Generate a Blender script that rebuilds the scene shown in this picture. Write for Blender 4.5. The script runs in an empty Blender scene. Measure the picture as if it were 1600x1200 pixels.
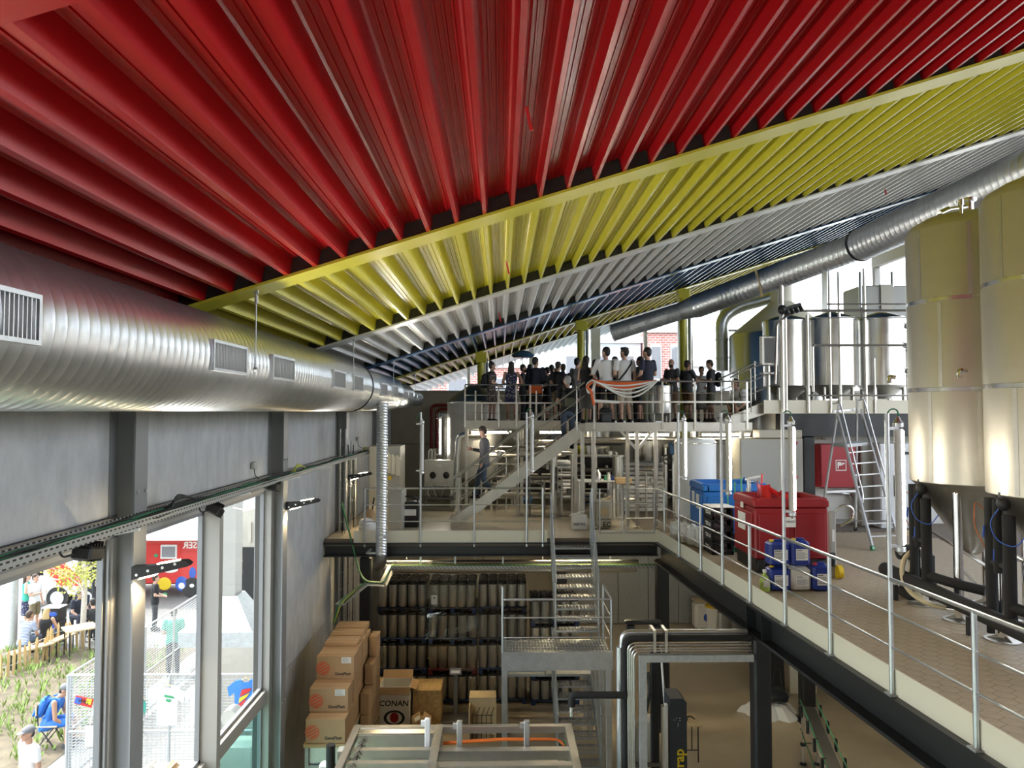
import bpy, bmesh, math, random
from mathutils import Vector, Matrix, Euler
random.seed(7)
scene = bpy.context.scene
COL = scene.collection
R = math.radians

# ---------------------------------------------------------------- camera, sky, sun, exposure
F = 1155.0
cd = bpy.data.cameras.new('camera'); cam = bpy.data.objects.new('camera', cd); COL.objects.link(cam)
cd.sensor_width = 36.0; cd.lens = F / 1600 * 36; cd.clip_end = 500
cam.location = (0, 0, 7.0)
cam.rotation_euler = (R(90 + 2.13), 0, R(-0.893))
scene.camera = cam
CM = cam.rotation_euler.to_matrix()

world = bpy.data.worlds.new('world'); scene.world = world
world.use_nodes = True
wn = world.node_tree.nodes; wl = world.node_tree.links
bg = wn['Background']
sky = wn.new('ShaderNodeTexSky'); sky.sky_type = 'NISHITA'
sky.sun_disc = False; sky.sun_elevation = R(58); sky.sun_rotation = R(-70)
sky.air_density = 1.0; sky.dust_density = 2.0; sky.ozone_density = 1.0
hs = wn.new('ShaderNodeHueSaturation'); hs.inputs['Saturation'].default_value = 0.35
wl.new(sky.outputs['Color'], hs.inputs['Color']); wl.new(hs.outputs['Color'], bg.inputs['Color'])
bg.inputs['Strength'].default_value = 0.44

sl = bpy.data.lights.new('sun', 'SUN'); so = bpy.data.objects.new('sun', sl); COL.objects.link(so)
sl.energy = 1.35; sl.angle = R(0.6); sl.color = (1.0, 0.95, 0.86)
so.location = (-20, 10, 30)
so.rotation_euler = Vector((0.38, -0.16, -0.91)).to_track_quat('-Z', 'Y').to_euler()

vs = scene.view_settings
scene.display_settings.display_device = 'sRGB'
vs.view_transform = 'Standard'; vs.look = 'None'; vs.gamma = 1.0
vs.use_curve_mapping = False
vs.exposure = 1.7
scene.cycles.max_bounces = 8; scene.cycles.diffuse_bounces = 5; scene.cycles.glossy_bounces = 4
scene.cycles.transparent_max_bounces = 12
scene.cycles.caustics_reflective = False; scene.cycles.caustics_refractive = False
scene.cycles.sample_clamp_indirect = 8.0
scene.cycles.use_denoising = True

def portal(loc, rot, sx, sy):
    l = bpy.data.lights.new('window_portal', 'AREA'); l.shape = 'RECTANGLE'; l.size = sx; l.size_y = sy
    o = bpy.data.objects.new('window_portal', l); COL.objects.link(o); o.location = loc; o.rotation_euler = rot
    l.cycles.is_portal = True
    return o

# ---------------------------------------------------------------- helpers
def at(px, py, Y):
    """world point where the sight line through a photo pixel meets the plane y = Y"""
    d = CM @ Vector(((px - 800) / F, (600 - py) / F, -1))
    return Vector(cam.location) + d * (Y / d.y)

def atz(px, py, z):
    d = CM @ Vector(((px - 800) / F, (600 - py) / F, -1))
    return Vector(cam.location) + d * ((z - 7.0) / d.z)

def atx(px, py, X):
    d = CM @ Vector(((px - 800) / F, (600 - py) / F, -1))
    return Vector(cam.location) + d * (X / d.x)

MATS = {}
def mat(name, col, rough=0.5, metal=0.0, var=0.0, vscale=4.0, bump=0.0, bscale=30.0, emit=None, estr=0, alpha=1.0, spec=0.5,
        stretch=(1, 1, 1), coat=0.0, aniso=0.0, col2=None):
    m = bpy.data.materials.new(name); m.use_nodes = True
    nt = m.node_tree; b = nt.nodes['Principled BSDF']
    b.inputs['Base Color'].default_value = (*col, 1)
    b.inputs['Roughness'].default_value = rough
    b.inputs['Metallic'].default_value = metal
    b.inputs['Specular IOR Level'].default_value = spec
    if coat: b.inputs['Coat Weight'].default_value = coat; b.inputs['Coat Roughness'].default_value = 0.15
    if aniso: b.inputs['Anisotropic'].default_value = aniso
    if alpha < 1: b.inputs['Alpha'].default_value = alpha
    if emit: b.inputs['Emission Color'].default_value = (*emit, 1); b.inputs['Emission Strength'].default_value = estr
    if var or bump or col2:
        tc = nt.nodes.new('ShaderNodeTexCoord'); mp = nt.nodes.new('ShaderNodeMapping')
        mp.inputs['Scale'].default_value = stretch
        nt.links.new(tc.outputs['Object'], mp.inputs['Vector'])
    if var or col2:
        nz = nt.nodes.new('ShaderNodeTexNoise'); nz.inputs['Scale'].default_value = vscale
        nz.inputs['Detail'].default_value = 6; nz.inputs['Roughness'].default_value = 0.65
        nt.links.new(mp.outputs['Vector'], nz.inputs['Vector'])
        rp = nt.nodes.new('ShaderNodeValToRGB')
        rp.color_ramp.elements[0].position = 0.3; rp.color_ramp.elements[1].position = 0.7
        c1 = tuple(max(0, c * (1 - var)) for c in col); c2 = col2 or tuple(min(1, c * (1 + var)) for c in col)
        rp.color_ramp.elements[0].color = (*c1, 1); rp.color_ramp.elements[1].color = (*c2, 1)
        nt.links.new(nz.outputs['Fac'], rp.inputs['Fac'])
        nt.links.new(rp.outputs['Color'], b.inputs['Base Color'])
    if bump:
        n2 = nt.nodes.new('ShaderNodeTexNoise'); n2.inputs['Scale'].default_value = bscale; n2.inputs['Detail'].default_value = 4
        nt.links.new(mp.outputs['Vector'], n2.inputs['Vector'])
        bp = nt.nodes.new('ShaderNodeBump'); bp.inputs['Strength'].default_value = bump; bp.inputs['Distance'].default_value = 0.02
        nt.links.new(n2.outputs['Fac'], bp.inputs['Height'])
        nt.links.new(bp.outputs['Normal'], b.inputs['Normal'])
    MATS[name] = m
    return m

def glassmat(name, tint=(1, 1, 1), refl=0.06):
    m = bpy.data.materials.new(name); m.use_nodes = True
    nt = m.node_tree; nt.nodes.clear()
    out = nt.nodes.new('ShaderNodeOutputMaterial'); mx = nt.nodes.new('ShaderNodeMixShader')
    tr = nt.nodes.new('ShaderNodeBsdfTransparent'); gl = nt.nodes.new('ShaderNodeBsdfGlossy')
    tr.inputs['Color'].default_value = (*tint, 1); gl.inputs['Roughness'].default_value = 0.02
    mx.inputs['Fac'].default_value = refl
    nt.links.new(tr.outputs[0], mx.inputs[1]); nt.links.new(gl.outputs[0], mx.inputs[2]); nt.links.new(mx.outputs[0], out.inputs['Surface'])
    MATS[name] = m
    return m

SMALL = {'screws', 'bolts', 'vanes', 'cooling_fins', 'yoke', 'print_lines', 'stiffener', 'clamp', 'bracket', 'wire_mesh', 'buttons', 'fittings', 'leaves', 'twigs', 'cables', 'chain', 'print'}
class MB:
    """collects shapes of ONE part and links them as one mesh object"""
    def __init__(s): s.v = []; s.f = []; s.mi = []; s.cur = 0
    def add(s, vs_, fs):
        n = len(s.v); s.v += [tuple(v) for v in vs_]; s.f += [tuple(i + n for i in f) for f in fs]; s.mi += [s.cur] * len(fs)
        return s
    def box(s, c, d, rot=None):
        hx, hy, hz = d[0] / 2, d[1] / 2, d[2] / 2; c = Vector(c)
        P = [Vector((x, y, z)) for x in (-hx, hx) for y in (-hy, hy) for z in (-hz, hz)]
        if rot is not None:
            m_ = rot if isinstance(rot, Matrix) else Euler(rot).to_matrix(); P = [m_ @ p for p in P]
        return s.add([p + c for p in P], [(0, 1, 3, 2), (4, 6, 7, 5), (0, 4, 5, 1), (2, 3, 7, 6), (0, 2, 6, 4), (1, 5, 7, 3)])
    def bb(s, x0, x1, y0, y1, z0, z1): return s.box(((x0 + x1) / 2, (y0 + y1) / 2, (z0 + z1) / 2), (abs(x1 - x0), abs(y1 - y0), abs(z1 - z0)))
    def bevbox(s, c, d, b, rot=None):
        """box with chamfered vertical edges and chamfered top and bottom rims"""
        hx, hy, hz = d[0] / 2, d[1] / 2, d[2] / 2; c = Vector(c)
        def ring(ix, iy, z):
            return [Vector(p) for p in ((-ix + b, -iy, z), (ix - b, -iy, z), (ix, -iy + b, z), (ix, iy - b, z), (ix - b, iy, z), (-ix + b, iy, z), (-ix, iy - b, z), (-ix, -iy + b, z))]
        rs = [ring(hx - b, hy - b, -hz), ring(hx, hy, -hz + b), ring(hx, hy, hz - b), ring(hx - b, hy - b, hz)]
        P = [p for r_ in rs for p in r_]
        if rot is not None:
            m_ = rot if isinstance(rot, Matrix) else Euler(rot).to_matrix(); P = [m_ @ p for p in P]
        fs = [tuple(range(7, -1, -1)), tuple(range(24, 32))]
        for k in range(3):
            for i in range(8): fs.append((k * 8 + i, k * 8 + (i + 1) % 8, k * 8 + 8 + (i + 1) % 8, k * 8 + 8 + i))
        return s.add([p + c for p in P], fs)
    def bar(s, a, b, w, h=None, up=(0, 0, 1)):
        a = Vector(a); b = Vector(b); h = h or w; d = (b - a)
        if d.length < 1e-6: return s
        d.normalize(); u = Vector(up)
        if abs(d.dot(u)) > 0.98: u = Vector((0, 1, 0))
        r = d.cross(u).normalized(); u = r.cross(d).normalized()
        P = [q + r * sx * w / 2 + u * sy * h / 2 for q in (a, b) for sx, sy in ((-1, -1), (1, -1), (1, 1), (-1, 1))]
        return s.add(P, [(3, 2, 1, 0), (4, 5, 6, 7), (0, 1, 5, 4), (1, 2, 6, 5), (2, 3, 7, 6), (3, 0, 4, 7)])
    def cyl(s, a, b, r0, r1=None, n=12, caps=True):
        a = Vector(a); b = Vector(b); r1 = r0 if r1 is None else r1; d = (b - a).normalized()
        u = d.orthogonal().normalized(); w = d.cross(u)
        P = []
        for q, r in ((a, r0), (b, r1)):
            for i in range(n):
                t = 2 * math.pi * i / n; P.append(q + (u * math.cos(t) + w * math.sin(t)) * r)
        fs = [(i, (i + 1) % n, n + (i + 1) % n, n + i) for i in range(n)]
        if caps: fs += [tuple(range(n - 1, -1, -1)), tuple(range(n, 2 * n))]
        return s.add(P, fs)
    def tube(s, pts, r, n=8, closed=False, bend=0.0):
        pts = [Vector(p) for p in pts]
        if bend: pts = fillet(pts, bend)
        m_ = len(pts); rr = r if isinstance(r, (list, tuple)) else [r] * m_
        prev = None; P = []
        for i, p in enumerate(pts):
            a = pts[i - 1] if i > 0 else (pts[-1] if closed else p); b = pts[i + 1] if i < m_ - 1 else (pts[0] if closed else p)
            d = (b - a).normalized()
            if prev is None: u = d.orthogonal().normalized()
            else: u = (prev - d * prev.dot(d)); u = u.normalized() if u.length > 1e-5 else d.orthogonal().normalized()
            prev = u; w = d.cross(u)
            for k in range(n):
                t = 2 * math.pi * k / n; P.append(p + (u * math.cos(t) + w * math.sin(t)) * rr[i])
        fs = []
        for i in range(m_ if closed else m_ - 1):
            j = (i + 1) % m_
            for k in range(n): fs.append((i * n + k, i * n + (k + 1) % n, j * n + (k + 1) % n, j * n + k))
        if not closed: fs += [tuple(range(n - 1, -1, -1)), tuple(range((m_ - 1) * n, m_ * n))]
        return s.add(P, fs)
    def lathe(s, prof, c=(0, 0, 0), n=24, axis='Z', cap=True):
        """prof: list of (r, z)"""
        c = Vector(c); P = []
        for r, z in prof:
            for i in range(n):
                t = 2 * math.pi * i / n; x, y = r * math.cos(t), r * math.sin(t)
                P.append(c + (Vector((x, y, z)) if axis == 'Z' else Vector((x, z, y)) if axis == 'Y' else Vector((z, x, y))))
        fs = []
        for k in range(len(prof) - 1):
            for i in range(n): fs.append((k * n + i, k * n + (i + 1) % n, (k + 1) * n + (i + 1) % n, (k + 1) * n + i))
        if cap:
            if prof[0][0] > 1e-4: fs.append(tuple(range(n - 1, -1, -1)))
            if prof[-1][0] > 1e-4: fs.append(tuple(range((len(prof) - 1) * n, len(prof) * n)))
        return s.add(P, fs)
    def prism(s, poly, a, b, U=(1, 0, 0), V=(0, 0, 1)):
        """2D polygon (u,v) swept from point a to point b"""
        a = Vector(a); b = Vector(b); U = Vector(U); V = Vector(V); n = len(poly)
        P = [q + U * u + V * v for q in (a, b) for u, v in poly]
        fs = [tuple(range(n - 1, -1, -1)), tuple(range(n, 2 * n))] + [(i, (i + 1) % n, n + (i + 1) % n, n + i) for i in range(n)]
        return s.add(P, fs)
    def ell(s, c, r, n=12, m_=8, rot=None):
        c = Vector(c); r = (r, r, r) if not isinstance(r, (tuple, list)) else r; P = []
        mt = None if rot is None else (rot if isinstance(rot, Matrix) else Euler(rot).to_matrix())
        for j in range(1, m_):
            ph = math.pi * j / m_
            for i in range(n):
                t = 2 * math.pi * i / n
                P.append(Vector((r[0] * math.sin(ph) * math.cos(t), r[1] * math.sin(ph) * math.sin(t), r[2] * math.cos(ph))))
        P += [Vector((0, 0, r[2])), Vector((0, 0, -r[2]))]
        if mt is not None: P = [mt @ p for p in P]
        fs = []
        for j in range(m_ - 2):
            for i in range(n): fs.append((j * n + i, (j + 1) * n + i, (j + 1) * n + (i + 1) % n, j * n + (i + 1) % n))
        t_, b_ = len(P) - 2, len(P) - 1
        for i in range(n): fs.append((t_, i, (i + 1) % n)); fs.append((b_, (m_ - 2) * n + (i + 1) % n, (m_ - 2) * n + i))
        return s.add([p + c for p in P], fs)
    def mesh(s, name, mats, smooth=True, ang=38):
        me = bpy.data.meshes.new(name); me.from_pydata(s.v, [], s.f)
        for m_ in (mats if isinstance(mats, (list, tuple)) else [mats]): me.materials.append(MATS[m_] if isinstance(m_, str) else m_)
        if any(s.mi): me.polygons.foreach_set('material_index', s.mi)
        if smooth:
            me.polygons.foreach_set('use_smooth', [True] * len(me.polygons)); me.set_sharp_from_angle(angle=R(ang))
        me.update()
        return me
    def build(s, name, mats, parent=None, smooth=True, loc=None, ang=38):
        """vertices are given in the world frame (or the parent's frame when the parent stands at the origin)"""
        off = (Vector(loc) if parent is None or Vector(loc).length else Vector((0, 0, 0))) if loc is not None else (wloc(parent) if parent else Vector((0, 0, 0)))
        if off.length: s.v = [tuple(Vector(v) - off) for v in s.v]
        me = s.mesh(name, mats, smooth, ang)
        o = bpy.data.objects.new(name, me); COL.objects.link(o)
        if name in SMALL: o['kind'] = 'stuff'
        if parent: o.parent = parent
        elif loc is not None: o.location = loc
        return o

def fillet(pts, r, n=5):
    out = [pts[0]]
    for i in range(1, len(pts) - 1):
        a, p, b = pts[i - 1], pts[i], pts[i + 1]
        d1 = (a - p); d2 = (b - p); q = min(r, d1.length * 0.49, d2.length * 0.49)
        s_ = p + d1.normalized() * q; e = p + d2.normalized() * q
        for k in range(n + 1):
            t = k / n; out.append(s_ * (1 - t) ** 2 + p * 2 * t * (1 - t) + e * t * t)
    out.append(pts[-1])
    return out

def wloc(o):
    v = Vector((0, 0, 0))
    while o is not None: v += Vector(o.location); o = o.parent
    return v

def tag(o, label, cat=None, group=None, kind=None):
    o['label'] = label
    if cat: o['category'] = cat
    if group: o['group'] = group
    if kind: o['kind'] = kind
    return o

def thing(name, label, cat, loc=(0, 0, 0), group=None, rotz=0):
    o = bpy.data.objects.new(name, None); COL.objects.link(o); o.location = loc; o.rotation_euler = (0, 0, rotz)
    o.empty_display_size = 0.2
    return tag(o, label, cat, group)

def struct_root(name, label, loc=(0, 0, 0)):
    o = bpy.data.objects.new(name, None); COL.objects.link(o); o.location = loc
    return tag(o, label, kind='structure')

def struct(name, mb, m_, label, parent=None, smooth=True):
    o = mb.build(name, m_, parent, smooth)
    if parent is None: tag(o, label, kind='structure')
    return o

def link_copy(o, parent=None):
    c = o.copy(); COL.objects.link(c); c.parent = parent
    for ch in o.children: link_copy(ch, c)
    return c

def text_mesh(body, size, m_, name, parent, M, extrude=0.0015, bold=False, align='CENTER'):
    """lettering as a mesh part, laid out by matrix M in the parent's frame"""
    cu = bpy.data.curves.new(name, 'FONT'); cu.body = body; cu.size = size; cu.extrude = extrude
    cu.align_x = align; cu.align_y = 'CENTER'
    if bold: cu.offset = size * 0.02
    cu.resolution_u = 2
    to = bpy.data.objects.new('lettering_source', cu); COL.objects.link(to)
    dg = bpy.context.evaluated_depsgraph_get(); me = bpy.data.meshes.new_from_object(to.evaluated_get(dg))
    bpy.data.objects.remove(to); bpy.data.curves.remove(cu)
    me.transform(M); me.materials.clear(); me.materials.append(MATS[m_])
    o = bpy.data.objects.new(name, me); COL.objects.link(o); o.parent = parent
    return o

def frame_matrix(o, x, y):
    """matrix with origin o, local x along x, local y along y"""
    x = Vector(x).normalized(); y = Vector(y).normalized(); z = x.cross(y)
    m_ = Matrix.Identity(4)
    for i in range(3): m_[i][0] = x[i]; m_[i][1] = y[i]; m_[i][2] = z[i]; m_[i][3] = o[i]
    return m_

# ---------------------------------------------------------------- materials
mat('red_paint', (0.39, 0.007, 0.010), 0.26, var=0.04, vscale=2)
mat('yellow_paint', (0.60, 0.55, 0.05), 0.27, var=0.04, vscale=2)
mat('silver_paint', (0.66, 0.67, 0.67), 0.3, 0.25, var=0.05)
mat('navy_paint', (0.045, 0.13, 0.27), 0.22, 0.3, var=0.06)
mat('white_paint', (0.75, 0.77, 0.78), 0.35)
mat('pale_deck', (0.62, 0.70, 0.74), 0.35)
mat('closure_foam', (0.07, 0.067, 0.063), 0.9)
mat('galv', (0.62, 0.64, 0.66), 0.34, 0.92, var=0.10, vscale=6)
mat('galv_dull', (0.46, 0.48, 0.49), 0.5, 0.75, var=0.14, vscale=14)
mat('steel', (0.66, 0.65, 0.62), 0.24, 1.0, var=0.04)
mat('steel_brushed', (0.52, 0.50, 0.45), 0.40, 1.0, var=0.08)
mat('tank_steel', (0.66, 0.62, 0.53), 0.40, 0.72, var=0.03)
mat('keg_steel', (0.56, 0.54, 0.49), 0.30, 0.8, var=0.08)
mat('steel_dark', (0.20, 0.19, 0.18), 0.4, 0.9)
mat('chrome', (0.8, 0.79, 0.77), 0.12, 1.0)
mat('black_steel', (0.012, 0.013, 0.015), 0.38)
mat('black_plastic', (0.012, 0.012, 0.013), 0.5)
mat('black_foam', (0.014, 0.014, 0.014), 0.85)
mat('rubber', (0.02, 0.02, 0.02), 0.8)
mat('grey_steel', (0.24, 0.245, 0.25), 0.5, 0.2)
mat('frame_grey', (0.36, 0.35, 0.32), 0.5, 0.1)
mat('concrete_panel', (0.43, 0.44, 0.445), 0.8, var=0.16, vscale=3.5, bump=0.06, stretch=(1, 1, 0.5))
mat('concrete_beige', (0.50, 0.455, 0.365), 0.85, var=0.10, vscale=2.5, bump=0.05)
mat('floor_concrete', (0.42, 0.355, 0.25), 0.32, var=0.10, vscale=1.2, bump=0.02, bscale=6)
mat('cream_plate', (0.80, 0.76, 0.62), 0.5)
mat('tile_grout', (0.16, 0.13, 0.10), 0.9)
mat('hex_tile', (0.37, 0.30, 0.20), 0.6, var=0.10, vscale=9)
mat('epoxy_floor', (0.46, 0.40, 0.29), 0.4, var=0.06)
mat('wall_white', (0.70, 0.70, 0.66), 0.6)
mat('cabinet_white', (0.72, 0.74, 0.76), 0.4)
mat('cabinet_beige', (0.50, 0.47, 0.38), 0.5)
mat('cabinet_grey', (0.42, 0.42, 0.38), 0.45)
mat('paper', (0.80, 0.79, 0.75), 0.7)
mat('ink', (0.02, 0.02, 0.025), 0.7)
mat('ink_grey', (0.25, 0.25, 0.27), 0.7)
mat('cardboard', (0.46, 0.30, 0.165), 0.8, var=0.05, vscale=3)
mat('cardboard_dark', (0.34, 0.215, 0.11), 0.85)
mat('tape_tan', (0.52, 0.38, 0.23), 0.3)
mat('logo_orange', (0.62, 0.12, 0.05), 0.7)
mat('wood', (0.50, 0.36, 0.19), 0.7, var=0.12, vscale=5, stretch=(1, 6, 6))
mat('wood_pale', (0.60, 0.47, 0.28), 0.7, var=0.08, vscale=5)
mat('osb', (0.44, 0.29, 0.12), 0.75, var=0.35, vscale=18)
mat('pallet_blue', (0.012, 0.028, 0.085), 0.7, var=0.2)
mat('pallet_red', (0.12, 0.012, 0.018), 0.7, var=0.2)
mat('tub_red', (0.27, 0.010, 0.014), 0.42)
mat('tub_blue', (0.02, 0.16, 0.52), 0.42)
mat('can_blue', (0.012, 0.035, 0.26), 0.4)
mat('can_clear', (0.62, 0.60, 0.54), 0.4)
mat('liquid_green', (0.45, 0.62, 0.14), 0.3)
mat('plastic_white', (0.78, 0.79, 0.78), 0.45)
mat('plastic_red', (0.55, 0.02, 0.02), 0.4)
mat('plastic_yellow', (0.75, 0.52, 0.02), 0.45)
mat('plastic_green', (0.05, 0.30, 0.13), 0.45)
mat('fire_red', (0.36, 0.006, 0.016), 0.35)
mat('pipe_red', (0.25, 0.02, 0.02), 0.4)
mat('hose_cream', (0.62, 0.53, 0.34), 0.5)
mat('cable_green', (0.03, 0.20, 0.09), 0.6)
mat('cable_black', (0.012, 0.014, 0.014), 0.6)
mat('cable_yellow', (0.45, 0.48, 0.05), 0.6)
mat('cable_blue', (0.03, 0.10, 0.45), 0.5)
mat('cable_orange', (0.75, 0.18, 0.03), 0.5)
mat('aluminium', (0.70, 0.71, 0.72), 0.35, 0.85)
mat('tube_light', (1, 1, 1), 0.5, emit=(1.0, 0.94, 0.80), estr=40)
mat('panel_light', (1, 1, 1), 0.5, emit=(1.0, 0.88, 0.66), estr=14)
mat('warm_lamp', (1, 1, 1), 0.5, emit=(1.0, 0.78, 0.45), estr=30)
mat('black_glass', (0.01, 0.011, 0.012), 0.08)
glassmat('glass', (0.96, 0.98, 0.97), 0.05)
glassmat('glass_green', (0.60, 0.80, 0.76), 0.07)
glassmat('film', (0.88, 0.88, 0.88), 0.10)
# ---------------------------------------------------------------- roof
ROOF0, SLOPE = 9.02, 0.314          # underside of the deck: z = ROOF0 + SLOPE * x
def zr(x): return ROOF0 + SLOPE * x
XW = -3.86                           # inner face of the concrete wall
XR = 14.0
BEAMS = [-2.5, 2.5, 7.5, 12.5, 17.5, 22.5, 27.5]
bay_mats = ['red_paint', 'red_paint', 'yellow_paint', 'silver_paint', 'navy_paint', 'yellow_paint', 'pale_deck']
beam_mats = ['red_paint', 'red_paint', 'yellow_paint', 'silver_paint', 'navy_paint', 'yellow_paint', 'white_paint']
ceiling = struct_root('ceiling', 'sloping ceiling of deep ribbed steel deck in red, yellow, silver and blue bays', (0, 0, ROOF0))
PITCH = 0.28
def deck_profile(n):
    pts = []
    for k in range(n):
        o = k * PITCH
        pts += [(o - 0.018, 0.0), (o + 0.018, 0.0), (o + 0.044, 0.155), (o + 0.058, 0.165)]
        for g in (0.092, 0.14, 0.188):
            pts += [(o + g - 0.010, 0.165), (o + g - 0.006, 0.156), (o + g + 0.006, 0.156), (o + g + 0.010, 0.165)]
        pts += [(o + PITCH - 0.058, 0.165), (o + PITCH - 0.044, 0.155)]
    pts.append((n * PITCH - 0.018, 0.0))
    return pts
def deck_sheet(name, y0, y1, m_, n=3):
    b = MB(); pr = deck_profile(n)
    for y in (y0, y1):
        for x, v in pr: b.v.append((x, y, SLOPE * x + v))
    k = len(pr)
    for i in range(k - 1): b.f.append((i, i + 1, k + i + 1, k + i)); b.mi.append(0)
    return b.mesh(name, m_, smooth=False)
ys = [-5.0] + BEAMS + [35.0]
deck_ranges = [(-6.5, -2.5), (-2.5, 2.5), (2.5, 7.5), (7.5, 12.5), (12.5, 17.5), (17.5, 22.5), (22.5, 27.5), (27.5, 35.0)]
deck_mats = ['red_paint', 'red_paint', 'red_paint', 'yellow_paint', 'silver_paint', 'navy_paint', 'yellow_paint', 'pale_deck']
for (y0, y1), dm in zip(deck_ranges, deck_mats):
    me = deck_sheet('deck_sheet', y0 + 0.13, y1 - 0.13, dm)
    for k in range(21):
        x = -3.80 + k * 3 * PITCH
        o = bpy.data.objects.new('deck_sheet', me); COL.objects.link(o); o.parent = ceiling; o.location = (x, 0, SLOPE * x)
# roof board above the deck keeps the light out
b = MB()
b.prism([(XW - 1.2, SLOPE * (XW - 1.2) + ROOF0 + 0.175), (XR, zr(XR) + 0.175), (XR, zr(XR) + 0.45), (XW - 1.2, zr(XW - 1.2) + 0.45)], (0, -6.5, 0), (0, 35.0, 0))
b.build('roof_board', 'closure_foam', ceiling, smooth=False)
beam_labs = ['red roof beam behind the viewer', 'red roof beam at the upper corner of the view', 'yellow roof beam between the red and yellow decks', 'silver roof beam between the yellow and silver decks', 'blue roof beam between the silver and blue decks', 'far yellow roof beam between the blue and rear yellow decks', 'white roof beam above the rear glazing']
for y, bm_, bl_ in zip(BEAMS, beam_mats, beam_labs):
    root = struct_root('roof_beam', bl_, (0, y, ROOF0))
    fl = MB(); t = 0.03
    fl.prism([(XW, zr(XW) - t), (XR, zr(XR) - t), (XR, zr(XR) - 0.002), (XW, zr(XW) - 0.002)], (0, y - 0.19, 0), (0, y + 0.19, 0))
    fl.build('flange', bm_, root, smooth=False)
    wb = MB(); wb.prism([(XW, zr(XW)), (XR, zr(XR)), (XR, zr(XR) + 0.18), (XW, zr(XW) + 0.18)], (0, y - 0.10, 0), (0, y + 0.10, 0))
    wb.build('closure', 'closure_foam', root, smooth=False)

# ---------------------------------------------------------------- left wall, panels, columns, windows
WIN_TOP, TRANSOM = 5.75, 2.35
wall_l = struct_root('wall_left', 'grey precast concrete panel wall beside the long round duct', (XW, 0, 0))
def panel(y0, y1, z0, z1, m_='concrete_panel'):
    MB().bb(XW - 0.25, XW, y0 + 0.008, y1 - 0.008, z0 + 0.008, z1 - 0.008).build('concrete_panel', m_, wall_l, smooth=False)
for y0, y1 in ((-6.5, -2.5), (-2.5, 2.5), (2.5, 7.5), (7.5, 12.5), (12.5, 17.5), (17.5, 22.5), (22.5, 27.5)):
    panel(y0, y1, WIN_TOP + 0.2, 8.05)
for y0, y1 in ((12.5, 17.5), (17.5, 22.5), (22.5, 27.5)):
    panel(y0, y1, TRANSOM, WIN_TOP + 0.2); panel(y0, y1, 0, TRANSOM)
MB().bb(XW - 0.27, XW - 0.02, -6.5, 27.5, 0.0, 0.02).bb(XW - 0.24, XW - 0.02, 12.5, 27.5, 0.02, 8.0).bb(XW - 0.24, XW - 0.02, -6.5, 12.5, WIN_TOP + 0.2, 8.05).build('joint_backing', 'closure_foam', wall_l, smooth=False)
MB().bb(XW - 0.26, XW + 0.03, -6.5, 12.5, WIN_TOP, WIN_TOP + 0.2).build('lintel', 'grey_steel', wall_l, smooth=False)
for k, y in enumerate((2.5, 7.5, 12.5, 17.5, 22.5)):
    c = struct_root('column', 'grey steel wall column at roof bay %d' % (k + 1), (XW + 0.13, y, 0))
    b = MB()
    b.bb(XW, XW + 0.018, y - 0.13, y + 0.13, 0, 8.0).bb(XW + 0.242, XW + 0.26, y - 0.13, y + 0.13, 0, zr(XW) - 0.03).bb(XW + 0.018, XW + 0.242, y - 0.007, y + 0.007, 0, 7.9)
    b.build('column_profile', 'grey_steel', c, smooth=False)
    bo = MB()
    for z in (5.9, 6.2, 2.2):
        for dy in (-0.08, 0.08): bo.cyl((XW + 0.26, y + dy, z), (XW + 0.275, y + dy, z), 0.014, n=6)
    bo.build('bolts', 'galv_dull', c)
# window frames below the lintel: posts, mullion, transom, panes
fx0, fx1 = XW - 0.10, XW - 0.02
posts = [(-6.4, 0.14), (-2.5, 0.30), (2.5, 0.30), (4.95, 0.10), (7.62, 0.44), (9.88, 0.13), (12.42, 0.20)]
wi = 0
for k in range(len(posts) - 1):
    ya, wa = posts[k]; yb, wb_ = posts[k + 1]; wi += 1
    w = struct_root('window_%d' % wi, 'tall glazed window bay %d with grey aluminium frame' % wi, ((fx0 + fx1) / 2, (ya + yb) / 2, 0))
    y0, y1 = ya + wa / 2, yb - wb_ / 2
    MB().bb(fx0, fx1 + (0.20 if k == 5 else 0.06), ya - wa / 2, ya + wa / 2, 0, WIN_TOP).build('post', 'frame_grey', w, smooth=False)
    if k == len(posts) - 2: MB().bb(fx0, fx1 + 0.10, yb - wb_ / 2, yb + wb_ / 2, 0, WIN_TOP).build('post', 'frame_grey', w, smooth=False)
    MB().bb(fx0, fx1 + 0.06, y0, y1, TRANSOM - 0.10, TRANSOM + 0.10).build('transom', 'frame_grey', w, smooth=False)
    MB().bb(fx0, fx1, y0, y1, WIN_TOP - 0.06, WIN_TOP).build('head_rail', 'frame_grey', w, smooth=False)
    fr = MB()
    for za, zb in ((0.03, TRANSOM - 0.1), (TRANSOM + 0.1, WIN_TOP - 0.06)):
        fr.bb(fx0 + 0.01, fx1 - 0.01, y0, y0 + 0.045, za, zb).bb(fx0 + 0.01, fx1 - 0.01, y1 - 0.045, y1, za, zb)
        fr.bb(fx0 + 0.01, fx1 - 0.01, y0, y1, za, za + 0.045).bb(fx0 + 0.01, fx1 - 0.01, y0, y1, zb - 0.045, zb)
    fr.build('sash', 'grey_steel', w, smooth=False)
    MB().bb(-3.925, -3.915, y0 + 0.02, y1 - 0.02, TRANSOM + 0.12, WIN_TOP - 0.08).build('pane', 'glass', w, smooth=False)
    MB().bb(-3.925, -3.915, y0 + 0.02, y1 - 0.02, 0.06, TRANSOM - 0.12).build('pane', 'glass_green', w, smooth=False)

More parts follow.
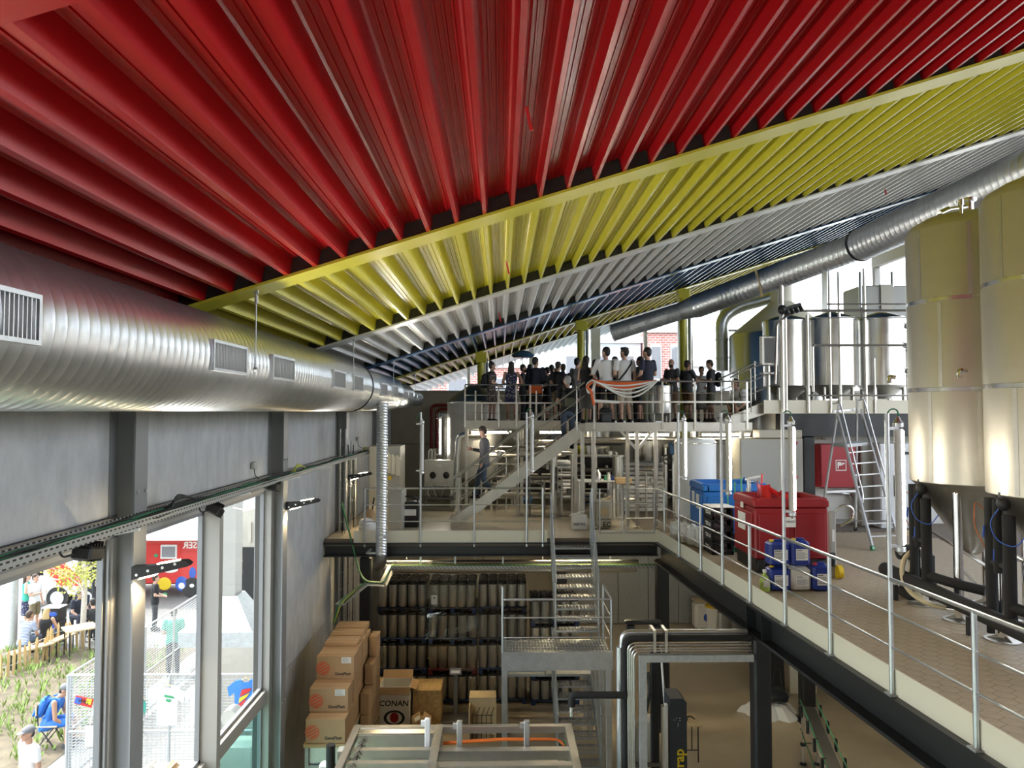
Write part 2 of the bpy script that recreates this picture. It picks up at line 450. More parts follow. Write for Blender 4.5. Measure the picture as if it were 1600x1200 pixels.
# ---------------------------------------------------------------- floors
struct('floor', MB().bb(XW - 0.1, XR, -6.5, 27.5, -0.2, 0.0), 'floor_concrete', 'polished beige concrete ground floor of the hall')
ZM = 4.22                            # mezzanine floor level
def edge_x(y): return 4.09 - 0.0605 * (y - 5.81)     # free edge of the side walkway
YB = 16.3                            # free edge of the rear mezzanine
b = MB(); b.prism([(edge_x(-2) + .0, -2), (XR, -2), (XR, 27.4), (XW + 0.02, 27.4), (XW + 0.02, YB + 0.02), (edge_x(YB) + 0.02, YB + 0.02)], (0, 0, ZM - 0.16), (0, 0, ZM - 0.004), U=(1, 0, 0), V=(0, 1, 0))
struct('mezzanine_floor', b, 'tile_grout', 'mezzanine floor slab carrying the tanks and tiled walkway', smooth=False)
# epoxy strip of the rear mezzanine
struct('floor_coating', MB().bb(XW + 0.05, edge_x(YB) - 0.1, YB + 0.05, 27.2, ZM - 0.004, ZM + 0.002), 'epoxy_floor', 'beige epoxy floor coating of the rear mezzanine', smooth=False)
# hexagonal floor tiles of the side walkway
tiles = struct_root('floor_tiles', 'beige hexagonal floor tiles covering the side walkway and tank area', (4.0, 5.0, ZM))
rh = 0.105; dx = rh * math.sqrt(3); dy = rh * 1.5
def hexmesh(b, cx, cy, r, z0, z1):
    P = [(cx + r * math.cos(R(60 * i + 30)), cy + r * math.sin(R(60 * i + 30))) for i in range(6)]
    b.prism(P, (0, 0, z0), (0, 0, z1), U=(1, 0, 0), V=(0, 1, 0))
hb = MB(); hexmesh(hb, 0, 0, rh - 0.003, -0.006, 0.003); hexme = hb.mesh('tile', 'hex_tile', smooth=False)
cand = []
for j in range(0, 80):
    y = 4.6 + j * dy
    for i in range(-2, 40):
        x = 3.4 + (i + 0.5 * (j % 2)) * dx
        if x < edge_x(y) + 0.09 or x > 9.5 or y > 16.9: continue
        cand.append((x, y))
def in_view(x, y):
    d = Vector((x, y, ZM)) - Vector(cam.location); c = CM.transposed() @ d
    px = 800 - F * c.x / c.z; py = 600 + F * c.y / c.z
    return -30 < px < 1640 and py < 1240
cand = [c for c in cand if in_view(*c)]
cand.sort(key=lambda c: c[0] ** 2 + c[1] ** 2)
for x, y in cand[:300]:
    o = bpy.data.objects.new('tile', hexme); COL.objects.link(o); o.parent = tiles; o.location = (x - 4.0, y - 5.0, random.uniform(-0.0006, 0.0006))
rest = MB()
for x, y in cand[300:]: hexmesh(rest, x, y, rh - 0.003, ZM - 0.006, ZM + 0.003)
o = rest.build('tile_field', 'hex_tile', tiles, smooth=False); o['kind'] = 'stuff'

# edge beams and toe plates
def skew_box(b, y0, y1, xo0, xo1, z0, z1):
    P = [(edge_x(y) + xo, y, z) for y in (y0, y1) for xo, z in ((xo0, z0), (xo1, z0), (xo1, z1), (xo0, z1))]
    return b.add(P, [(3, 2, 1, 0), (4, 5, 6, 7), (0, 1, 5, 4), (1, 2, 6, 5), (2, 3, 7, 6), (3, 0, 4, 7)])
eb = struct_root('edge_beam', 'black steel edge beam running along the side walkway', (edge_x(5), 5, 3.7))
b = MB(); skew_box(b, 2.0, YB, 0.06, 0.10, 3.74, 4.10); b.build('web', 'black_steel', eb, smooth=False)
b = MB(); skew_box(b, 2.0, YB, -0.09, 0.25, 3.70, 3.74); b.build('flange', 'black_steel', eb, smooth=False)
b = MB(); skew_box(b, 2.0, YB, -0.09, 0.25, 4.10, 4.14); b.build('flange', 'black_steel', eb, smooth=False)
b = MB()
for y in (10.6, 11.15): skew_box(b, y - 0.01, y + 0.01, -0.08, 0.06, 3.74, 4.10)
b.build('stiffener', 'black_steel', eb, smooth=False)
tp = MB(); skew_box(tp, 2.0, YB, -0.005, 0.012, 4.14, 4.40)
struct('trim_1', tp, 'cream_plate', 'cream toe plate along the side walkway edge', smooth=False)
rb = struct_root('edge_beam', 'black steel edge beam below the rear mezzanine', (0, YB, 3.8))
MB().bb(XW + 0.02, edge_x(YB), YB + 0.05, YB + 0.08, 3.87, 4.11).build('web', 'black_steel', rb, smooth=False)
MB().bb(XW + 0.02, edge_x(YB), YB - 0.06, YB + 0.2, 3.84, 3.87).build('flange', 'black_steel', rb, smooth=False)
MB().bb(XW + 0.02, edge_x(YB), YB - 0.06, YB + 0.2, 4.11, 4.14).build('flange', 'black_steel', rb, smooth=False)
struct('trim_2', MB().bb(-3.2, 1.02, YB - 0.012, YB + 0.005, 4.14, 4.40).bb(2.03, edge_x(YB), YB - 0.012, YB + 0.005, 4.14, 4.40), 'cream_plate', 'cream toe plate along the rear mezzanine edge', smooth=False)
# black columns under the mezzanine
for k, (x, y, w, lab) in enumerate(((3.80, 10.9, 0.25, 'black steel column under the side walkway beside the pipes'), (edge_x(16.5) + 0.15, 16.55, 0.27, 'black steel column at the inner corner of the mezzanine'),
                       (6.95, 16.9, 0.30, 'black steel column beside the pale cloth pile'), (-3.05, 17.0, 0.26, 'black steel column beside the tall galvanised profiles'), (1.6, 19.5, 0.26, 'black steel column behind the stair flight'))):
    c = struct_root('column', lab, (x, y, 0))
    MB().bevbox((x, y, 1.86), (w, w, 3.70), 0.03).build('column_shaft', 'black_steel', c)
    MB().bb(x - 0.22, x + 0.22, y - 0.22, y + 0.22, 0.0, 0.02).build('base_plate', 'black_steel', c, smooth=False)

# ---------------------------------------------------------------- rear wall and rear glazing
YW = 26.2
wb = struct_root('wall_back', 'beige precast concrete rear wall', (0, YW, 0))
for x0, x1 in ((XW, -0.6), (-0.6, 3.0), (3.0, 6.6), (6.6, 10.2), (10.2, XR)):
    for z0, z1 in ((0, 3.6), (ZM - 0.6, 5.85), (5.85, 7.68)):
        MB().bb(x0 + 0.01, x1 - 0.01, YW, YW + 0.2, z0 + 0.01, z1 - 0.01).build('concrete_panel', 'concrete_beige', wb, smooth=False)
MB().bb(XW, XR, YW + 0.03, YW + 0.19, 0, 7.66).build('joint_backing', 'closure_foam', wb, smooth=False)
MB().bb(XW, XR, YW - 0.05, 27.6, 7.66, 7.74).build('wall_cap', 'frame_grey', wb, smooth=False)
gw = struct_root('window_20', 'high rear glazing above the concrete wall', (0, 27.5, 7.7))
mull = [(-3.7, .12), (-1.18, .10), (1.15, .16), (3.55, .34), (5.42, .12), (6.7, .12), (8.3, .10), (10.2, .14), (12.2, .14)]
for x, w in mull:
    MB().bb(x - w / 2, x + w / 2, 27.42, 27.58, 7.7, zr(x) - 0.02).build('mullion', 'white_paint', gw, smooth=False)
for (x0, w0), (x1, w1) in zip(mull[:-1], mull[1:]):
    MB().prism([(x0, 7.72), (x1, 7.72), (x1, zr(x1) - 0.04), (x0, zr(x0) - 0.04)], (0, 27.5, 0), (0, 27.51, 0)).build('pane', 'glass', gw, smooth=False)
MB().bb(8.3, XR, 27.43, 27.57, 10.0, 10.08).bb(8.3, XR, 27.43, 27.57, 9.0, 9.06).build('transom', 'frame_grey', gw, smooth=False)
# right side and rear of the hall: solid below, glazed above
wr = struct_root('wall_right', 'pale wall on the tank side with high glazing', (XR, 0, 0))
MB().bb(XR, XR + 0.2, -6.5, 27.5, 0, 5.4).build('wall_body', 'wall_white', wr, smooth=False)
MB().bb(XR, XR + 0.2, -6.5, 27.5, 12.4, 13.7).build('wall_head', 'wall_white', wr, smooth=False)
for k in range(9): MB().bb(XR, XR + 0.2, -6.5 + k * 4.22, -6.3 + k * 4.22, 5.4, 12.4).build('post', 'frame_grey', wr, smooth=False)
wf = struct_root('wall_front', 'pale gable wall behind the viewer', (0, -6.5, 0))
MB().bb(XW - .2, XR, -6.7, -6.5, 0, 1.0).build('wall_body', 'wall_white', wf, smooth=False)
MB().prism([(XW - .2, 1.0), (XR, 1.0), (XR, zr(XR) + .2), (XW - .2, zr(XW) + .2)], (0, -6.7, 0), (0, -6.5, 0)).build('wall_head', 'wall_white', wf, smooth=False)
# ---------------------------------------------------------------- ducts
def spiral_duct(a, b, r, pitch=0.115, n=40, ridge=0.0035):
    """spiral-seam round duct between two points, ridges follow the helix"""
    a = Vector(a); b = Vector(b); L = (b - a).length; d = (b - a) / L
    u = d.cross(Vector((0, 0, 1))).normalized() if abs(d.z) < 0.95 else Vector((1, 0, 0)); w = u.cross(d)
    m_ = MB(); prof = [(0.0, 0), (0.03, 0), (0.84, 0), (0.88, 1), (0.94, 1), (0.98, 0)]
    turns = int(L / pitch)
    st = [(k + t, h) for k in range(-1, turns + 1) for t, h in prof] + [(turns + 1, 0)]
    cols = n + 1
    for s_, h in st:
        for i in range(cols):
            t = 2 * math.pi * i / n; y = min(max((s_ + i / n) * pitch, 0), L); rr = r + ridge * h
            m_.v.append(tuple(a + d * y + (u * math.cos(t) + w * math.sin(t)) * rr))
    for k in range(len(st) - 1):
        for i in range(n): m_.f.append((k * cols + i, k * cols + i + 1, (k + 1) * cols + i + 1, (k + 1) * cols + i)); m_.mi.append(0)
    return m_

DX, DZ = -2.95, 7.485
duct = thing('ventilation_duct', 'huge galvanised spiral duct running along the concrete wall under the roof', 'duct', (DX, 10, DZ))
segs = [(-3.0, 14.3, 0.482, 7.485), (14.45, 19.2, 0.44, 7.47), (19.3, 22.4, 0.36, 7.46), (22.5, 25.9, 0.26, 7.45)]
for y0, y1, r, z in segs: spiral_duct((DX, y0, z), (DX, y1, z), r, n=56 if y0 < 0 else 36).build('duct_section', 'galv', duct, ang=60)
for y, r0, z in ((14.37, 0.495, 7.482), (19.25, 0.45, 7.466), (22.45, 0.37, 7.455)):
    MB().lathe([(r0 - 0.2, -0.05), (r0 - 0.012, -0.05), (r0, -0.04), (r0, 0.04), (r0 - 0.012, 0.05), (r0 - 0.2, 0.05)], (DX, y, z), 40, 'Y', cap=True).build('coupling_band', 'black_steel' if y < 15 else 'galv_dull', duct)
MB().lathe([(0.0, 0), (0.26, 0), (0.265, 0.02), (0.0, 0.02)], (DX, 25.9, 7.45), 32, 'Y', cap=False).build('end_cap', 'galv', duct)
for yc, r, z in ((3.55, .482, 7.485), (6.75, .482, 7.485), (8.4, .482, 7.485), (11.3, .482, 7.485), (12.8, .482, 7.485), (15.9, .44, 7.47), (17.6, .44, 7.47), (20.2, .36, 7.46), (21.4, .36, 7.46), (23.3, .26, 7.45), (24.6, .26, 7.45)):
    L = 0.78; hh = 0.22 if r > .4 else 0.15
    g = MB(); xo = DX + r - 0.02
    fr = [(yc - L / 2, yc + L / 2, hh / 2, hh / 2 + 0.025), (yc - L / 2, yc + L / 2, -hh / 2 - 0.025, -hh / 2), (yc - L / 2 - 0.025, yc - L / 2, -hh / 2 - 0.025, hh / 2 + 0.025), (yc + L / 2, yc + L / 2 + 0.025, -hh / 2 - 0.025, hh / 2 + 0.025)]
    for y0, y1, z0, z1 in fr: g.bb(xo - 0.06, xo + 0.045, y0, y1, z + z0, z + z1)
    gr = g.build('grille', 'galv', duct, smooth=False)
    v = MB(); nv = 22
    for i in range(nv):
        y = yc - L / 2 + (i + 0.5) * L / nv; v.bb(xo, xo + 0.038, y - 0.004, y + 0.004, z - hh / 2, z + hh / 2)
    v.build('vanes', 'aluminium', gr, smooth=False)
    MB().bb(xo - 0.03, xo + 0.003, yc - L / 2, yc + L / 2, z - hh / 2, z + hh / 2).build('grille_back', 'black_plastic', gr, smooth=False)
for y, r, xx in ((7.45, .49, -2.46), (12.45, .49, -2.47), (17.45, .45, -2.52), (22.4, .37, -2.58)):
    b = MB(); b.cyl((xx, y, 7.35), (xx, y, zr(xx) - 0.01), 0.006, n=6); b.cyl((xx - 0.02, y, 7.42), (xx + 0.02, y, 7.42), 0.022, n=8)
    b.cyl((xx, y, zr(xx) - 0.16), (xx, y, zr(xx) - 0.08), 0.018, n=8); b.bb(xx - 0.02, xx + 0.02, y - 0.02, y + 0.02, zr(xx) - 0.06, zr(xx) - 0.01)
    b.build('hanger', 'galv_dull', duct)
# vertical branch
vx, vy = at(597, 700, 15.85).x, 15.85
vd = thing('drop_duct', 'slim galvanised spiral drop duct hanging in front of the mezzanine edge', 'duct', (vx, vy, 3.75))
spiral_duct((vx, vy, 7.2), (vx, vy, 3.95), 0.118, 0.06, 24, 0.004).build('duct_section', 'galv', vd, ang=60)
MB().tube([(vx, vy, 3.97), (vx, vy, 3.85), (vx - 0.03, vy + 0.05, 3.76), (vx - 0.08, vy + 0.14, 3.70)], 0.12, 20, bend=0.06).build('elbow', 'steel_dark', vd)
MB().lathe([(0.119, -0.03), (0.126, -0.025), (0.126, 0.025), (0.119, 0.03)], (vx, vy, 4.35), 24).build('collar', 'galv', vd)
MB().bb(vx - 0.32, vx - 0.1, vy - 0.02, vy + 0.02, 3.98, 4.02).bb(vx - 0.32, vx - 0.28, vy - 0.02, vy + 0.45, 3.98, 4.02).build('bracket', 'galv_dull', vd, smooth=False)
# right-hand duct sinking towards the rear glazing
pA, pB, pC, pD = at(1680, 232, 11.6), at(1400, 362, 15.6), at(1090, 478, 19.4), at(958, 520, 20.3)
rd = thing('ventilation_duct', 'galvanised spiral duct slanting past the tall tanks towards the rear windows', 'duct', tuple(pB))
spiral_duct(pA, pB + (pC - pB) * 0.15, 0.36, 0.13, 40).build('duct_section', 'galv', rd, ang=60)
spiral_duct(pB + (pC - pB) * 0.15, pC, 0.31, 0.12, 36).build('duct_section', 'galv', rd, ang=60)
dd = (pD - pC).normalized()
MB().cyl(pC - dd * 0.02, pC + dd * 0.45, 0.315, 0.23, 32, caps=False).build('reducer', 'galv_dull', rd)
spiral_duct(pC + dd * 0.42, pD, 0.23, 0.10, 32).build('duct_section', 'galv_dull', rd, ang=60)
MB().cyl(pD - dd * 0.01, pD + dd * 0.02, 0.24, 0.24, 32).build('end_cap', 'white_paint', rd)
for q, r in ((pA + (pB - pA) * 0.72, 0.372), (pB + (pC - pB) * 0.15, 0.372)):
    d_ = (pB - pA).normalized(); MB().cyl(q - d_ * 0.03, q + d_ * 0.03, r, r, 40).build('coupling_band', 'black_steel', rd)
q = pC + (pB - pC) * 0.1
side = dd.cross(Vector((0, 0, 1))).normalized()
for t in (0.55, 0.30):
    q = pC + (pD - pC) * (1 - t); M3 = Matrix((dd, side, side.cross(dd))).transposed()
    fc = q - side * 0.0 - Vector((0, 0.25, 0))
    MB().box(q + Vector((-0.05, -0.222, -0.04)), (0.42, 0.03, 0.1), M3).build('grille', 'white_paint', rd, smooth=False)
hb_ = at(1185, 445, 17.75); MB().bar(hb_ + Vector((-0.06, 0, 0.36)), hb_ + Vector((0.08, 0, -0.30)), 0.10, 0.02).build('support_strap', 'wood_pale', rd, smooth=False)
# small elbow duct in front of the rear glazing
sx = at(1128, 520, 23.5).x
sd = thing('elbow_duct', 'small galvanised duct bending down before the bright rear glazing', 'duct', (sx, 23.5, 8.2))
MB().tube([(sx + 1.9, 22.6, 10.7), (sx + 0.5, 23.5, 10.35), (sx, 23.5, 10.0), (sx, 23.5, 8.3)], 0.2, 24, bend=0.5).build('duct_section', 'galv', sd)
for z in (8.7, 9.3): MB().lathe([(0.2, -0.03), (0.215, -0.02), (0.215, 0.02), (0.2, 0.03)], (sx, 23.5, z), 24).build('collar', 'galv', sd)

# ---------------------------------------------------------------- cable tray and wall lamps
def slot_mat():
    m_ = mat('tray_perforated', (0.42, 0.43, 0.41), 0.5, 0.6)
    nt = m_.node_tree; b = nt.nodes['Principled BSDF']
    tc = nt.nodes.new('ShaderNodeTexCoord'); mp = nt.nodes.new('ShaderNodeMapping'); mp.inputs['Rotation'].default_value = (0, R(90), R(90))
    br = nt.nodes.new('ShaderNodeTexBrick'); br.inputs['Scale'].default_value = 1.0
    br.inputs['Brick Width'].default_value = 0.07; br.inputs['Row Height'].default_value = 0.045; br.inputs['Mortar Size'].default_value = 0.016
    br.inputs['Color1'].default_value = br.inputs['Color2'].default_value = (0.03, 0.03, 0.03, 1); br.inputs['Mortar'].default_value = (0.42, 0.43, 0.41, 1)
    sp = nt.nodes.new('ShaderNodeSeparateXYZ'); cb = nt.nodes.new('ShaderNodeCombineXYZ')
    nt.links.new(tc.outputs['Object'], sp.inputs[0]); nt.links.new(sp.outputs['Y'], cb.inputs['X'])
    ad = nt.nodes.new('ShaderNodeMath'); ad.operation = 'ADD'; nt.links.new(sp.outputs['Z'], ad.inputs[0]); nt.links.new(sp.outputs['X'], ad.inputs[1])
    nt.links.new(ad.outputs[0], cb.inputs['Y'])
    nt.links.new(cb.outputs[0], br.inputs['Vector']); nt.links.new(br.outputs['Color'], b.inputs['Base Color'])
slot_mat()
TZ = 5.93; T0, T1 = XW + 0.28, XW + 0.52
tray = thing('cable_tray', 'long perforated cable tray full of cables along the concrete wall', 'cable tray', (T0, 10, TZ))
MB().bb(T0, T1, 1.0, 19.8, TZ, TZ + 0.006).build('tray_floor', 'tray_perforated', tray, smooth=False)
for x in (T0, T1): MB().bb(x - 0.004, x + 0.004, 1.0, 19.8, TZ, TZ + 0.07).build('side_rail', 'tray_perforated', tray, smooth=False)
rc = random.Random(3)
for k in range(7):
    y = 1.0; pts = []
    x0 = T0 + 0.03 + k * 0.032
    while y < 19.9: pts.append((x0 + rc.uniform(-.02, .02), y, TZ + 0.03 + rc.uniform(0, .035))); y += 0.45
    MB().tube(pts, 0.011, 5).build('cable', 'cable_green' if k % 3 == 1 else 'cable_black', tray)
for y, lm in ((4.6, 'cable_black'), (8.2, 'cable_black'), (12.9, 'cable_yellow'), (19.2, 'cable_yellow')):
    b = MB()
    for k in range(3): b.tube([(T0 + .06 + k * .03, y - .35, TZ + .05), (T0 + .08, y - .1, TZ + .12 + .03 * k), (T0 + .1, y + .15, TZ + .12), (T0 + .12, y + .4, TZ + .05)], 0.010, 5, bend=.1)
    b.build('cable_loop', lm, tray)
for y in (3.9, 6.9, 9.9, 12.3, 14.6, 17.2, 19.4):
    MB().prism([(XW + .0, -0.13), (XW + .0, 0), (T1 + .02, 0), (T1 + .02, -0.025)], (0, y - 0.02, TZ), (0, y + 0.02, TZ)).build('wall_bracket', 'white_paint', tray, smooth=False)
# flood lamps under the tray
for k, (px, py, lab) in enumerate(((138, 862, 'black floodlight under the cable tray, nearest to the red truck window corner'), (336, 796, 'black floodlight under the cable tray above the window mullion'), (428, 760, 'small black floodlight under the cable tray at the window end'))):
    p = atx(px, py, T1 - 0.06)
    t = thing('floodlight', lab, 'lamp', tuple(p), 'floodlights under the cable tray')
    tilt = (-0.15, 0.1, 0.0) if k != 1 else (-0.3, 0.45, 0)
    MB().bevbox(p + Vector((0, 0, -0.01)), (0.16, 0.24, 0.11), 0.015, tilt).build('housing', 'black_plastic', t)
    fins = MB()
    for i in range(5): fins.box(p + Vector((0, -0.09 + i * 0.045, 0.045)), (0.15, 0.012, 0.06), tilt)
    fins.build('cooling_fins', 'black_plastic', t, smooth=False)
    MB().box(p + Vector((0, 0, -0.068)), (0.13, 0.20, 0.006), tilt).build('lens', 'black_glass', t, smooth=False)
    MB().bar(p + Vector((0, -0.05, 0.02)), p + Vector((0, -0.05, TZ - p.z)), 0.03, 0.006).bar(p + Vector((0, 0.05, 0.02)), p + Vector((0, 0.05, TZ - p.z)), 0.03, 0.006).build('yoke', 'black_plastic', t, smooth=False)
    MB().tube([p + Vector((-.05, -.12, 0)), p + Vector((-.07, -.25, .0)), p + Vector((-.08, -.28, .08)), p + Vector((-.06, -.2, TZ - p.z))], 0.009, 6, bend=.06).build('cable', 'cable_black', t)
# black arm lamps on the columns
for k, (y, z, lab) in enumerate(((7.36, 5.43, 'black wall lamp arm on the post before the red truck'), (12.55, 5.42, 'black wall lamp arm on the column beside the pale wall panel'), (17.6, 5.45, 'small black wall lamp arm near the tray end'), (2.5, 5.43, 'added unseen black lamp arm on the column beside the viewer'))):  # the arm beside the viewer is added out of view for ceiling light
    x0 = XW + 0.27
    t = thing('wall_lamp', lab, 'lamp', (x0, y, z), 'wall lamp arms on the columns')
    arm = MB(); arm.prism([(0, -0.07), (0, 0.06), (0.2, 0.07), (0.46, 0.115), (0.52, 0.115), (0.56, 0.085), (0.54, 0.06), (0.22, -0.015)], (x0, y - 0.05, z), (x0, y + 0.05, z)).build('arm_housing', 'black_plastic', t)
    b = MB()
    for u, v in ((0.05, -0.02), (0.16, 0.02), (0.3, 0.05), (0.42, 0.085)): b.cyl((x0 + u, y - 0.055, z + v), (x0 + u, y - 0.05, z + v), 0.014, n=8)
    b.build('screws', 'aluminium', t)
    MB().prism([(0.06, -0.062), (0.22, -0.024), (0.22, -0.03), (0.06, -0.068)], (x0, y - 0.035, z), (x0, y + 0.035, z)).build('diffuser', 'warm_lamp', t, smooth=False)
    l = bpy.data.lights.new('wall_lamp_light', 'SPOT'); l.energy = 25; l.color = (1, .75, .42); l.spot_size = R(120); l.shadow_soft_size = .03
    lo = bpy.data.objects.new('wall_lamp_light', l); COL.objects.link(lo); lo.parent = t; lo.location = (0.06, 0, -0.09)
    MB().prism([(0.24, 0.079), (0.44, 0.113), (0.44, 0.119), (0.24, 0.085)], (x0, y - 0.035, z), (x0, y + 0.035, z)).build('added_up_strip', 'warm_lamp', t, smooth=False)  # glowing top strip added to go with the upward spot
    l = bpy.data.lights.new('added_ceiling_spot', 'SPOT'); l.energy = 130 if k < 3 else 45; l.color = (1, .95, .86); l.spot_size = R(105); l.spot_blend = .9; l.shadow_soft_size = .08  # upward spot added to brighten the ceiling ribs; the arms only shine down
    lo = bpy.data.objects.new('added_ceiling_spot', l); COL.objects.link(lo); lo.parent = t; lo.location = (0.58, 0, 0.18); lo.rotation_euler = Vector((0.62, 0.0, 0.78)).to_track_quat('-Z', 'Y').to_euler()
# junction boxes on the wall
for px, py, lab in ((395, 727, 'small grey junction box above the cable tray'), (558, 686, 'small grey junction box near the tray end')):
    p = atx(px, py, XW + 0.02)
    t = thing('junction_box', lab, 'junction box', tuple(p))
    MB().bevbox(p + Vector((0.02, 0, 0)), (0.06, 0.13, 0.11), 0.01).build('box_body', 'cabinet_grey', t)
    MB().tube([p + Vector((.02, 0, -.05)), p + Vector((.03, .02, -.16)), p + Vector((.05, .2, -.24)), p + Vector((.12, .3, -.26))], 0.007, 5, bend=.08).build('cable', 'cable_black', t)

# ---------------------------------------------------------------- stairs
def stair(name, label, y_or_x, top, bot, width, n, axis, m_='galv_dull', rails=True, rail_side=(0, 1), solid=0.24):
    """axis 'Y': runs along y at x = y_or_x .. + width; axis 'X': runs along x at y = y_or_x .. + width; top / bot are (run, z)"""
    def W(r, s_, z): return Vector((y_or_x + s_, r, z)) if axis == 'Y' else Vector((r, y_or_x + s_, z))
    t = thing(name, label, 'staircase', tuple(W(bot[0], width / 2, bot[1])))
    dr = (top[0] - bot[0]); dz = (top[1] - bot[1]); sg = 1 if dr > 0 else -1
    for s_ in (0, width):
        b = MB(); th = 0.012
        P = [(bot[0], bot[1]), (bot[0] + sg * 0.12, bot[1]), (top[0], top[1] - solid), (top[0], top[1]), (top[0] - sg * 0.10, top[1] + 0.02), (bot[0], bot[1] + solid * 0.75)]
        pa = [W(r, s_ - th, z) for r, z in P]; pb = [W(r, s_ + th, z) for r, z in P]; k = len(P)
        b.add(pa + pb, [tuple(range(k)), tuple(range(2 * k - 1, k - 1, -1))] + [(i, (i + 1) % k, k + (i + 1) % k, k + i) for i in range(k)])
        b.build('stringer', m_, t, smooth=False)
    for i in range(n):
        f = (i + 0.5) / n; r = bot[0] + dr * f; z = bot[1] + dz * (i + 1) / (n + 1)
        b = MB(); dep = abs(dr) / n * 0.5 + 0.05
        a_, c_ = W(r - dep, 0.015, z), W(r + dep, width - 0.015, z)
        # open grating: frame and bearing bars
        for u in (-dep, dep): b.bar(W(r + u, 0.015, z), W(r + u, width - 0.015, z), 0.008, 0.035)
        for s_ in range(0, 13):
            w_ = 0.02 + (width - 0.04) * s_ / 12; b.bar(W(r - dep, w_, z + 0.008), W(r + dep, w_, z + 0.008), 0.006, 0.02)
        for u in (-0.5, 0, 0.5): b.bar(W(r + dep * u, 0.015, z + 0.006), W(r + dep * u, width - 0.015, z + 0.006), 0.006, 0.014)
        b.build('tread', m_, t, smooth=False)
    if rails:
        for q in rail_side:
            s_ = q * width
            for h, rr in ((1.0, 0.021), (0.68, 0.012), (0.38, 0.012)):
                MB().tube([W(bot[0], s_, bot[1] + h + 0.12), W(top[0], s_, top[1] + h)], rr, 8).build('handrail' if h == 1.0 else 'guard_rail', m_, t)
            for f in (0.06, 0.5, 0.94):
                r = bot[0] + dr * f; z = bot[1] + dz * f
                MB().tube([W(r, s_, z), W(r, s_, z + 1.06)], 0.019, 8).build('post', m_, t)
    return t

# flight from the landing up to the mezzanine
LX0, LX1 = 0.02, 2.06
LZ = 2.5
stair('stair_flight', 'galvanised open-tread stair flight from the landing up to the mezzanine', 1.10, (16.25, ZM), (14.75, LZ), 0.86, 9, 'Y')
stair('stair_flight', 'galvanised lower stair flight turning back below the landing', 0.10, (14.75, LZ), (16.2, 1.32), 0.86, 6, 'Y', rails=False)
stair('stair_flight', 'galvanised bottom stair flight down to the concrete floor', 1.12, (16.2, 1.32), (14.5, 0.0), 0.84, 7, 'Y', rail_side=(0, 1))
ld = thing('stair_landing', 'galvanised grating landing with railing between the stair flights', 'landing', (1.0, 14.2, LZ))
Y0, Y1 = 13.68, 14.78
g = MB()
for i in range(34):
    x = LX0 + 0.03 + i * (LX1 - LX0 - 0.06) / 33; g.bar((x, Y0, LZ - 0.015), (x, Y1, LZ - 0.015), 0.006, 0.03)
for i in range(12):
    y = Y0 + 0.03 + i * (Y1 - Y0 - 0.06) / 11; g.bar((LX0, y, LZ - 0.012), (LX1, y, LZ - 0.012), 0.02, 0.02)
g.build('grating', 'galv_dull', ld, smooth=False)
MB().bb(LX0, LX1, Y0 - 0.012, Y0, LZ - 0.03, LZ + 0.11).build('toe_plate', 'galv', ld, smooth=False)
fr = MB(); fr.bb(LX0, LX1, Y0, Y0 + 0.05, LZ - 0.23, LZ - 0.03).bb(LX0, LX1, Y1 - 0.05, Y1, LZ - 0.23, LZ - 0.03).bb(LX0, LX0 + 0.05, Y0, Y1, LZ - 0.23, LZ - 0.03).bb(LX1 - 0.05, LX1, Y0, Y1, LZ - 0.23, LZ - 0.03)
fr.build('frame', 'galv', ld, smooth=False)
bo = MB()
for x in (0.62, 0.7, 0.86, 0.94, 2.0):
    for z in (LZ - 0.17, LZ - 0.09): bo.cyl((x, Y0 - 0.012, z), (x, Y0, z), 0.014, n=6)
bo.build('bolts', 'galv_dull', ld)
for x in (LX0 + 0.06, LX1 - 0.07):
    for y in (Y0 + 0.07, Y1 - 0.07): MB().bevbox((x, y, (LZ - 0.23) / 2), (0.11, 0.11, LZ - 0.23), 0.01).build('leg', 'galv', ld)
for pts in ([(LX0 + .02, Y1, 0), (LX0 + .02, Y0 + .02, 0), (LX1 - .02, Y0 + .02, 0), (LX1 - .02, Y1, 0)],):
    for h, rr in ((1.05, 0.021), (0.72, 0.012), (0.36, 0.012)):
        MB().tube([(x, y, LZ + h) for x, y, _ in pts], rr, 8, bend=0.06).build('rail', 'galv', ld)
for x, y in ((LX0 + .02, Y0 + .02), (LX1 - .02, Y0 + .02), (LX0 + .02, Y1), (LX1 - .02, Y1)):
    MB().tube([(x, y, LZ - 0.2), (x, y, LZ + (1.28 if x < 1 and y < 14 else 1.05))], 0.022, 8).build('post', 'galv', ld)
l2 = thing('stair_landing', 'lower galvanised grating landing hidden behind the stair flights', 'landing', (1.0, 16.7, 1.32))
MB().bb(0.05, 2.0, 16.2, 17.2, 1.27, 1.32).build('grating', 'galv_dull', l2, smooth=False)
for x in (0.1, 1.95):
    for y in (16.25, 17.15): MB().bevbox((x, y, 0.635), (0.1, 0.1, 1.27), 0.01).build('leg', 'galv', l2)

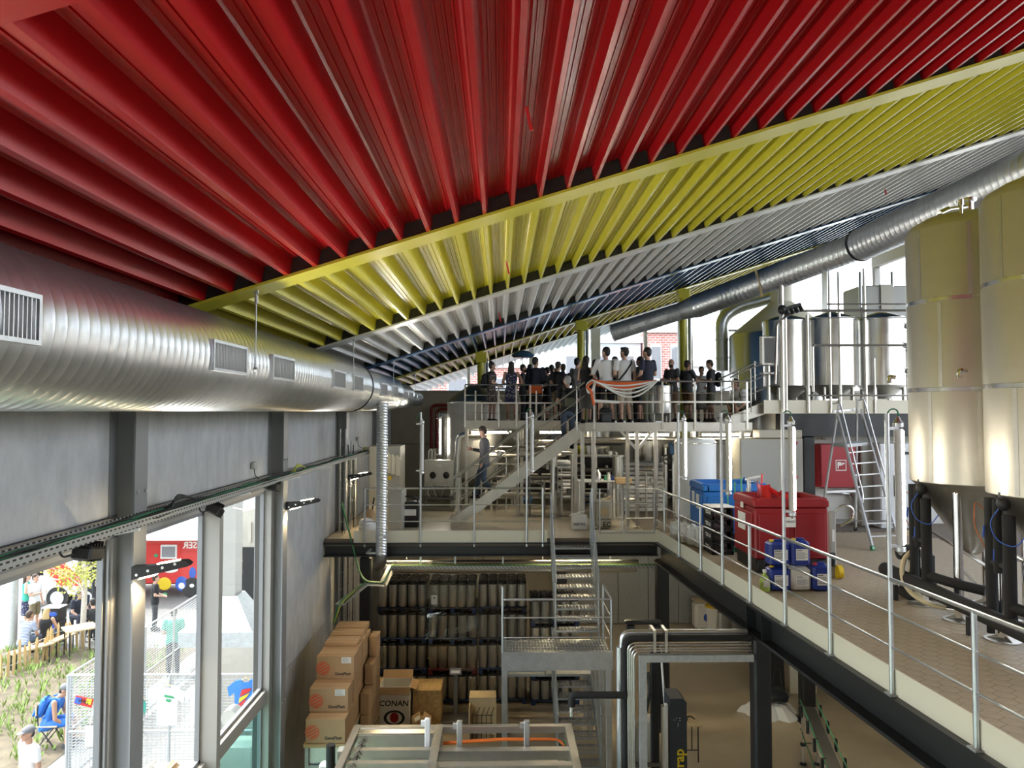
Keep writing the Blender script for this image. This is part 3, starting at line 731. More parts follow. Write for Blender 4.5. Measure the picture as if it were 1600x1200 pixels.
# ---------------------------------------------------------------- mezzanine railings
def post_y(px):
    """depth of the walkway edge where it crosses a photo column"""
    lo, hi = 3.0, 18.0
    for _ in range(40):
        m_ = (lo + hi) / 2
        d = CM.transposed() @ (Vector((edge_x(m_), m_, 5)) - Vector(cam.location)); x = 800 - F * d.x / d.z
        if x > px: lo = m_
        else: hi = m_
    return lo
rail = thing('walkway_railing', 'galvanised three-bar railing along the tiled side walkway', 'railing', (edge_x(9), 9, ZM))
pxs = [1063, 1097, 1131, 1174, 1229, 1300, 1396, 1528]
py_ = [post_y(p) for p in pxs] + [4.6, 3.7]
tall = {1063, 1131, 1229, 1396}
for k, y in enumerate(py_):
    x = edge_x(y) - 0.03; px = pxs[k] if k < len(pxs) else 0
    top = 6.98 if px in tall else ZM + 1.08
    MB().tube([(x, y, 4.15), (x, y, top)], 0.024, 10).build('post', 'galv', rail)
    MB().bb(x - 0.05, x + 0.06, y - 0.06, y + 0.06, 4.14, 4.155).build('base_plate', 'galv_dull', rail, smooth=False)
for h, rr in ((1.08, 0.021), (0.74, 0.0125), (0.40, 0.0125)):
    MB().tube([(edge_x(YB) - 0.03, YB - .02, ZM + h), (edge_x(12) - 0.03, 12, ZM + h), (edge_x(3.5) - 0.03, 3.5, ZM + h)], rr, 10).build('rail', 'galv', rail)
def light_tube(px, y, x, z0, z1, lit, lab, grp='tube lights on the railing posts', m_='tube_light', face=(-0.6, -0.8)):
    t = thing('tube_light', lab, 'lamp', (x, y, z0), grp)
    MB().cyl((x, y, z0 + 0.04), (x, y, z1 - 0.04), 0.042, n=14).build('tube', 'plastic_white', t)
    f = Vector((face[0], face[1], 0)).normalized(); q = Vector((x, y, 0)) + f * 0.030
    if lit: MB().cyl((q.x, q.y, z0 + 0.06), (q.x, q.y, z1 - 0.06), 0.024, n=12).build('diffuser', m_, t)
    for z in (z0, z1): MB().lathe([(0.0, -0.025), (0.05, -0.02), (0.052, 0.02), (0.03, 0.05), (0.012, 0.09)] if z == z1 else [(0.012, -0.06), (0.03, -0.03), (0.052, -0.02), (0.05, 0.02), (0.0, 0.025)], (x, y, z), 14).build('end_cap', 'aluminium', t)
    MB().tube([(x, y, z1 + .08), (x, y, z1 + .15), (x - .06, y, z1 + .17), (x - .11, y, z1 + .13), (x - .115, y, z1 + .03)], 0.008, 6, bend=.04).build('cable', 'cable_green', t)
    MB().bb(x - 0.125, x, y - 0.012, y + 0.012, z0 + 0.02, z0 + 0.05).bb(x - 0.125, x, y - 0.012, y + 0.012, z1 - 0.05, z1 - 0.02).build('clamp', 'aluminium', t, smooth=False)
    return t
labs = {1063: 'upright lit tube light beside the white cylinder tank', 1131: 'upright lit tube light in front of the blue tub', 1229: 'upright lit tube light in front of the red tub', 1396: 'longest-looking lit tube light beside the aluminium ladder'}
zz = {1063: (748, 655), 1131: (770, 657), 1229: (803, 661), 1396: (858, 664)}
for px in (1063, 1131, 1229, 1396):
    y = post_y(px); x = edge_x(y) - 0.03 + 0.115
    light_tube(px, y, x, at(px, zz[px][0], y).z, at(px, zz[px][1], y).z, True, labs[px], face=(0.75, -0.65))
# rear mezzanine railing
rr_ = thing('mezzanine_railing', 'galvanised railing along the rear mezzanine edge left of the stair', 'railing', (-1, YB, ZM))
yy = YB - 0.03
for px in (570, 657, 741, 823, 848):
    x = at(px, 800, yy).x; MB().tube([(x, yy, 4.05), (x, yy, ZM + 1.1 if px not in (657, 823) else 6.98)], 0.022, 8).build('post', 'galv', rr_)
for h, rad in ((1.1, 0.02), (0.74, 0.0125), (0.38, 0.0125)):
    MB().tube([(at(570, 800, yy).x, yy, ZM + h), (at(848, 800, yy).x, yy, ZM + h)], rad, 8).build('rail', 'galv', rr_)
for px, y0, y1, lab in ((652, 738, 660, 'upright unlit tube light beside the slim drop duct'), (824, 736, 650, 'upright unlit tube light in front of the steel stair stringer')):
    light_tube(px, yy + 0.01, at(px, 700, yy).x + 0.10, at(px, y0, yy).z, at(px, y1, yy).z, False, lab)
# gate section right of the stair head
gt = thing('safety_gate', 'galvanised double gate in the railing right of the stair head', 'gate', (2.8, YB, ZM))
gx = [at(p, 800, yy).x for p in (925, 937, 972, 978, 1022, 1038)]
for x in (gx[0], gx[5]): MB().tube([(x, yy, 4.05), (x, yy, ZM + 1.1)], 0.022, 8).build('post', 'galv', gt)
for xa, xb in ((gx[1], gx[2]), (gx[3], gx[4])):
    z0, z1 = ZM + 0.12, ZM + 1.08
    leaf = MB().tube([(xa, yy, z0), (xb, yy, z0), (xb, yy, z1), (xa, yy, z1)], 0.018, 8, closed=True).build('gate_leaf', 'galv', gt)
    for z in (z0 + 0.32, z0 + 0.64): MB().tube([(xa, yy, z), (xb, yy, z)], 0.012, 8).build('bar', 'galv', leaf)
for z in (ZM + 0.35, ZM + 0.8, ZM + 1.08):
    MB().tube([(gx[0], yy, z), (gx[1], yy, z)], 0.01, 6).build('hinge_arm', 'galv', gt); MB().tube([(gx[4], yy, z), (gx[5], yy, z)], 0.01, 6).build('hinge_arm', 'galv', gt)

# ---------------------------------------------------------------- viewing platform on the mezzanine
ZP = 6.70
PX0, PXS, PX1 = -0.98, 2.02, 6.02
PYL, PYR, PYB = 19.9, 17.62, 23.4
pf = thing('viewing_platform', 'stainless steel viewing platform on square legs above the brewing pipes', 'platform', (2.5, 20, ZM))
dk = MB(); dk.prism([(PX0, PYL), (PXS, PYL), (PXS, PYR), (PX1, PYR), (PX1, PYB), (PX0, PYB)], (0, 0, ZP - 0.03), (0, 0, ZP), U=(1, 0, 0), V=(0, 1, 0))
dk.build('deck', 'steel_brushed', pf, smooth=False)
MB().bb(PX0, PXS, PYL - 0.012, PYL, ZP - 0.16, ZP + 0.06).build('fascia', 'steel_brushed', pf, smooth=False)
MB().bb(PXS, PX1, PYR - 0.012, PYR, ZP - 0.16, ZP + 0.04).build('fascia', 'steel_brushed', pf, smooth=False)
for y0 in (PYL + .1, 21.6, PYB - .1): MB().bb(PX0, PX1, y0 - .05, y0 + .05, ZP - .18, ZP - .03).build('joist', 'steel_brushed', pf, smooth=False)
MB().bb(PXS, PX1, PYR + .02, PYR + .12, ZP - .18, ZP - .03).build('joist', 'steel_brushed', pf, smooth=False)
for px, y in ((729, PYL + .06), (815, PYL + .06), (899, 19.0), (910, PYR + .1), (927, PYR + .06), (980, PYR + .3), (1024, PYR + .08), (1084, 18.4), (1160, PYR + .1)):
    x = at(px, 700, y).x
    MB().bevbox((x, y, (ZM + ZP - 0.16) / 2 + 0.03), (0.09, 0.09, ZP - 0.16 - ZM - 0.06), 0.008).build('leg', 'steel_brushed', pf)
    MB().lathe([(0.07, 0), (0.07, 0.012), (0.02, 0.02), (0.02, 0.07)], (x, y, ZM), 12).build('foot', 'steel', pf)
x = at(995, 700, PYR + .05).x
MB().bevbox((x, PYR + .05, (ZM + ZP) / 2 - 0.05), (0.09, 0.09, ZP - ZM - .24), 0.008).build('leg', 'steel_brushed', pf)
MB().lathe([(0.09, 0), (0.09, 0.012), (0.02, 0.03), (0.02, 0.09)], (x, PYR + .05, ZM), 12).build('foot', 'steel', pf)
for sx_ in (-1, 1): MB().bar((x, PYR + .05, ZP - .62), (x + sx_ * 0.38, PYR + .05, ZP - .17), 0.06, 0.06).build('brace', 'steel_brushed', pf, smooth=False)
MB().bar((at(790, 700, PYL).x, PYL + .06, ZP - .17), (at(815, 700, PYL).x, PYL + .06, ZP - .6), 0.06, 0.06).build('brace', 'steel_brushed', pf, smooth=False)
# platform railing
def rail_run(t, p0, p1, posts, zs, m_='steel', top=1.02, flat=0.62):
    p0 = Vector(p0); p1 = Vector(p1)
    for f in posts:
        q = p0 + (p1 - p0) * f; MB().bar(q + Vector((0, 0, -0.12)), q + Vector((0, 0, top + 0.0)), 0.045, 0.03, up=(0, 1, 0)).build('post', m_, t, smooth=False)
    MB().tube([p0 + Vector((0, 0, top)), p1 + Vector((0, 0, top))], 0.021, 8).build('rail', m_, t)
    for z in zs: MB().tube([p0 + Vector((0, 0, z)), p1 + Vector((0, 0, z))], 0.008, 6).build('wire_rail', m_, t)
    MB().bar(p0 + Vector((0, 0, flat * .85)), p1 + Vector((0, 0, flat * .85)), 0.012, 0.04).build('flat_rail', m_, t, smooth=False)
t = thing('platform_railing', 'stainless railing on the platform edge before the dark-dressed visitors', 'railing', (0.5, PYL, ZP))
rail_run(t, (PX0 + .03, PYL - .03, ZP), (at(872, 600, PYL).x, PYL - .03, ZP), (0, .36, .55, .70), (.26, .74))
for px in (743, 753, 808, 838, 851):
    x = at(px, 640, PYL + .1).x; MB().bar((x, PYL + .1, ZP), (x, PYL + .1, ZP + .5 if px in (753, 808, 851) else ZP + .86), .04, .03, up=(0, 1, 0)).build('baluster', 'steel', t, smooth=False)
t = thing('platform_railing', 'stainless railing on the platform edge hung with orange cloth', 'railing', (4.0, PYR, ZP))
rail_run(t, (at(928, 600, PYR).x, PYR - .03, ZP), (PX1 - .05, PYR - .03, ZP), (0, .437, .645, .98), (.26, .74))
t = thing('platform_railing', 'stainless railing along the far edge of the platform under the windows', 'railing', (3.0, PYB, ZP))
rail_run(t, (PX0 + .05, PYB - .05, ZP), (PX1 - .05, PYB - .05, ZP), (0, .2, .4, .6, .8, 1), (.26, .74))
# steel stair from the mezzanine to the platform
sx0, sx1 = at(704, 820, 17.7).x, PXS
st = stair('steel_stair', 'stainless side stair climbing from the mezzanine to the viewing platform', 17.72, (sx1, ZP), (sx0, ZM), 0.88, 11, 'X', 'steel_brushed', True, (0, 1), 0.27)
# fluorescent fixtures under the platform
for k, (pa, pb, y) in enumerate(((735, 800, 20.1), (842, 895, 20.1), (975, 1046, 17.95), (1096, 1172, 17.95))):
    xa, xb = at(pa, 675, y).x, at(pb, 675, y).x; z = ZP - .27
    t = thing('batten_light', ['twin-tube batten light above the walking man', 'twin-tube batten light behind the stair head', 'twin-tube batten light beside the braced leg', 'twin-tube batten light beyond the white cylinder tank'][k], 'lamp', ((xa + xb) / 2, y, z))
    MB().bevbox(((xa + xb) / 2, y, z + .05), (xb - xa, .14, .05), .01).build('housing', 'plastic_white', t)
    for dy_ in (-.045, .045): MB().cyl((xa + .03, y + dy_, z), (xb - .03, y + dy_, z), .026, n=10).build('tube', 'panel_light', t)

# ---------------------------------------------------------------- raised platform on the tank side
ZQ = 7.25; QX0, QY = 6.28, 17.55
rp = thing('raised_platform', 'raised steel platform with pale fascia carrying the bright tanks', 'platform', (9, 20, ZM))
MB().bb(QX0, XR - .05, QY, 24.0, ZQ - .05, ZQ).build('deck', 'steel_brushed', rp, smooth=False)
MB().bb(QX0, XR - .05, QY - .02, QY, ZQ - .30, ZQ + .02).build('fascia', 'cream_plate', rp, smooth=False)
MB().bb(QX0 + .4, XR - .05, QY + .02, QY + .32, ZQ - .84, ZQ - .30).build('edge_beam', 'black_steel', rp, smooth=False)
MB().bevbox((at(1265, 740, 17.6).x, 17.75, (ZM + ZQ - .84) / 2), (.29, .29, ZQ - .84 - ZM), .03).build('leg', 'black_steel', rp)
struct('wall_utility', MB().bb(7.3, XR - .05, 18.3, 18.4, ZM, ZQ - .84), 'wall_white', 'white utility wall behind the ladder and fire cabinet', smooth=False)
# short flight from the viewing platform up to it
stair('short_stair', 'short stainless stair where a man sits, rising to the raised platform', 17.75, (QX0 + .25, ZQ), (5.55, ZP), 0.95, 3, 'X', 'steel_brushed', True, (0, 1), .26)
# pipe cage
cg = thing('pipe_cage', 'tubular stainless guard frame in front of the bright tanks', 'railing', (8, QY, ZQ))
def pz(px, py, y=QY): return at(px, py, y)
for px, top, r in ((1222, 408, .055), (1228, 490, .03), (1262, 492, .035), (1297, 400, .03), (1312, 425, .035), (1352, 420, .035), (1366, 560, .02)):
    a = pz(px, 630); MB().tube([(a.x, QY - .04, ZQ - .28), (a.x, QY - .04, pz(px, top).z)], r, 10).build('upright', 'steel', cg)
for py, xa, xb, r in ((486, 1240, 1440, .035), (476, 1290, 1440, .022), (540, 1270, 1440, .03), (497, 1265, 1440, .012), (618, 1262, 1440, .02)):
    a, c_ = pz(xa, py), pz(xb, py); MB().tube([(a.x, QY - .08, a.z), (c_.x, QY - .08, a.z)], r, 8).build('cross_pipe', 'steel', cg)
a = pz(1240, 486); MB().tube([(a.x, QY - .08, a.z), (pz(1212, 505).x, QY - .08, pz(1212, 505).z), (pz(1208, 515).x, QY - .08, pz(1208, 600).z)], .03, 8, bend=.1).build('bent_pipe', 'steel', cg)
a = pz(1270, 540); MB().tube([(a.x + .1, QY - .08, a.z), (a.x - .04, QY - .08, a.z), (a.x - .04, QY - .08, pz(1266, 612).z)], .03, 8, bend=.1).build('bent_pipe', 'steel', cg)
# ---------------------------------------------------------------- tall fermenting tanks
def fermenter(cx, cy, lab, mirror=1):
    t = thing('fermenting_tank', lab, 'tank', (cx, cy, ZM), 'tall fermenting tanks on the walkway')
    r = 0.765; zb, zt = 6.02, 9.55
    MB().lathe([(r - .01, zb), (r, zb + .012), (r, zt - .03), (r - .02, zt)], (cx, cy, 0), 72).build('shell', 'tank_steel', t)
    MB().lathe([(r - .02, zt), (r - .06, zt + .07), (r * .7, zt + .17), (r * .35, zt + .24), (0.0, zt + .26)], (cx, cy, 0), 56, cap=False).build('dome', 'tank_steel', t)
    MB().lathe([(r - .012, zb), (r - .06, zb - .04), (0.12, zb - .95), (0.06, zb - 1.0), (0.0, zb - 1.0)], (cx, cy, 0), 56, cap=False).build('cone', 'steel_brushed', t)
    for z in (7.30, 8.52): MB().lathe([(r, z - .03), (r + .004, z - .026), (r + .004, z + .026), (r, z + .03)], (cx, cy, 0), 72, cap=False).build('weld_band', 'steel', t)
    for a, z0, z1 in ((-115, zb + .02, 7.27), (-100 - 60, zb + .02, 7.27), (-148, 7.33, 8.49), (-75, 7.33, 8.49), (-120, 8.55, zt - .03), (-170, 8.55, zt - .03)):
        b = MB(); th = R(a)
        for d in (-.03, .03):
            pass
        P = []
        for z in (z0, z1):
            for d in (-.034, .034): P.append((cx + (r + .003) * math.cos(th + d), cy + (r + .003) * math.sin(th + d), z))
        for z in (z0, z1):
            for d in (-.034, .034): P.append((cx + (r - .004) * math.cos(th + d), cy + (r - .004) * math.sin(th + d), z))
        b.add(P, [(0, 1, 3, 2), (4, 6, 7, 5), (0, 4, 5, 1), (2, 3, 7, 6), (0, 2, 6, 4), (1, 5, 7, 3)])
        b.build('cover_strip', 'steel_brushed', t, smooth=False)
    for lx in (-.46, .46):
        for ly in (-.40, .42):
            x, y = cx + lx, cy + ly
            leg = MB().cyl((x, y, ZM + .05), (x, y, zb - .12), 0.06, n=18).ell((x, y, zb - .12), (.06, .06, .06), 14, 8).build('leg', 'chrome', t)
            ft = MB().lathe([(0.0, 0.0), (.2, 0.0), (.2, .012), (.07, .02), (.03, .03), (.03, .08)], (x, y, ZM + .004), 24).build('foot', 'steel_brushed', leg)
            g = MB()
            for a in (30, 150, 270):
                c_, s_ = math.cos(R(a)), math.sin(R(a)); g.prism([(.03, .012), (.17, .012), (.17, .02), (.03, .09)], Vector((x - s_ * .004, y + c_ * .004, ZM)), Vector((x + s_ * .004, y - c_ * .004, ZM)), U=(c_, s_, 0))
            g.build('gusset', 'steel_brushed', leg, smooth=False); g = None
    # insulated glycol pipes on the walkway side
    for dx_, dy_, z0, z1, r_ in ((-.66, .30, 4.45, 5.96, .062), (-.70, .12, 5.1, 5.96, .05), (-.70, -.08, 4.5, 5.80, .07), (-.58, .46, 4.3, 5.9, .045)):
        x, y = cx + dx_, cy + dy_; MB().tube([(x, y, z0), (x, y, z1)], r_, 12).build('insulated_pipe', 'black_foam', t)
    MB().tube([(cx - .66, cy + .3, 5.2), (cx - .70, cy - .08, 5.2)], .045, 10).build('insulated_pipe', 'black_foam', t)
    MB().tube([(cx - .70, cy - .08, 4.75), (cx - .55, cy - .45, 4.72), (cx - .3, cy - .7, 4.68)], .065, 12, bend=.1).build('insulated_pipe', 'black_foam', t)
    v = MB().ell((cx - .72, cy - .02, 5.93), (.075, .075, .09), 12, 8).cyl((cx - .72, cy - .02, 5.98), (cx - .72, cy - .02, 6.06), .05, n=12).build('valve', 'black_plastic', t)
    MB().tube([(cx - .75, cy - .02, 5.9), (cx - .85, cy + .05, 5.7), (cx - .83, cy - .05, 5.5), (cx - .74, cy - .25, 5.45), (cx - .66, cy - .3, 5.6)], .007, 6, bend=.1).build('air_line', 'cable_blue', t)
    MB().tube([(cx - .62, cy + .48, 5.8), (cx - .72, cy + .5, 5.9), (cx - .76, cy + .46, 5.6), (cx - .66, cy + .42, 5.35)], .006, 6, bend=.1).build('air_line', 'cable_orange', t)
    for z, yo in ((5.55, .30), (5.3, .12)): MB().tube([(cx - .74, cy + yo, z + .08), (cx - .75, cy + yo, z - .06)], .012, 6).build('sensor_tip', 'cable_blue', t)
    MB().tube([(cx - .46, cy + .42, 5.35), (cx + .2, cy - .42, 4.75)], .022, 8).build('brace', 'steel', t)
    MB().tube([(cx - .46, cy - .40, 4.95), (cx + .3, cy + .42, 4.5)], .022, 8).build('brace', 'steel', t)
    fx, fy = cx - .38, cy - .5
    MB().cyl((fx, fy, zt - .05), (fx, fy, zt + .25), .022, n=10).cyl((fx, fy, zt + .22), (fx, fy, zt + .30), .034, n=10).bar((fx - .06, fy, zt + .27), (fx + .02, fy, zt + .27), .02, .02).build('sample_cock', 'steel', t)
    tf = MB().cyl((cx + .05, cy, zt + .2), (cx + .05, cy, zt + .42), .06, n=14).cyl((cx + .05, cy, zt + .42), (cx + .05, cy, zt + .46), .1, n=14).cyl((cx - .3, cy - .1, zt + .27), (cx + .05, cy, zt + .34), .035, n=10).cyl((cx - .45, cy - .13, zt + .2), (cx - .3, cy - .1, zt + .27), .05, n=10)
    tf.build('top_fitting', 'steel', t)
    m_ = MB().tube([(cx - .76, cy + .52, 7.5), (cx - .84, cy + .55, 7.52), (cx - .84, cy + .55, 7.42)], .03, 8, bend=.04).build('side_nozzle', 'chrome', t)
    return t
fermenter(6.57, 10.25, 'tall satin steel fermenting tank beside the aluminium ladder')
fermenter(6.57, 8.58, 'tall satin steel fermenting tank cropped by the frame beside another')
mp_ = thing('insulated_main', 'thick black insulated pipe running low beneath the fermenting tanks', 'pipe', (5.9, 9.5, ZM))
MB().tube([(5.82, 11.2, 4.62), (5.82, 7.0, 4.50)], .10, 14).build('pipe_run', 'black_foam', mp_)
for y in (10.9, 9.2, 7.6): MB().bar((5.82, y, ZM), (5.82, y, 4.45), .05, .05).build('support', 'black_steel', mp_, smooth=False)
mp_ = thing('pump', 'black pump block on the floor behind the cream hose', 'pump', (6.3, 11.05, ZM))
MB().cyl((6.05, 11.0, 4.46), (6.45, 11.15, 4.46), .15, n=18).build('motor', 'black_plastic', mp_); MB().bevbox((6.3, 11.05, 4.7), (.3, .22, .36), .02).build('pump_head', 'black_plastic', mp_); MB().bevbox((6.25, 11.05, ZM + .08), (.5, .3, .15), .02).build('base', 'black_steel', mp_); MB().cyl((5.9, 10.95, 4.92), (6.1, 10.95, 4.92), .11, n=16).build('inlet', 'rubber', mp_)
hs = thing('cream_hose', 'cream hose hanging in loops beside the tank feet', 'hose', (5.5, 10.9, ZM))
a = at(1437, 853, 10.7)
MB().tube([a, at(1412, 870, 10.65), at(1408, 900, 10.6), at(1420, 925, 10.4), at(1450, 945, 10.1), at(1492, 952, 9.9)], .033, 10, bend=.25).build('hose_loop', 'hose_cream', hs)
MB().tube([a + Vector((0, .05, -.04)), at(1424, 875, 10.75), at(1422, 905, 10.7), at(1434, 930, 10.6), at(1448, 941, 10.5)], .033, 10, bend=.25).build('hose_loop', 'hose_cream', hs)
MB().cyl(at(1480, 951, 9.95), at(1497, 953, 9.85), .04, n=10).build('coupling', 'steel', hs)

# ---------------------------------------------------------------- bright tanks and kettles on the raised platform
def upright_tank(name, lab, cx, cy, r, z0, z1, floor, cat='tank', m_='steel', cone=0.35, group=None, legs=4, lh=None, dome=.18):
    t = thing(name, lab, cat, (cx, cy, floor), group)
    MB().lathe([(r - .01, z0), (r, z0 + .01), (r, z1 - .01), (r - .01, z1)], (cx, cy, 0), 48).build('shell', m_, t)
    MB().lathe([(r - .01, z1), (r - .04, z1 + .04), (r * .25, z1 + dome), (r * .2, z1 + dome + .02), (0.0, z1 + dome + .02)], (cx, cy, 0), 40, cap=False).build('lid', m_, t)
    MB().lathe([(r - .01, z0), (r * .3, z0 - cone), (0, z0 - cone - .01)], (cx, cy, 0), 40, cap=False).build('cone', 'steel_brushed', t)
    for k in range(legs):
        a = R(45 + 90 * k); x, y = cx + r * .85 * math.cos(a), cy + r * .85 * math.sin(a)
        MB().tube([(x, y, floor), (x, y, z0 + .05)], .045, 10).build('leg', 'steel_brushed', t)
    MB().lathe([(r, 0), (r + .008, .006), (r + .008, .03), (r, .036)], (cx, cy, z1 - .06), 48, cap=False).build('rim_band', 'steel', t)
    return t
for k, (px, lab) in enumerate(((1240, 'narrow-looking bright steel tank behind the dark camera post'), (1299, 'bright steel tank behind the guard frame above the ladder'), (1377, 'bright steel tank behind the guard frame next to the tall fermenter'))):
    c = at(px, 550, 20.0); upright_tank('bright_tank', lab, c.x, 20.0 + (.5 if k == 0 else 0), .635, at(px, 603, 20).z, at(px, 499, 20).z, ZQ, m_='steel', group='bright tanks on the raised platform')
c = at(1222, 560, 22.6)
kt = thing('brew_kettle', 'large steel brew kettle with pale conical hood by the rear glazing', 'tank', (c.x, 22.6, ZM))
kr = c.x - at(1143, 560, 22.6).x
MB().lathe([(kr, ZM + .6), (kr, 9.33), (kr - .02, 9.36)], (c.x, 22.6, 0), 64).build('shell', 'steel', kt)
MB().lathe([(kr - .02, 9.36), (.35, 10.35), (.32, 10.37), (.32, 10.9), (0, 10.9)], (c.x, 22.6, 0), 64, cap=False).build('hood', 'cream_plate', kt)
for a in range(4): MB().tube([(c.x + kr * .8 * math.cos(a * 1.57 + .7), 22.6 + kr * .8 * math.sin(a * 1.57 + .7), ZM), (c.x + kr * .8 * math.cos(a * 1.57 + .7), 22.6 + kr * .8 * math.sin(a * 1.57 + .7), ZM + .65)], .06, 10).build('leg', 'steel', kt)
c = at(1385, 450, 22.5)
ah = thing('air_handler', 'pale green-grey air handling box high behind the bright tanks', 'machine', (c.x, 22.5, ZQ))
MB().bevbox((c.x + .3, 23.0, 10.35), (2.3, 1.2, 1.05), .04).build('casing', 'cabinet_grey', ah)
MB().bb(c.x - .25, c.x + .1, 22.35, 22.45, 9.4, 10.9).build('duct_flange', 'cabinet_beige', ah, smooth=False)
for dx_ in (-.7, 1.3): 
    for dy_ in (22.6, 23.4): MB().bb(c.x + dx_ - .04, c.x + dx_ + .04, dy_ - .04, dy_ + .04, ZQ, 9.85).build('leg', 'frame_grey', ah, smooth=False)
for xx in (1345, 1395): 
    a = at(xx, 420, 22.4); MB().tube([(a.x, 22.45, 10.2), (a.x, 22.45, 11.3)], .05, 10).build('pipe', 'galv', ah)
# control screen, spotlight on the post
c = at(1202, 548, 17.75)
cs = thing('control_screen', 'grey control screen box on a post beside the sitting man', 'screen', (c.x, 17.75, ZQ))
MB().bevbox((c.x, 17.8, c.z), (.40, .16, .72), .015).build('casing', 'steel_brushed', cs); MB().bb(c.x - .13, c.x + .12, 17.715, 17.722, c.z - .3, c.z + .3).build('screen', 'ink_grey', cs, smooth=False)
MB().tube([(c.x, 17.82, ZQ), (c.x, 17.82, c.z - .3)], .035, 10).build('stand', 'steel', cs)
MB().bevbox((c.x + .02, 17.78, c.z - .55), (.42, .3, .05), .01).build('keyboard_shelf', 'steel_brushed', cs)
c = at(1238, 480, 17.4)
spt = thing('stage_spotlight', 'black multi-head spotlight clamped to the tall steel post', 'lamp', tuple(c))
MB().bevbox(c, (.42, .14, .10), .02, (0, -.32, 0)).build('bar', 'black_plastic', spt)
for k in range(4): 
    q = c + Vector((-.17 + k * .11, -.03, -.06 + k * .035)); MB().cyl(q, q + Vector((.03, -.06, -.14)), .04, .05, n=12).build('lamp_head', 'black_plastic', spt)
MB().ell(c + Vector((-.24, 0, -.06)), (.11, .09, .12), 12, 8).build('clamp_head', 'black_plastic', spt)
# fittings between the bright tanks and the big fermenter
for k, (px, py) in enumerate(((1418, 510), (1416, 540), (1419, 580))):
    c = at(px, py, 18.4); t = thing('valve_cluster', ['shiny valve cluster high beside the tall fermenter', 'shiny valve cluster at mid height beside the tall fermenter', 'shiny valve cluster low beside the tall fermenter'][k], 'valve', (c.x, 18.4, ZQ))
    MB().tube([(c.x, 18.4, ZQ), (c.x, 18.4, c.z)], .02, 8).build('pipe', 'steel', t); MB().ell(c, (.09, .09, .07), 12, 8).build('bulb', 'chrome', t); MB().cyl(c + Vector((-.12, 0, .08)), c + Vector((.14, 0, .08)), .03, n=10).build('cross_pipe', 'chrome', t)
    MB().tube([c + Vector((-.1, -.05, -.1)), c + Vector((.05, -.1, -.2)), c + Vector((.12, -.05, -.1))], .008, 6, bend=.05).build('cables', 'cable_black' if k else 'pipe_red', t)

# ---------------------------------------------------------------- utility wall: cabinets, fire box, ladder
def cabinet(name, lab, cat, px0, px1, py0, py1, y, dep, m_, z0=None, doors=1, handle=None, dm=None):
    a = at(px0, py0, y); b_ = at(px1, py1, y); z0 = b_.z if z0 is None else z0
    t = thing(name, lab, cat, ((a.x + b_.x) / 2, y + dep / 2, z0))
    MB().bevbox(((a.x + b_.x) / 2, y + dep / 2, (a.z + z0) / 2), (b_.x - a.x, dep, a.z - z0), .012).build('body', m_, t)
    w = (b_.x - a.x - .04) / doors
    for k in range(doors):
        x0 = a.x + .02 + k * w
        d = MB().bb(x0 + .006, x0 + w - .006, y - .014, y + .002, z0 + .08, a.z - .04).build('door', dm or m_, t, smooth=False)
        if handle: MB().bb(x0 + w - .10 if k == 0 else x0 + .05, x0 + w - .05 if k == 0 else x0 + .10, y - .03, y - .013, (a.z + z0) / 2 - .25, (a.z + z0) / 2 + .25).build('handle', handle, d, smooth=False)
    return t
cab = cabinet('control_cabinet', 'beige control cabinet left of the black platform column', 'cabinet', 1156, 1256, 685, 815, 17.25, .6, 'cabinet_beige', ZM, 1, None, 'cabinet_grey')
c = at(1190, 690, 17.2); MB().bb(at(1186, 0 + 690, 17.2).x, at(1252, 690, 17.2).x, 17.15, 17.6, at(1186, 684, 17.2).z, at(1186, 672, 17.2).z).build('top_duct', 'cabinet_beige', cab, smooth=False)
for py in (692, 745):
    c = at(1243, py, 17.22); MB().bb(c.x - .04, c.x + .04, 17.2, 17.25, c.z - .04, c.z + .04).build('alarm_button', 'fire_red', cab, smooth=False)
MB().bb(at(1240, 760, 17.2).x, at(1252, 760, 17.2).x, 17.24, 17.26, at(1240, 763, 17.2).z, at(1240, 757, 17.2).z).build('vent_slot', 'cabinet_grey', cab, smooth=False)
cabinet('utility_cabinet', 'tall white double-door cabinet with black handles behind the ladder', 'cabinet', 1374, 1432, 693, 832, 17.55, .5, 'cabinet_white', ZM, 2, 'black_plastic')
c = at(1418, 708, 17.5); MB().bb(c.x - .09, c.x + .09, 17.50, 17.55, c.z - .03, c.z + .03).build('cabinet_meter', 'black_plastic', bpy.data.objects['utility_cabinet'], smooth=False)
cabinet('partition_panel', 'narrow grey panel between the fire cabinet and the white cabinet', 'panel', 1345, 1366, 690, 826, 17.9, .3, 'cabinet_grey', ZM)
fb = cabinet('fire_hose_cabinet', 'red fire hose cabinet on the white wall behind the ladder', 'cabinet', 1281, 1338, 694, 762, 17.85, .44, 'fire_red')
c = at(1314, 727, 17.83); MB().bb(c.x - .13, c.x + .13, 17.825, 17.836, c.z - .13, c.z + .13).build('symbol_border', 'paper', fb, smooth=False); MB().bb(c.x - .11, c.x + .11, 17.82, 17.83, c.z - .11, c.z + .11).build('symbol_field', 'fire_red', fb, smooth=False)
MB().bb(c.x - .09, c.x - .06, 17.815, 17.825, c.z - .08, c.z + .08).bb(c.x - .06, c.x + .0, 17.815, 17.825, c.z - .01, c.z + .08).prism([(0.0, .0), (.08, .03), (.08, .07), (0.0, .05)], (c.x, 17.815, c.z), (c.x, 17.825, c.z)).build('symbol', 'paper', fb, smooth=False)
bk = MB().bb(c.x - .45, c.x + .45, 18.27, 18.31, ZM, ZM + .12); struct('baseboard_utility', bk, 'frame_grey', 'grey skirting below the fire cabinet', smooth=False)
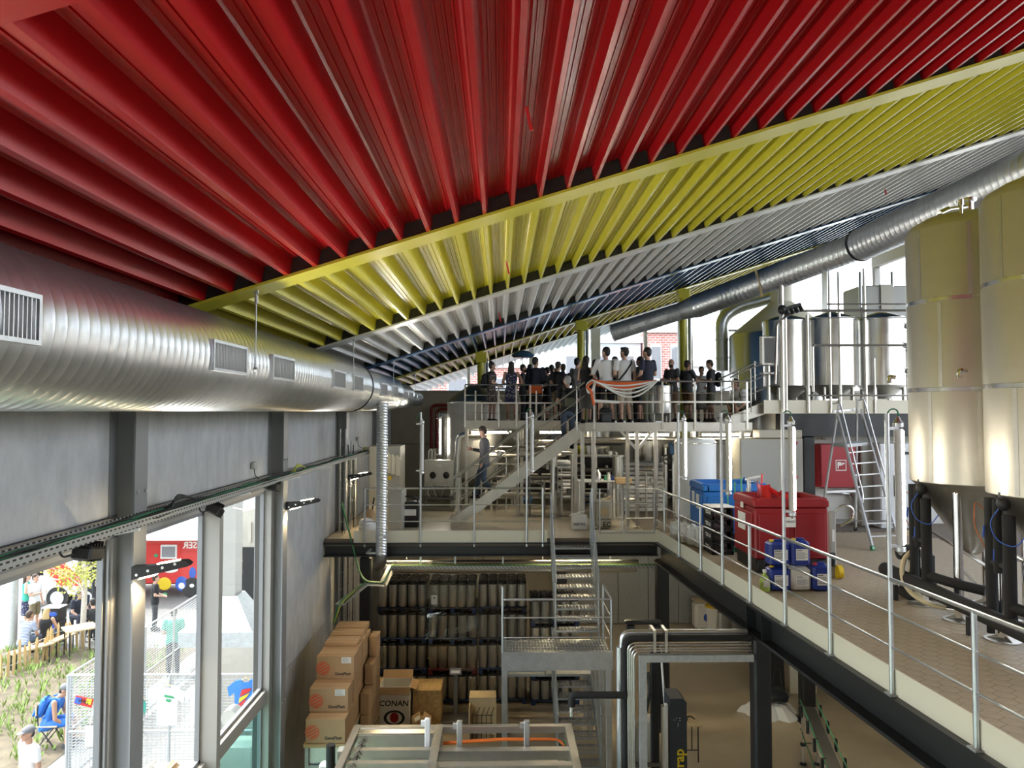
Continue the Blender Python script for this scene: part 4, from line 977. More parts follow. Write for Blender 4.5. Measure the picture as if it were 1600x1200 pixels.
wp = thing('wall_pipe', 'short steel tap pipe under the red fire cabinet', 'pipe', tuple(at(1312, 770, 18.2)))
a = at(1294, 770, 18.2); c = at(1328, 772, 18.2); MB().tube([a, c], .03, 8).build('pipe', 'steel', wp); MB().tube([c, c + Vector((.03, -.06, -.1))], .03, 8).build('tap', 'steel', wp)
for px, lab in ((1287, 'small grey lamp above the fire cabinet'),):
    c = at(px, 683, 18.2); t = thing('wall_switch', lab, 'switch', tuple(c)); MB().bevbox(c, (.09, .08, .12), .01).build('box', 'cabinet_grey', t); MB().cyl(c + Vector((0, 0, .06)), c + Vector((0, 0, .12)), .02, n=8).build('gland', 'cabinet_grey', t)
# platform ladder
la = thing('platform_ladder', 'aluminium platform ladder leaning by the red fire cabinet', 'ladder', tuple(atz(1385, 858, ZM)))
fl, fr_ = atz(1364, 858, ZM + .03), atz(1408, 857, ZM + .03)
tl, tr = at(1308, 645, 16.7), at(1345, 640, 16.7)
for a, b_ in ((fl, tl), (fr_, tr)):
    MB().bar(a, b_, .035, .075, up=(0, -1, .3)).build('stile', 'aluminium', la, smooth=False)
    MB().bar(a - Vector((0, 0, .03)), a + (b_ - a) * .02, .06, .09, up=(0, -1, .3)).build('foot', 'plastic_green', la, smooth=False)
    o_ = Vector((0.02, -.10, .10)); MB().tube([a + (b_ - a) * .30 + o_ * .4, a + (b_ - a) * .34 + o_, b_ + o_ + Vector((0, 0, .15)), b_ + Vector((0, .2, .2))], .017, 8, bend=.1).build('handrail', 'aluminium', la)
for k in range(8):
    f = (k + 1) * .085; MB().bar(fl + (tl - fl) * f, fr_ + (tr - fr_) * f, .08, .022).build('rung', 'aluminium', la, smooth=False)
f = .745; q0, q1 = fl + (tl - fl) * f, fr_ + (tr - fr_) * f
MB().add([q0, q1, q1 + Vector((0, .62, 0)), q0 + Vector((0, .62, 0))] + [p - Vector((0, 0, .07)) for p in (q0, q1, q1 + Vector((0, .62, 0)), q0 + Vector((0, .62, 0)))], [(0, 1, 2, 3), (7, 6, 5, 4), (0, 4, 5, 1), (1, 5, 6, 2), (2, 6, 7, 3), (3, 7, 4, 0)]).build('platform', 'galv_dull', la, smooth=False)
rl, rr2 = Vector((q0.x - .2, q0.y + .95, ZM)), Vector((q1.x + .1, q1.y + .95, ZM))
for a, b_ in ((rl, q0 + Vector((0, .62, 0))), (rr2, q1 + Vector((0, .62, 0)))):
    MB().bar(a, b_ + (b_ - a) * .45, .035, .06).build('rear_leg', 'aluminium', la, smooth=False)
MB().bar(rl * .55 + (q0 + Vector((0, .62, 0))) * .45, rr2 * .55 + (q1 + Vector((0, .62, 0))) * .45, .05, .05).build('stretcher', 'aluminium', la, smooth=False)
MB().bar(q0 + Vector((0, .62, .72)), q1 + Vector((0, .62, .72)), .04, .04).build('stretcher', 'aluminium', la, smooth=False)
MB().bar(fl + (tl - fl) * .22, rr2 + Vector((.1, 0, .5)), .03, .03).build('diagonal', 'aluminium', la, smooth=False)
MB().bar(fr_ + (tr - fr_) * .18, rl + Vector((.2, 0, .25)), .03, .03).build('diagonal', 'aluminium', la, smooth=False)
for q in (rl, rr2): MB().cyl(q + Vector((-.02, 0, .06)), q + Vector((.02, 0, .06)), .06, n=14).build('caster', 'rubber', la)
wb_ = thing('wood_block', 'short pale wooden block at the foot of the white cabinet', 'block', tuple(atz(1419, 835, ZM)))
c = atz(1419, 838, ZM); MB().bevbox(c + Vector((0, .05, .06)), (.42, .1, .12), .006).build('beam', 'wood_pale', wb_)

# ---------------------------------------------------------------- insulated tubs, crates, jerrycans
def tub(lab, x0, x1, y0, y1, z1, m_):
    t = thing('insulated_tub', lab, 'tub', ((x0 + x1) / 2, (y0 + y1) / 2, ZM))
    zb = ZM + .24; cx, cy = (x0 + x1) / 2, (y0 + y1) / 2; w, d = x1 - x0, y1 - y0
    b = MB().bevbox((cx, cy, (zb + z1 - .14) / 2), (w - .03, d - .03, z1 - .14 - zb), .03); b.build('body', m_, t)
    # hollow rim with notched corners
    b = MB()
    for sx_ in (-1, 1):
        b.bevbox((cx + sx_ * (w / 2 - .05), cy, z1 - .07), (.10, d - .16, .15), .012); b.bevbox((cx, cy + sx_ * (d / 2 - .05), z1 - .07), (w - .16, .10, .15), .012)
        for sy in (-1, 1): b.bevbox((cx + sx_ * (w / 2 - .07), cy + sy * (d / 2 - .07), z1 - .085), (.14, .14, .13), .02)
    b.build('rim', m_, t)
    for sgn in (-1, 1):
        MB().bevbox((cx + sgn * w * .24, y0 + .005, zb + (z1 - .14 - zb) * .48), (w * .40, .04, (z1 - .14 - zb) * .8), .012).build('face_panel', m_, t)
    MB().bevbox((x0 + .005, cy, zb + (z1 - .14 - zb) * .48), (.04, d * .8, (z1 - .14 - zb) * .8), .012).build('face_panel', m_, t)
    for k in (-1, 0, 1): MB().bevbox((cx + k * w * .40, cy, ZM + .12), (.14, d - .04, .24), .015).build('skid', 'black_plastic', t)
    MB().bb(x0 + .04, x1 - .04, y0 + .05, y1 - .05, ZM + .17, ZM + .245).build('pallet_deck', 'black_plastic', t, smooth=False)
    return t
xr0 = at(1178, 783, 12.7).x; xr1 = at(1296, 783, 12.7).x
tr_ = tub('large red insulated tub behind the blue jerrycans', xr0, xr1, 12.7, 13.85, at(1178, 780, 12.7).z, 'tub_red')
c = at(1236, 816, 12.66); MB().bb(c.x - .085, c.x + .085, 12.665, 12.678, c.z - .085, c.z + .085).build('sticker', 'paper', tr_, smooth=False)
text_mesh('<BIN12>', .05, 'ink_grey', 'print', tr_, frame_matrix(Vector((c.x, 12.662, c.z + .01)) - wloc(tr_), (1, 0, 0), (0, 0, 1)))
MB().bb(xr0 - .022, xr0 - .012, 13.1, 13.5, 4.9, 5.2).build('sticker', 'paper', tr_, smooth=False)
MB().bb(xr0 - .022, xr0 - .012, 13.22, 13.36, 5.28, 5.38).build('sticker', 'paper', tr_, smooth=False)
xb0 = at(1099, 760, 15.3).x
tb_ = tub('large blue insulated tub behind the black crates', xb0, xb0 + 1.35, 15.3, 16.45, at(1099, 757, 15.3).z, 'tub_blue')
for y_, z_ in ((15.6, 4.95), (15.95, 4.98)): MB().bb(xb0 - .022, xb0 - .012, y_, y_ + .2, z_, z_ + .3).build('sticker', 'paper', tb_, smooth=False)
# things lying in the tubs
def scoop(p, m_, lab, name='plastic_scoop', tilt=.5):
    t = thing(name, lab, 'scoop', tuple(p)); M3 = Euler((tilt, .3, .2)).to_matrix()
    b = MB(); P = []
    for k in range(7):
        a = R(-80 + k * 160 / 6)
        for yy_ in (-.16, .16): P.append(Vector(p) + M3 @ Vector((.13 * math.sin(a), yy_, .1 - .13 * math.cos(a))))
    n_ = len(P); P += [q + M3 @ Vector((0, 0, .012)) for q in P]
    fs = [(2 * k, 2 * k + 2, 2 * k + 3, 2 * k + 1) for k in range(6)] + [(n_ + 2 * k + 1, n_ + 2 * k + 3, n_ + 2 * k + 2, n_ + 2 * k) for k in range(6)]
    for k in range(6): fs += [(2 * k, n_ + 2 * k, n_ + 2 * k + 2, 2 * k + 2), (2 * k + 3, n_ + 2 * k + 3, n_ + 2 * k + 1, 2 * k + 1)]
    b.add(P, fs).build('blade', m_, t); MB().tube([Vector(p) + M3 @ Vector((0, .15, .02)), Vector(p) + M3 @ Vector((0, .34, .06))], .02, 8).build('handle', m_, t)
    return t
zt_ = at(1178, 780, 12.7).z
scoop((at(1190, 770, 13.3).x, 13.3, zt_ + .06), 'plastic_red', 'red plastic scoop standing up in the red tub', tilt=1.0)
scoop((at(1215, 775, 13.1).x, 13.1, zt_ + .02), 'plastic_red', 'red plastic scoop lying across the red tub rim', tilt=.2)
scoop((xb0 + 1.12, 15.75, at(1099, 757, 15.3).z - .08), 'tub_blue', 'blue plastic shovel blade behind the red scoops', 'plastic_shovel', .3)
c = at(1172, 755, 14.6); t = thing('squeegee', 'white-handled squeegee leaning between the tubs', 'squeegee', (c.x, 14.6, ZM)); MB().cyl((c.x, 14.6, ZM + .02), (c.x, 14.6, c.z + .1), .016, n=8).build('handle', 'steel', t); MB().bevbox((c.x + .1, 14.6, c.z + .11), (.28, .05, .05), .01, (0, -.2, 0)).build('head', 'plastic_white', t)
c = at(1169, 755, 15.0); t = thing('spray_bottle', 'white spray bottle on the far side of the red tub', 'bottle', (c.x, 15.0, ZM)); MB().lathe([(.0, 0), (.05, 0), (.05, 1.1), (.045, 1.2), (.02, 1.27), (.025, 1.33), (.03, 1.40), (0, 1.42)], (c.x, 15.0, ZM), 14, cap=False).build('bottle_body', 'plastic_white', t); MB().bevbox((c.x - .02, 15.0, ZM + 1.40), (.09, .03, .04), .008).build('nozzle', 'plastic_white', t)
for k, px in enumerate((1139, 1147, 1156, 1160)):
    a = at(px, 765, 14.8); t = thing('broom_handle', ['green broom handle leaning next to the lit tube', 'green broom handle second from the lit tube', 'green broom handle crossing its neighbour', 'green broom handle closest to the white spray bottle'][k], 'broom', (a.x, 14.8, ZM), 'green broom handles between the tubs')
    tp_ = at(px + (-4, 1, 2, -2)[k], 745 + (3, 8, 0, 4)[k], 14.9)
    MB().cyl((a.x, 14.7, ZM + .05), tp_, .014, n=8).build('handle', 'plastic_green', t); MB().bevbox((a.x, 14.7, ZM + .04), (.05, .3, .07), .01).build('brush_head', 'plastic_green', t)
# black crates
x0 = at(1112, 800, 14.35).x; x1 = at(1146, 800, 14.35).x; zc = ZM + .004
for k in range(4):
    z0 = zc + k * .225
    t = thing('black_crate', ['bottom', 'second from bottom', 'second from top', 'top'][k] + ' black plastic crate in the stack before the blue tub', 'crate', ((x0 + x1) / 2, 14.6, z0), 'black crates before the blue tub')
    w = x1 - x0; b = MB()
    b.bb(x0, x0 + .015, 14.35, 14.95, z0, z0 + .215).bb(x1 - .015, x1, 14.35, 14.95, z0, z0 + .215).bb(x0, x1, 14.935, 14.95, z0, z0 + .215).bb(x0, x1, 14.35, 14.95, z0, z0 + .012)
    b.build('shell', 'black_plastic', t, smooth=False)
    MB().bb(x0, x1, 14.35, 14.365, z0, z0 + .07).bb(x0, x0 + .05, 14.35, 14.365, z0, z0 + .215).bb(x1 - .05, x1, 14.35, 14.365, z0, z0 + .215).bar((x0 + .05, 14.357, z0 + .2), (x1 - .05, 14.357, z0 + .07), .012, .05).build('front_frame', 'black_plastic', t, smooth=False)
    b = MB().bb(x0 + .06, x1 - .06, 14.6, 14.9, z0 + .02, z0 + .17); b.build('folded_sheets', 'paper', t, smooth=False)
    MB().cyl((x0 - .002, 14.48, z0 + .12), (x0 + .002, 14.48, z0 + .12), .035, n=16).bb(x0 - .002, x0 + .002, 14.56, 14.8, z0 + .13, z0 + .155).bb(x0 - .002, x0 + .002, 14.56, 14.76, z0 + .09, z0 + .115).build('print', 'paper', t, smooth=False)
t = thing('cardboard_lid', 'pale sheet lying on top of the black crates', 'sheet', ((x0 + x1) / 2, 14.6, zc + .9)); MB().bevbox(((x0 + x1) / 2 + .02, 14.65, zc + .91), (x1 - x0 + .05, .56, .02), .004, (0.0, 0, .06)).build('sheet', 'paper', t)
# white canister row on the rear corner
for k in range(4):
    x = at(1049 + 12 * k, 830, 15.95 - .25 * k).x + .12; y = 15.95 - .28 * k
    t = thing('white_canister', ['first', 'second', 'third', 'fourth'][k] + ' white plastic canister from the gate in the row by the blue tub', 'canister', (x, y, ZM), 'white canisters by the blue tub')
    MB().bevbox((x, y, ZM + .21), (.26, .24, .40), .035).build('canister_body', 'plastic_white', t); MB().cyl((x, y - .06, ZM + .4), (x, y - .06, ZM + .45), .03, n=10).build('cap', 'plastic_white', t); MB().bar((x, y + .02, ZM + .43), (x, y + .1, ZM + .43), .03, .03).build('handle', 'plastic_white', t, smooth=False)
def jerrycan(lab, x0, x1, y0, z0, h, m_, capm='plastic_yellow'):
    w = x1 - x0; d = .25; cx = (x0 + x1) / 2; cy = y0 + d / 2
    t = thing('jerrycan', lab, 'jerrycan', (cx, cy, z0), 'jerrycans before the red tub')
    MB().bevbox((cx, cy, z0 + h * .45), (w, d, h * .9), .035).build('can_body', m_, t)
    MB().bevbox((cx + .02, cy, z0 + h * .93), (w * .5, .06, h * .10), .012).build('handle', m_, t)
    MB().cyl((x0 + .06, cy - .04, z0 + h * .88), (x0 + .06, cy - .04, z0 + h * .97), .033, n=12).build('cap', capm, t)
    l = MB().bb(cx - w * .28, cx + w * .36, y0 - .004, y0 + .004, z0 + h * .22, z0 + h * .62).build('paper_label', 'paper', t, smooth=False)
    b = MB(); b.bb(cx - w * .25, cx + w * .05, y0 - .007, y0, z0 + h * .55, z0 + h * .59)
    for i in range(5): b.bb(cx - w * .25, cx + w * (.32 if i % 2 else .2), y0 - .007, y0, z0 + h * (.28 + i * .05), z0 + h * (.30 + i * .05))
    b.build('print_lines', 'ink_grey', l, smooth=False)
    return t
jy = 11.45
def jx(px): return at(px, 900, jy).x
jerrycan('lower blue jerrycan beside the green spray bottle', jx(1203), jx(1236), jy, ZM + .003, .40, 'can_blue')
jerrycan('upper blue jerrycan with yellow cap stacked at the spray bottle end', jx(1203), jx(1236), jy, ZM + .395, .40, 'can_blue')
jerrycan('clear grey jerrycan between two blue ones on the floor', jx(1237), jx(1268), jy, ZM + .003, .39, 'can_clear', 'plastic_white')
jerrycan('blue jerrycan standing on the clear grey one', jx(1238), jx(1267), jy, ZM + .385, .43, 'can_blue')
jerrycan('lone blue jerrycan on the floor at the trolley end', jx(1270), jx(1298), jy - .02, ZM + .003, .44, 'can_blue', 'plastic_red')
c = at(1195, 918, 11.5)
t = thing('spray_bottle', 'small bottle of pale green liquid beside the blue jerrycans', 'bottle', (c.x, 11.5, ZM)); MB().lathe([(0, .004), (.075, .004), (.08, .03), (.08, .16), (.05, .23), (.025, .26), (.025, .29)], (c.x, 11.5, ZM), 20).build('bottle_body', 'liquid_green', t); MB().cyl((c.x, 11.5, ZM + .29), (c.x, 11.5, ZM + .33), .03, n=12).build('cap', 'plastic_white', t); MB().bb(c.x - .045, c.x + .045, 11.41, 11.425, ZM + .08, ZM + .18).build('paper_label', 'paper', t, smooth=False)
# pallet truck behind the red tub
c = at(1303, 900, 12.4); t = thing('pallet_truck', 'grey pallet truck handle and wheel beside the red tub', 'pallet truck', (c.x, 12.4, ZM))
MB().bevbox((c.x, 12.45, ZM + .55), (.10, .10, 1.1), .015).build('mast', 'frame_grey', t); MB().cyl((c.x + .02, 12.34, ZM + .11), (c.x + .10, 12.34, ZM + .11), .11, n=20).build('wheel', 'plastic_yellow', t)
MB().tube([(c.x, 12.45, ZM + 1.0), (c.x + .14, 12.4, ZM + 1.22), (c.x + .34, 12.4, ZM + 1.18), (c.x + .36, 12.4, ZM + .98), (c.x + .12, 12.4, ZM + .86)], .02, 8, bend=.1).build('handle', 'steel', t); MB().cyl((c.x - .04, 12.36, ZM + .2), (c.x - .04, 12.36, ZM + .42), .05, n=12).build('hydraulic_cylinder', 'black_steel', t)
MB().bb(c.x - .02, c.x + .02, 12.39, 12.4, ZM + .6, ZM + .8).build('sticker', 'paper', t, smooth=False)
# white cylinder tank
c = at(1090, 740, 17.0); upright_tank('white_tank', 'plain white cylindrical tank behind the blue tub', c.x, 17.2, at(1118, 740, 17.2).x - c.x, ZM + .35, at(1090, 690, 16.8).z, ZM, m_='plastic_white', cone=.1, dome=.04)

# ---------------------------------------------------------------- brewing equipment below and behind the viewing platform
c = at(742, 660, 21.6); upright_tank('mash_vessel', 'dark-sided steel vessel with yellowish dome behind the platform railing', c.x, 21.6, .8, ZM + .9, 7.30, ZM, m_='steel_brushed', dome=.45)
for px, r, lab in ((905, 1.1, 'wide steel vessel above the filter plates under the platform'), (1015, .55, 'dark upright steel vessel behind the plate filter'), (1075, .8, 'steel vessel hidden behind the white tank')):
    c = at(px, 700, 24.2); upright_tank('steel_vessel', lab, c.x, 24.2, r, at(px, 722 if px != 1015 else 760, 22.6).z, 6.44, ZM, m_='steel', cone=.25)
c = at(1046, 610, 19.4); upright_tank('small_vessel', 'short golden-lit steel vessel behind the platform rail', c.x, 20.6, .36, ZP + .25, ZP + 1.02, ZP, m_='steel', cone=.1, dome=.12)
# round steel columns carrying the roof; yellow shaft and added pipe paint in reflections
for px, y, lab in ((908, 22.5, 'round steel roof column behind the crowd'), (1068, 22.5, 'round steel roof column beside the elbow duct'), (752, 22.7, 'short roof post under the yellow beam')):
    c = at(px, 550, y); cst = struct_root('column', lab, (c.x, y, ZM)); MB().lathe([(.12, 0), (.12, zr(c.x) - .06 - ZM)], (c.x, y, ZM), 28).build('column_shaft', 'yellow_paint', cst); MB().lathe([(.075, 0), (.075, zr(c.x) - .3 - ZM)], (c.x + .2, y - .05, ZM), 20).build('added_side_pipe', 'steel', cst); MB().bevbox((c.x, y, zr(c.x) - .18), (.34, .34, .3), .01).build('column_head', 'yellow_paint', cst)
# plate filter
def plates(lab, px0, px1, py0, py1, y, n):
    a, b_ = at(px0, py0, y), at(px1, py1, y); t = thing('plate_filter', lab, 'filter', ((a.x + b_.x) / 2, y, ZM)); h = (a.z - b_.z) / n
    for k in range(n):
        z = b_.z + (k + .5) * h; MB().bevbox(((a.x + b_.x) / 2, y + .4, z), (b_.x - a.x, .8, h * .74), .012).build('plate', 'plastic_white', t)
    for x in (a.x - .04, b_.x + .04): MB().bb(x - .03, x + .03, y + .1, y + .2, ZM, a.z + .15).build('frame_post', 'steel_brushed', t, smooth=False)
    return t
plates('stack of white filter plates behind the braced platform leg', 970, 1036, 722, 800, 20.6, 11)
plates('stack of white filter plates behind the control stand', 872, 892, 720, 780, 20.6, 9)
# pipework: each run is a thing
rp_ = random.Random(11)
pw = thing('pipe_rack', 'dense rack of dark and steel process pipes below the platform', 'pipes', (1.5, 20.2, ZM))
for k in range(9):
    z = 4.62 + k * .2 + rp_.uniform(-.04, .04); y = 20.0 + rp_.uniform(-.3, .5); xa = rp_.uniform(-.6, 1.5); xb = xa + rp_.uniform(1.5, 3.6)
    pts = [(xa, y, z), (xb, y, z), (xb, y + rp_.choice((-.3, .5)), z), (xb, y, z + rp_.choice((-.4, .5)))][:rp_.choice((2, 3))]
    MB().tube(pts, rp_.choice((.025, .035, .05)), 8, bend=.08).build('pipe_run', rp_.choice(('steel', 'steel_brushed', 'steel_dark', 'steel_dark')), pw)
for k in range(15):
    x = -.5 + k * .34 + rp_.uniform(-.1, .1); y = 19.8 + rp_.uniform(-.2, .9); z1 = rp_.uniform(5.0, 6.4)
    MB().tube([(x, y, ZM), (x, y, z1), (x + rp_.choice((-.3, .3)), y, z1)], rp_.choice((.025, .035, .055)), 8, bend=.1).build('riser', rp_.choice(('steel', 'steel_brushed', 'steel_dark')), pw)
for k in range(14):
    x = -.4 + k * .37; z = rp_.uniform(4.7, 6.0); y = 19.75
    MB().cyl((x, y, z - .07), (x, y, z + .07), .06, n=10).cyl((x, y - .1, z), (x, y + .05, z), .035, n=10).build('valve', rp_.choice(('steel_dark', 'black_plastic', 'steel')), pw)
MB().bb(1.0, 3.4, 20.6, 21.2, 6.05, 6.18).build('cable_shelf', 'black_plastic', pw, smooth=False)
for px, r in ((865, .10), (967, .12)):
    c = at(px, 780, 19.6); t = thing('pipe_stand', 'thick upright steel pipe ' + ('left of the switch boxes' if px == 865 else 'behind the braced platform leg'), 'pipe', (c.x, 19.6, ZM)); MB().cyl((c.x, 19.6, ZM), (c.x, 19.6, at(px, 712, 19.6).z), r, n=20).build('pipe', 'steel', t); MB().lathe([(r, -.02), (r + .03, -.02), (r + .03, .02), (r, .02)], (c.x, 19.6, at(px, 712, 19.6).z), 20).build('pipe_flange', 'steel_brushed', t)
for k, py in enumerate((735, 748, 761)):
    c = at(874, py, 19.5); t = thing('switch_box', ['top', 'middle', 'bottom'][k] + ' grey switch box with black knob beside the thick pipe', 'switch', tuple(c), 'switch boxes in a column'); MB().bevbox(c, (.13, .1, .19), .01).build('box', 'cabinet_grey', t); MB().cyl(c + Vector((0, -.05, 0)), c + Vector((0, -.09, 0)), .035, n=12).build('knob', 'black_plastic', t)
for px, py in ((1043, 718), (1056, 690)):
    c = at(px, py, 19.2); t = thing('hand_valve', 'black valve handwheel ' + ('at pipe height' if px == 1043 else 'high beside the blue actuator'), 'valve', tuple(c)); MB().tube([c + Vector((.12 * math.cos(R(30 * i)), 0, .12 * math.sin(R(30 * i)))) for i in range(12)], .018, 6, closed=True).build('wheel_rim', 'black_plastic', t); MB().cyl(c + Vector((0, -.03, 0)), c + Vector((0, .2, 0)), .03, n=8).build('hub', 'black_plastic', t)
    MB().bar(c + Vector((-.11, 0, 0)), c + Vector((.11, 0, 0)), .02, .02).build('spoke', 'black_plastic', t, smooth=False); MB().tube([(c.x, c.y + .2, ZM), (c.x, c.y + .2, c.z + .3)], .045, 10).build('pipe', 'steel', t)
c = at(1052, 700, 19.4); t = thing('actuator', 'dark blue square actuator box among the valves', 'actuator', tuple(c)); MB().bevbox(c, (.24, .2, .34), .02).build('casing', 'navy_paint', t); MB().tube([(c.x, 19.4, ZM), (c.x, 19.4, c.z)], .04, 8).build('pipe', 'steel', t)
# small table with bottles behind the gate
a, b_ = at(903, 752, 18.9), at(962, 752, 18.9); zt2 = a.z
t = thing('steel_table', 'steel work table with bottles behind the gate', 'table', ((a.x + b_.x) / 2, 18.9, ZM)); MB().bevbox(((a.x + b_.x) / 2, 19.1, zt2), (b_.x - a.x, .6, .04), .008).build('tabletop', 'plastic_white', t)
for x in (a.x + .05, b_.x - .05):
    for y in (18.85, 19.35): MB().bb(x - .025, x + .025, y - .025, y + .025, ZM, zt2 - .02).build('leg', 'plastic_white', t, smooth=False)
for k, (px, m_, h, r, lab) in enumerate(((934, 'steel', .3, .09, 'rounded steel jug on the work table'), (951, 'plastic_white', .22, .04, 'small white bottle on the work table'), (946, 'plastic_green', .16, .035, 'small green bottle on the work table'), (957, 'can_blue', .14, .035, 'small blue bottle on the work table'))):
    c = at(px, 748, 18.95); t = thing('bottle', lab, 'bottle', (c.x, 18.95, zt2 + .02), 'bottles on the steel work table'); MB().lathe([(0, 0), (r, 0), (r, h * .6), (r * .4, h * .85), (r * .4, h), (0, h)], (c.x, 18.95, zt2 + .021), 14, cap=False).build('bottle_body', m_, t); MB().cyl((c.x, 18.95, zt2 + h), (c.x, 18.95, zt2 + h + .03), r * .5, n=10).build('cap', 'black_plastic', t)
c = at(975, 752, 18.7); t = thing('wooden_crate', 'small wooden box on a stand beside the work table', 'box', (c.x, 18.7, ZM)); MB().bevbox((c.x, 18.9, c.z), (.42, .35, .14), .01).build('box', 'wood', t); MB().bb(c.x - .03, c.x + .03, 18.87, 18.93, ZM, c.z - .06).build('stand', 'steel_brushed', t, smooth=False)
# sacks behind the gate
c = at(943, 800, 17.6); t = thing('grain_sack', 'paper malt sack printed with dark letters behind the gate', 'sack', (c.x, 17.6, ZM)); MB().bevbox((c.x, 17.6, ZM + .36), (.36, .26, .7), .06).build('sack_body', 'cabinet_beige', t); MB().bevbox((c.x + .03, 17.58, ZM + .70), (.34, .1, .05), .01, (0, -.35, 0)).build('folded_top', 'wood_pale', t); MB().cyl((c.x, 17.465, ZM + .42), (c.x, 17.46, ZM + .42), .1, n=24).build('print', 'wood_pale', t); text_mesh('EC', .16, 'ink', 'print', t, frame_matrix(Vector((c.x + .06, 17.464, ZM + .12)) - wloc(t), (1, 0, 0), (0, 0, 1)), bold=True); text_mesh('CHATEAU', .07, 'ink', 'print', t, frame_matrix(Vector((c.x, 17.464, ZM + .25)) - wloc(t), (1, 0, 0), (0, 0, 1)))
c = at(905, 800, 17.6); t = thing('carton', 'white carton printed with dark letters at the stair head', 'box', (c.x, 17.5, ZM)); MB().bevbox((c.x, 17.65, ZM + .17), (.36, .28, .34), .008).build('carton_body', 'paper', t); MB().bevbox((c.x - .05, 17.6, ZM + .37), (.40, .1, .02), .004, (0, -.3, 0)).build('flap', 'paper', t); text_mesh('WEYEC', .09, 'ink', 'print', t, frame_matrix(Vector((c.x, 17.508, ZM + .12)) - wloc(t), (1, 0, 0), (0, 0, 1)), bold=True)

# left corner: electrical cabinets, red pipe, dosing panel, wall light
ec = cabinet('electrical_cabinet', 'grey electrical cabinet with sloped top in the rear left corner', 'cabinet', 577, 625, 697, 830, 18.6, .9, 'cabinet_beige', ZM, 1, None, 'cabinet_grey')
for k in range(3):
    c = at(608 + 7 * k, 720 + 2 * k, 18.55); MB().prism([(-.05, -.3), (.05, -.3), (.05, .12), (.0, .2), (-.05, .2)], (c.x, 18.5, c.z), (c.x, 18.58, c.z)).build('door_fin', 'cream_plate', ec, smooth=False)
c = at(609, 747, 18.55); MB().cyl(c + Vector((0, -.02, 0)), c + Vector((0, .05, 0)), .05, n=12).build('knob', 'plastic_yellow', ec)
cabinet('machine_box', 'dark grey machine box on the floor before the electrical cabinet', 'machine', 606, 628, 768, 812, 17.4, .8, 'cabinet_grey', ZM)
c = at(640, 790, 17.9); t = thing('equipment_case', 'black equipment case with white panel on the rear mezzanine', 'case', (c.x, 17.9, ZM)); MB().bevbox((c.x, 18.1, ZM + .3), (.46, .45, .6), .03).build('case_body', 'black_plastic', t); MB().bevbox((c.x - .02, 17.86, ZM + .36), (.36, .03, .15), .006).build('front_panel', 'paper', t); MB().tube([(c.x - .2, 18, ZM + .6), (c.x - .12, 18, ZM + .74), (c.x + .1, 18, ZM + .74), (c.x + .2, 18, ZM + .6)], .02, 8, bend=.06).build('handle', 'black_plastic', t)
t = thing('red_pipe', 'pair of dark red sprinkler pipes bending on the rear wall', 'pipe', tuple(at(680, 660, YW - .15)))
for o_ in (0, 8): MB().tube([at(707, 633 + o_ * .8, YW - .15), at(674 + o_, 633 + o_ * .8, YW - .15), at(674 + o_, 700, YW - .15)], .055, 10, bend=.2).build('pipe_run', 'pipe_red', t)
for py in (650, 680): MB().bb(at(672, py, YW - .15).x, at(686, py, YW - .15).x, YW - .16, YW - .001, at(672, py, YW - .15).z - .02, at(672, py, YW - .15).z + .02).build('wall_clip', 'galv_dull', t, smooth=False)
c = at(686, 740, 21.0); t = thing('dosing_panel', 'dark wall panel with pumps and looped hoses below the lit tube', 'machine', (c.x, 21.0, ZM))
MB().bevbox((c.x, 21.2, c.z), (.85, .3, .75), .01).build('panel', 'steel_brushed', t)
for dx_ in (-.18, .2): MB().ell((c.x + dx_, 21.02, c.z - .05), (.09, .06, .1), 12, 8).build('pump', 'black_plastic', t); MB().tube([(c.x + dx_, 21.0, c.z - .1), (c.x + dx_ * 2, 20.95, c.z - .6), (c.x, 20.9, c.z - .8), (c.x - dx_, 20.95, c.z - .3)], .012, 6, bend=.2).build('hose', 'plastic_white', t)
for dx_ in (-.3, -.2): MB().tube([(c.x + dx_, 21.05, c.z + .38), (c.x + dx_, 21.05, c.z + .65), (c.x + dx_ + .08, 21.05, c.z + .7), (c.x + dx_ + .08, 21.05, c.z + .4)], .02, 8, bend=.06).build('hose', 'plastic_white', t)
MB().bb(c.x - .4, c.x - .35, 21.1, 21.2, ZM, c.z - .3).bb(c.x + .35, c.x + .4, 21.1, 21.2, ZM, c.z - .3).build('frame_post', 'steel_brushed', t, smooth=False); MB().bb(c.x - .07, c.x + .07, 21.03, 21.05, c.z + .18, c.z + .25).build('sticker', 'paper', t, smooth=False)
MB().bevbox((c.x, 21.0, ZM + .35), (1.5, .5, .08), .02).build('shelf', 'steel_dark', t)
c = at(688, 680, 21.7)
light_tube(688, 21.72, c.x, at(688, 712, 21.7).z, at(688, 652, 21.7).z, True, 'upright lit tube light on the rear wall near the red pipes', face=(0, -1))
ch = thing('perforated_channel', 'perforated steel channel beside the lit tube on the rear wall', 'channel', tuple(at(696, 690, 21.8))); MB().bb(at(693, 650, 21.8).x, at(699, 650, 21.8).x, 21.8, 21.84, at(693, 715, 21.8).z, at(693, 650, 21.8).z).build('channel', 'tray_perforated', ch, smooth=False); MB().bb(at(686, 650, 21.8).x, at(706, 650, 21.8).x, 21.78, 21.86, at(693, 650, 21.8).z, at(693, 646, 21.8).z).build('bracket_arm', 'galv_dull', ch, smooth=False); MB().bb(at(704, 650, 21.8).x, at(707, 650, 21.8).x, 21.8, 21.84, ZM, at(693, 646, 21.8).z).build('post', 'galv', ch, smooth=False)
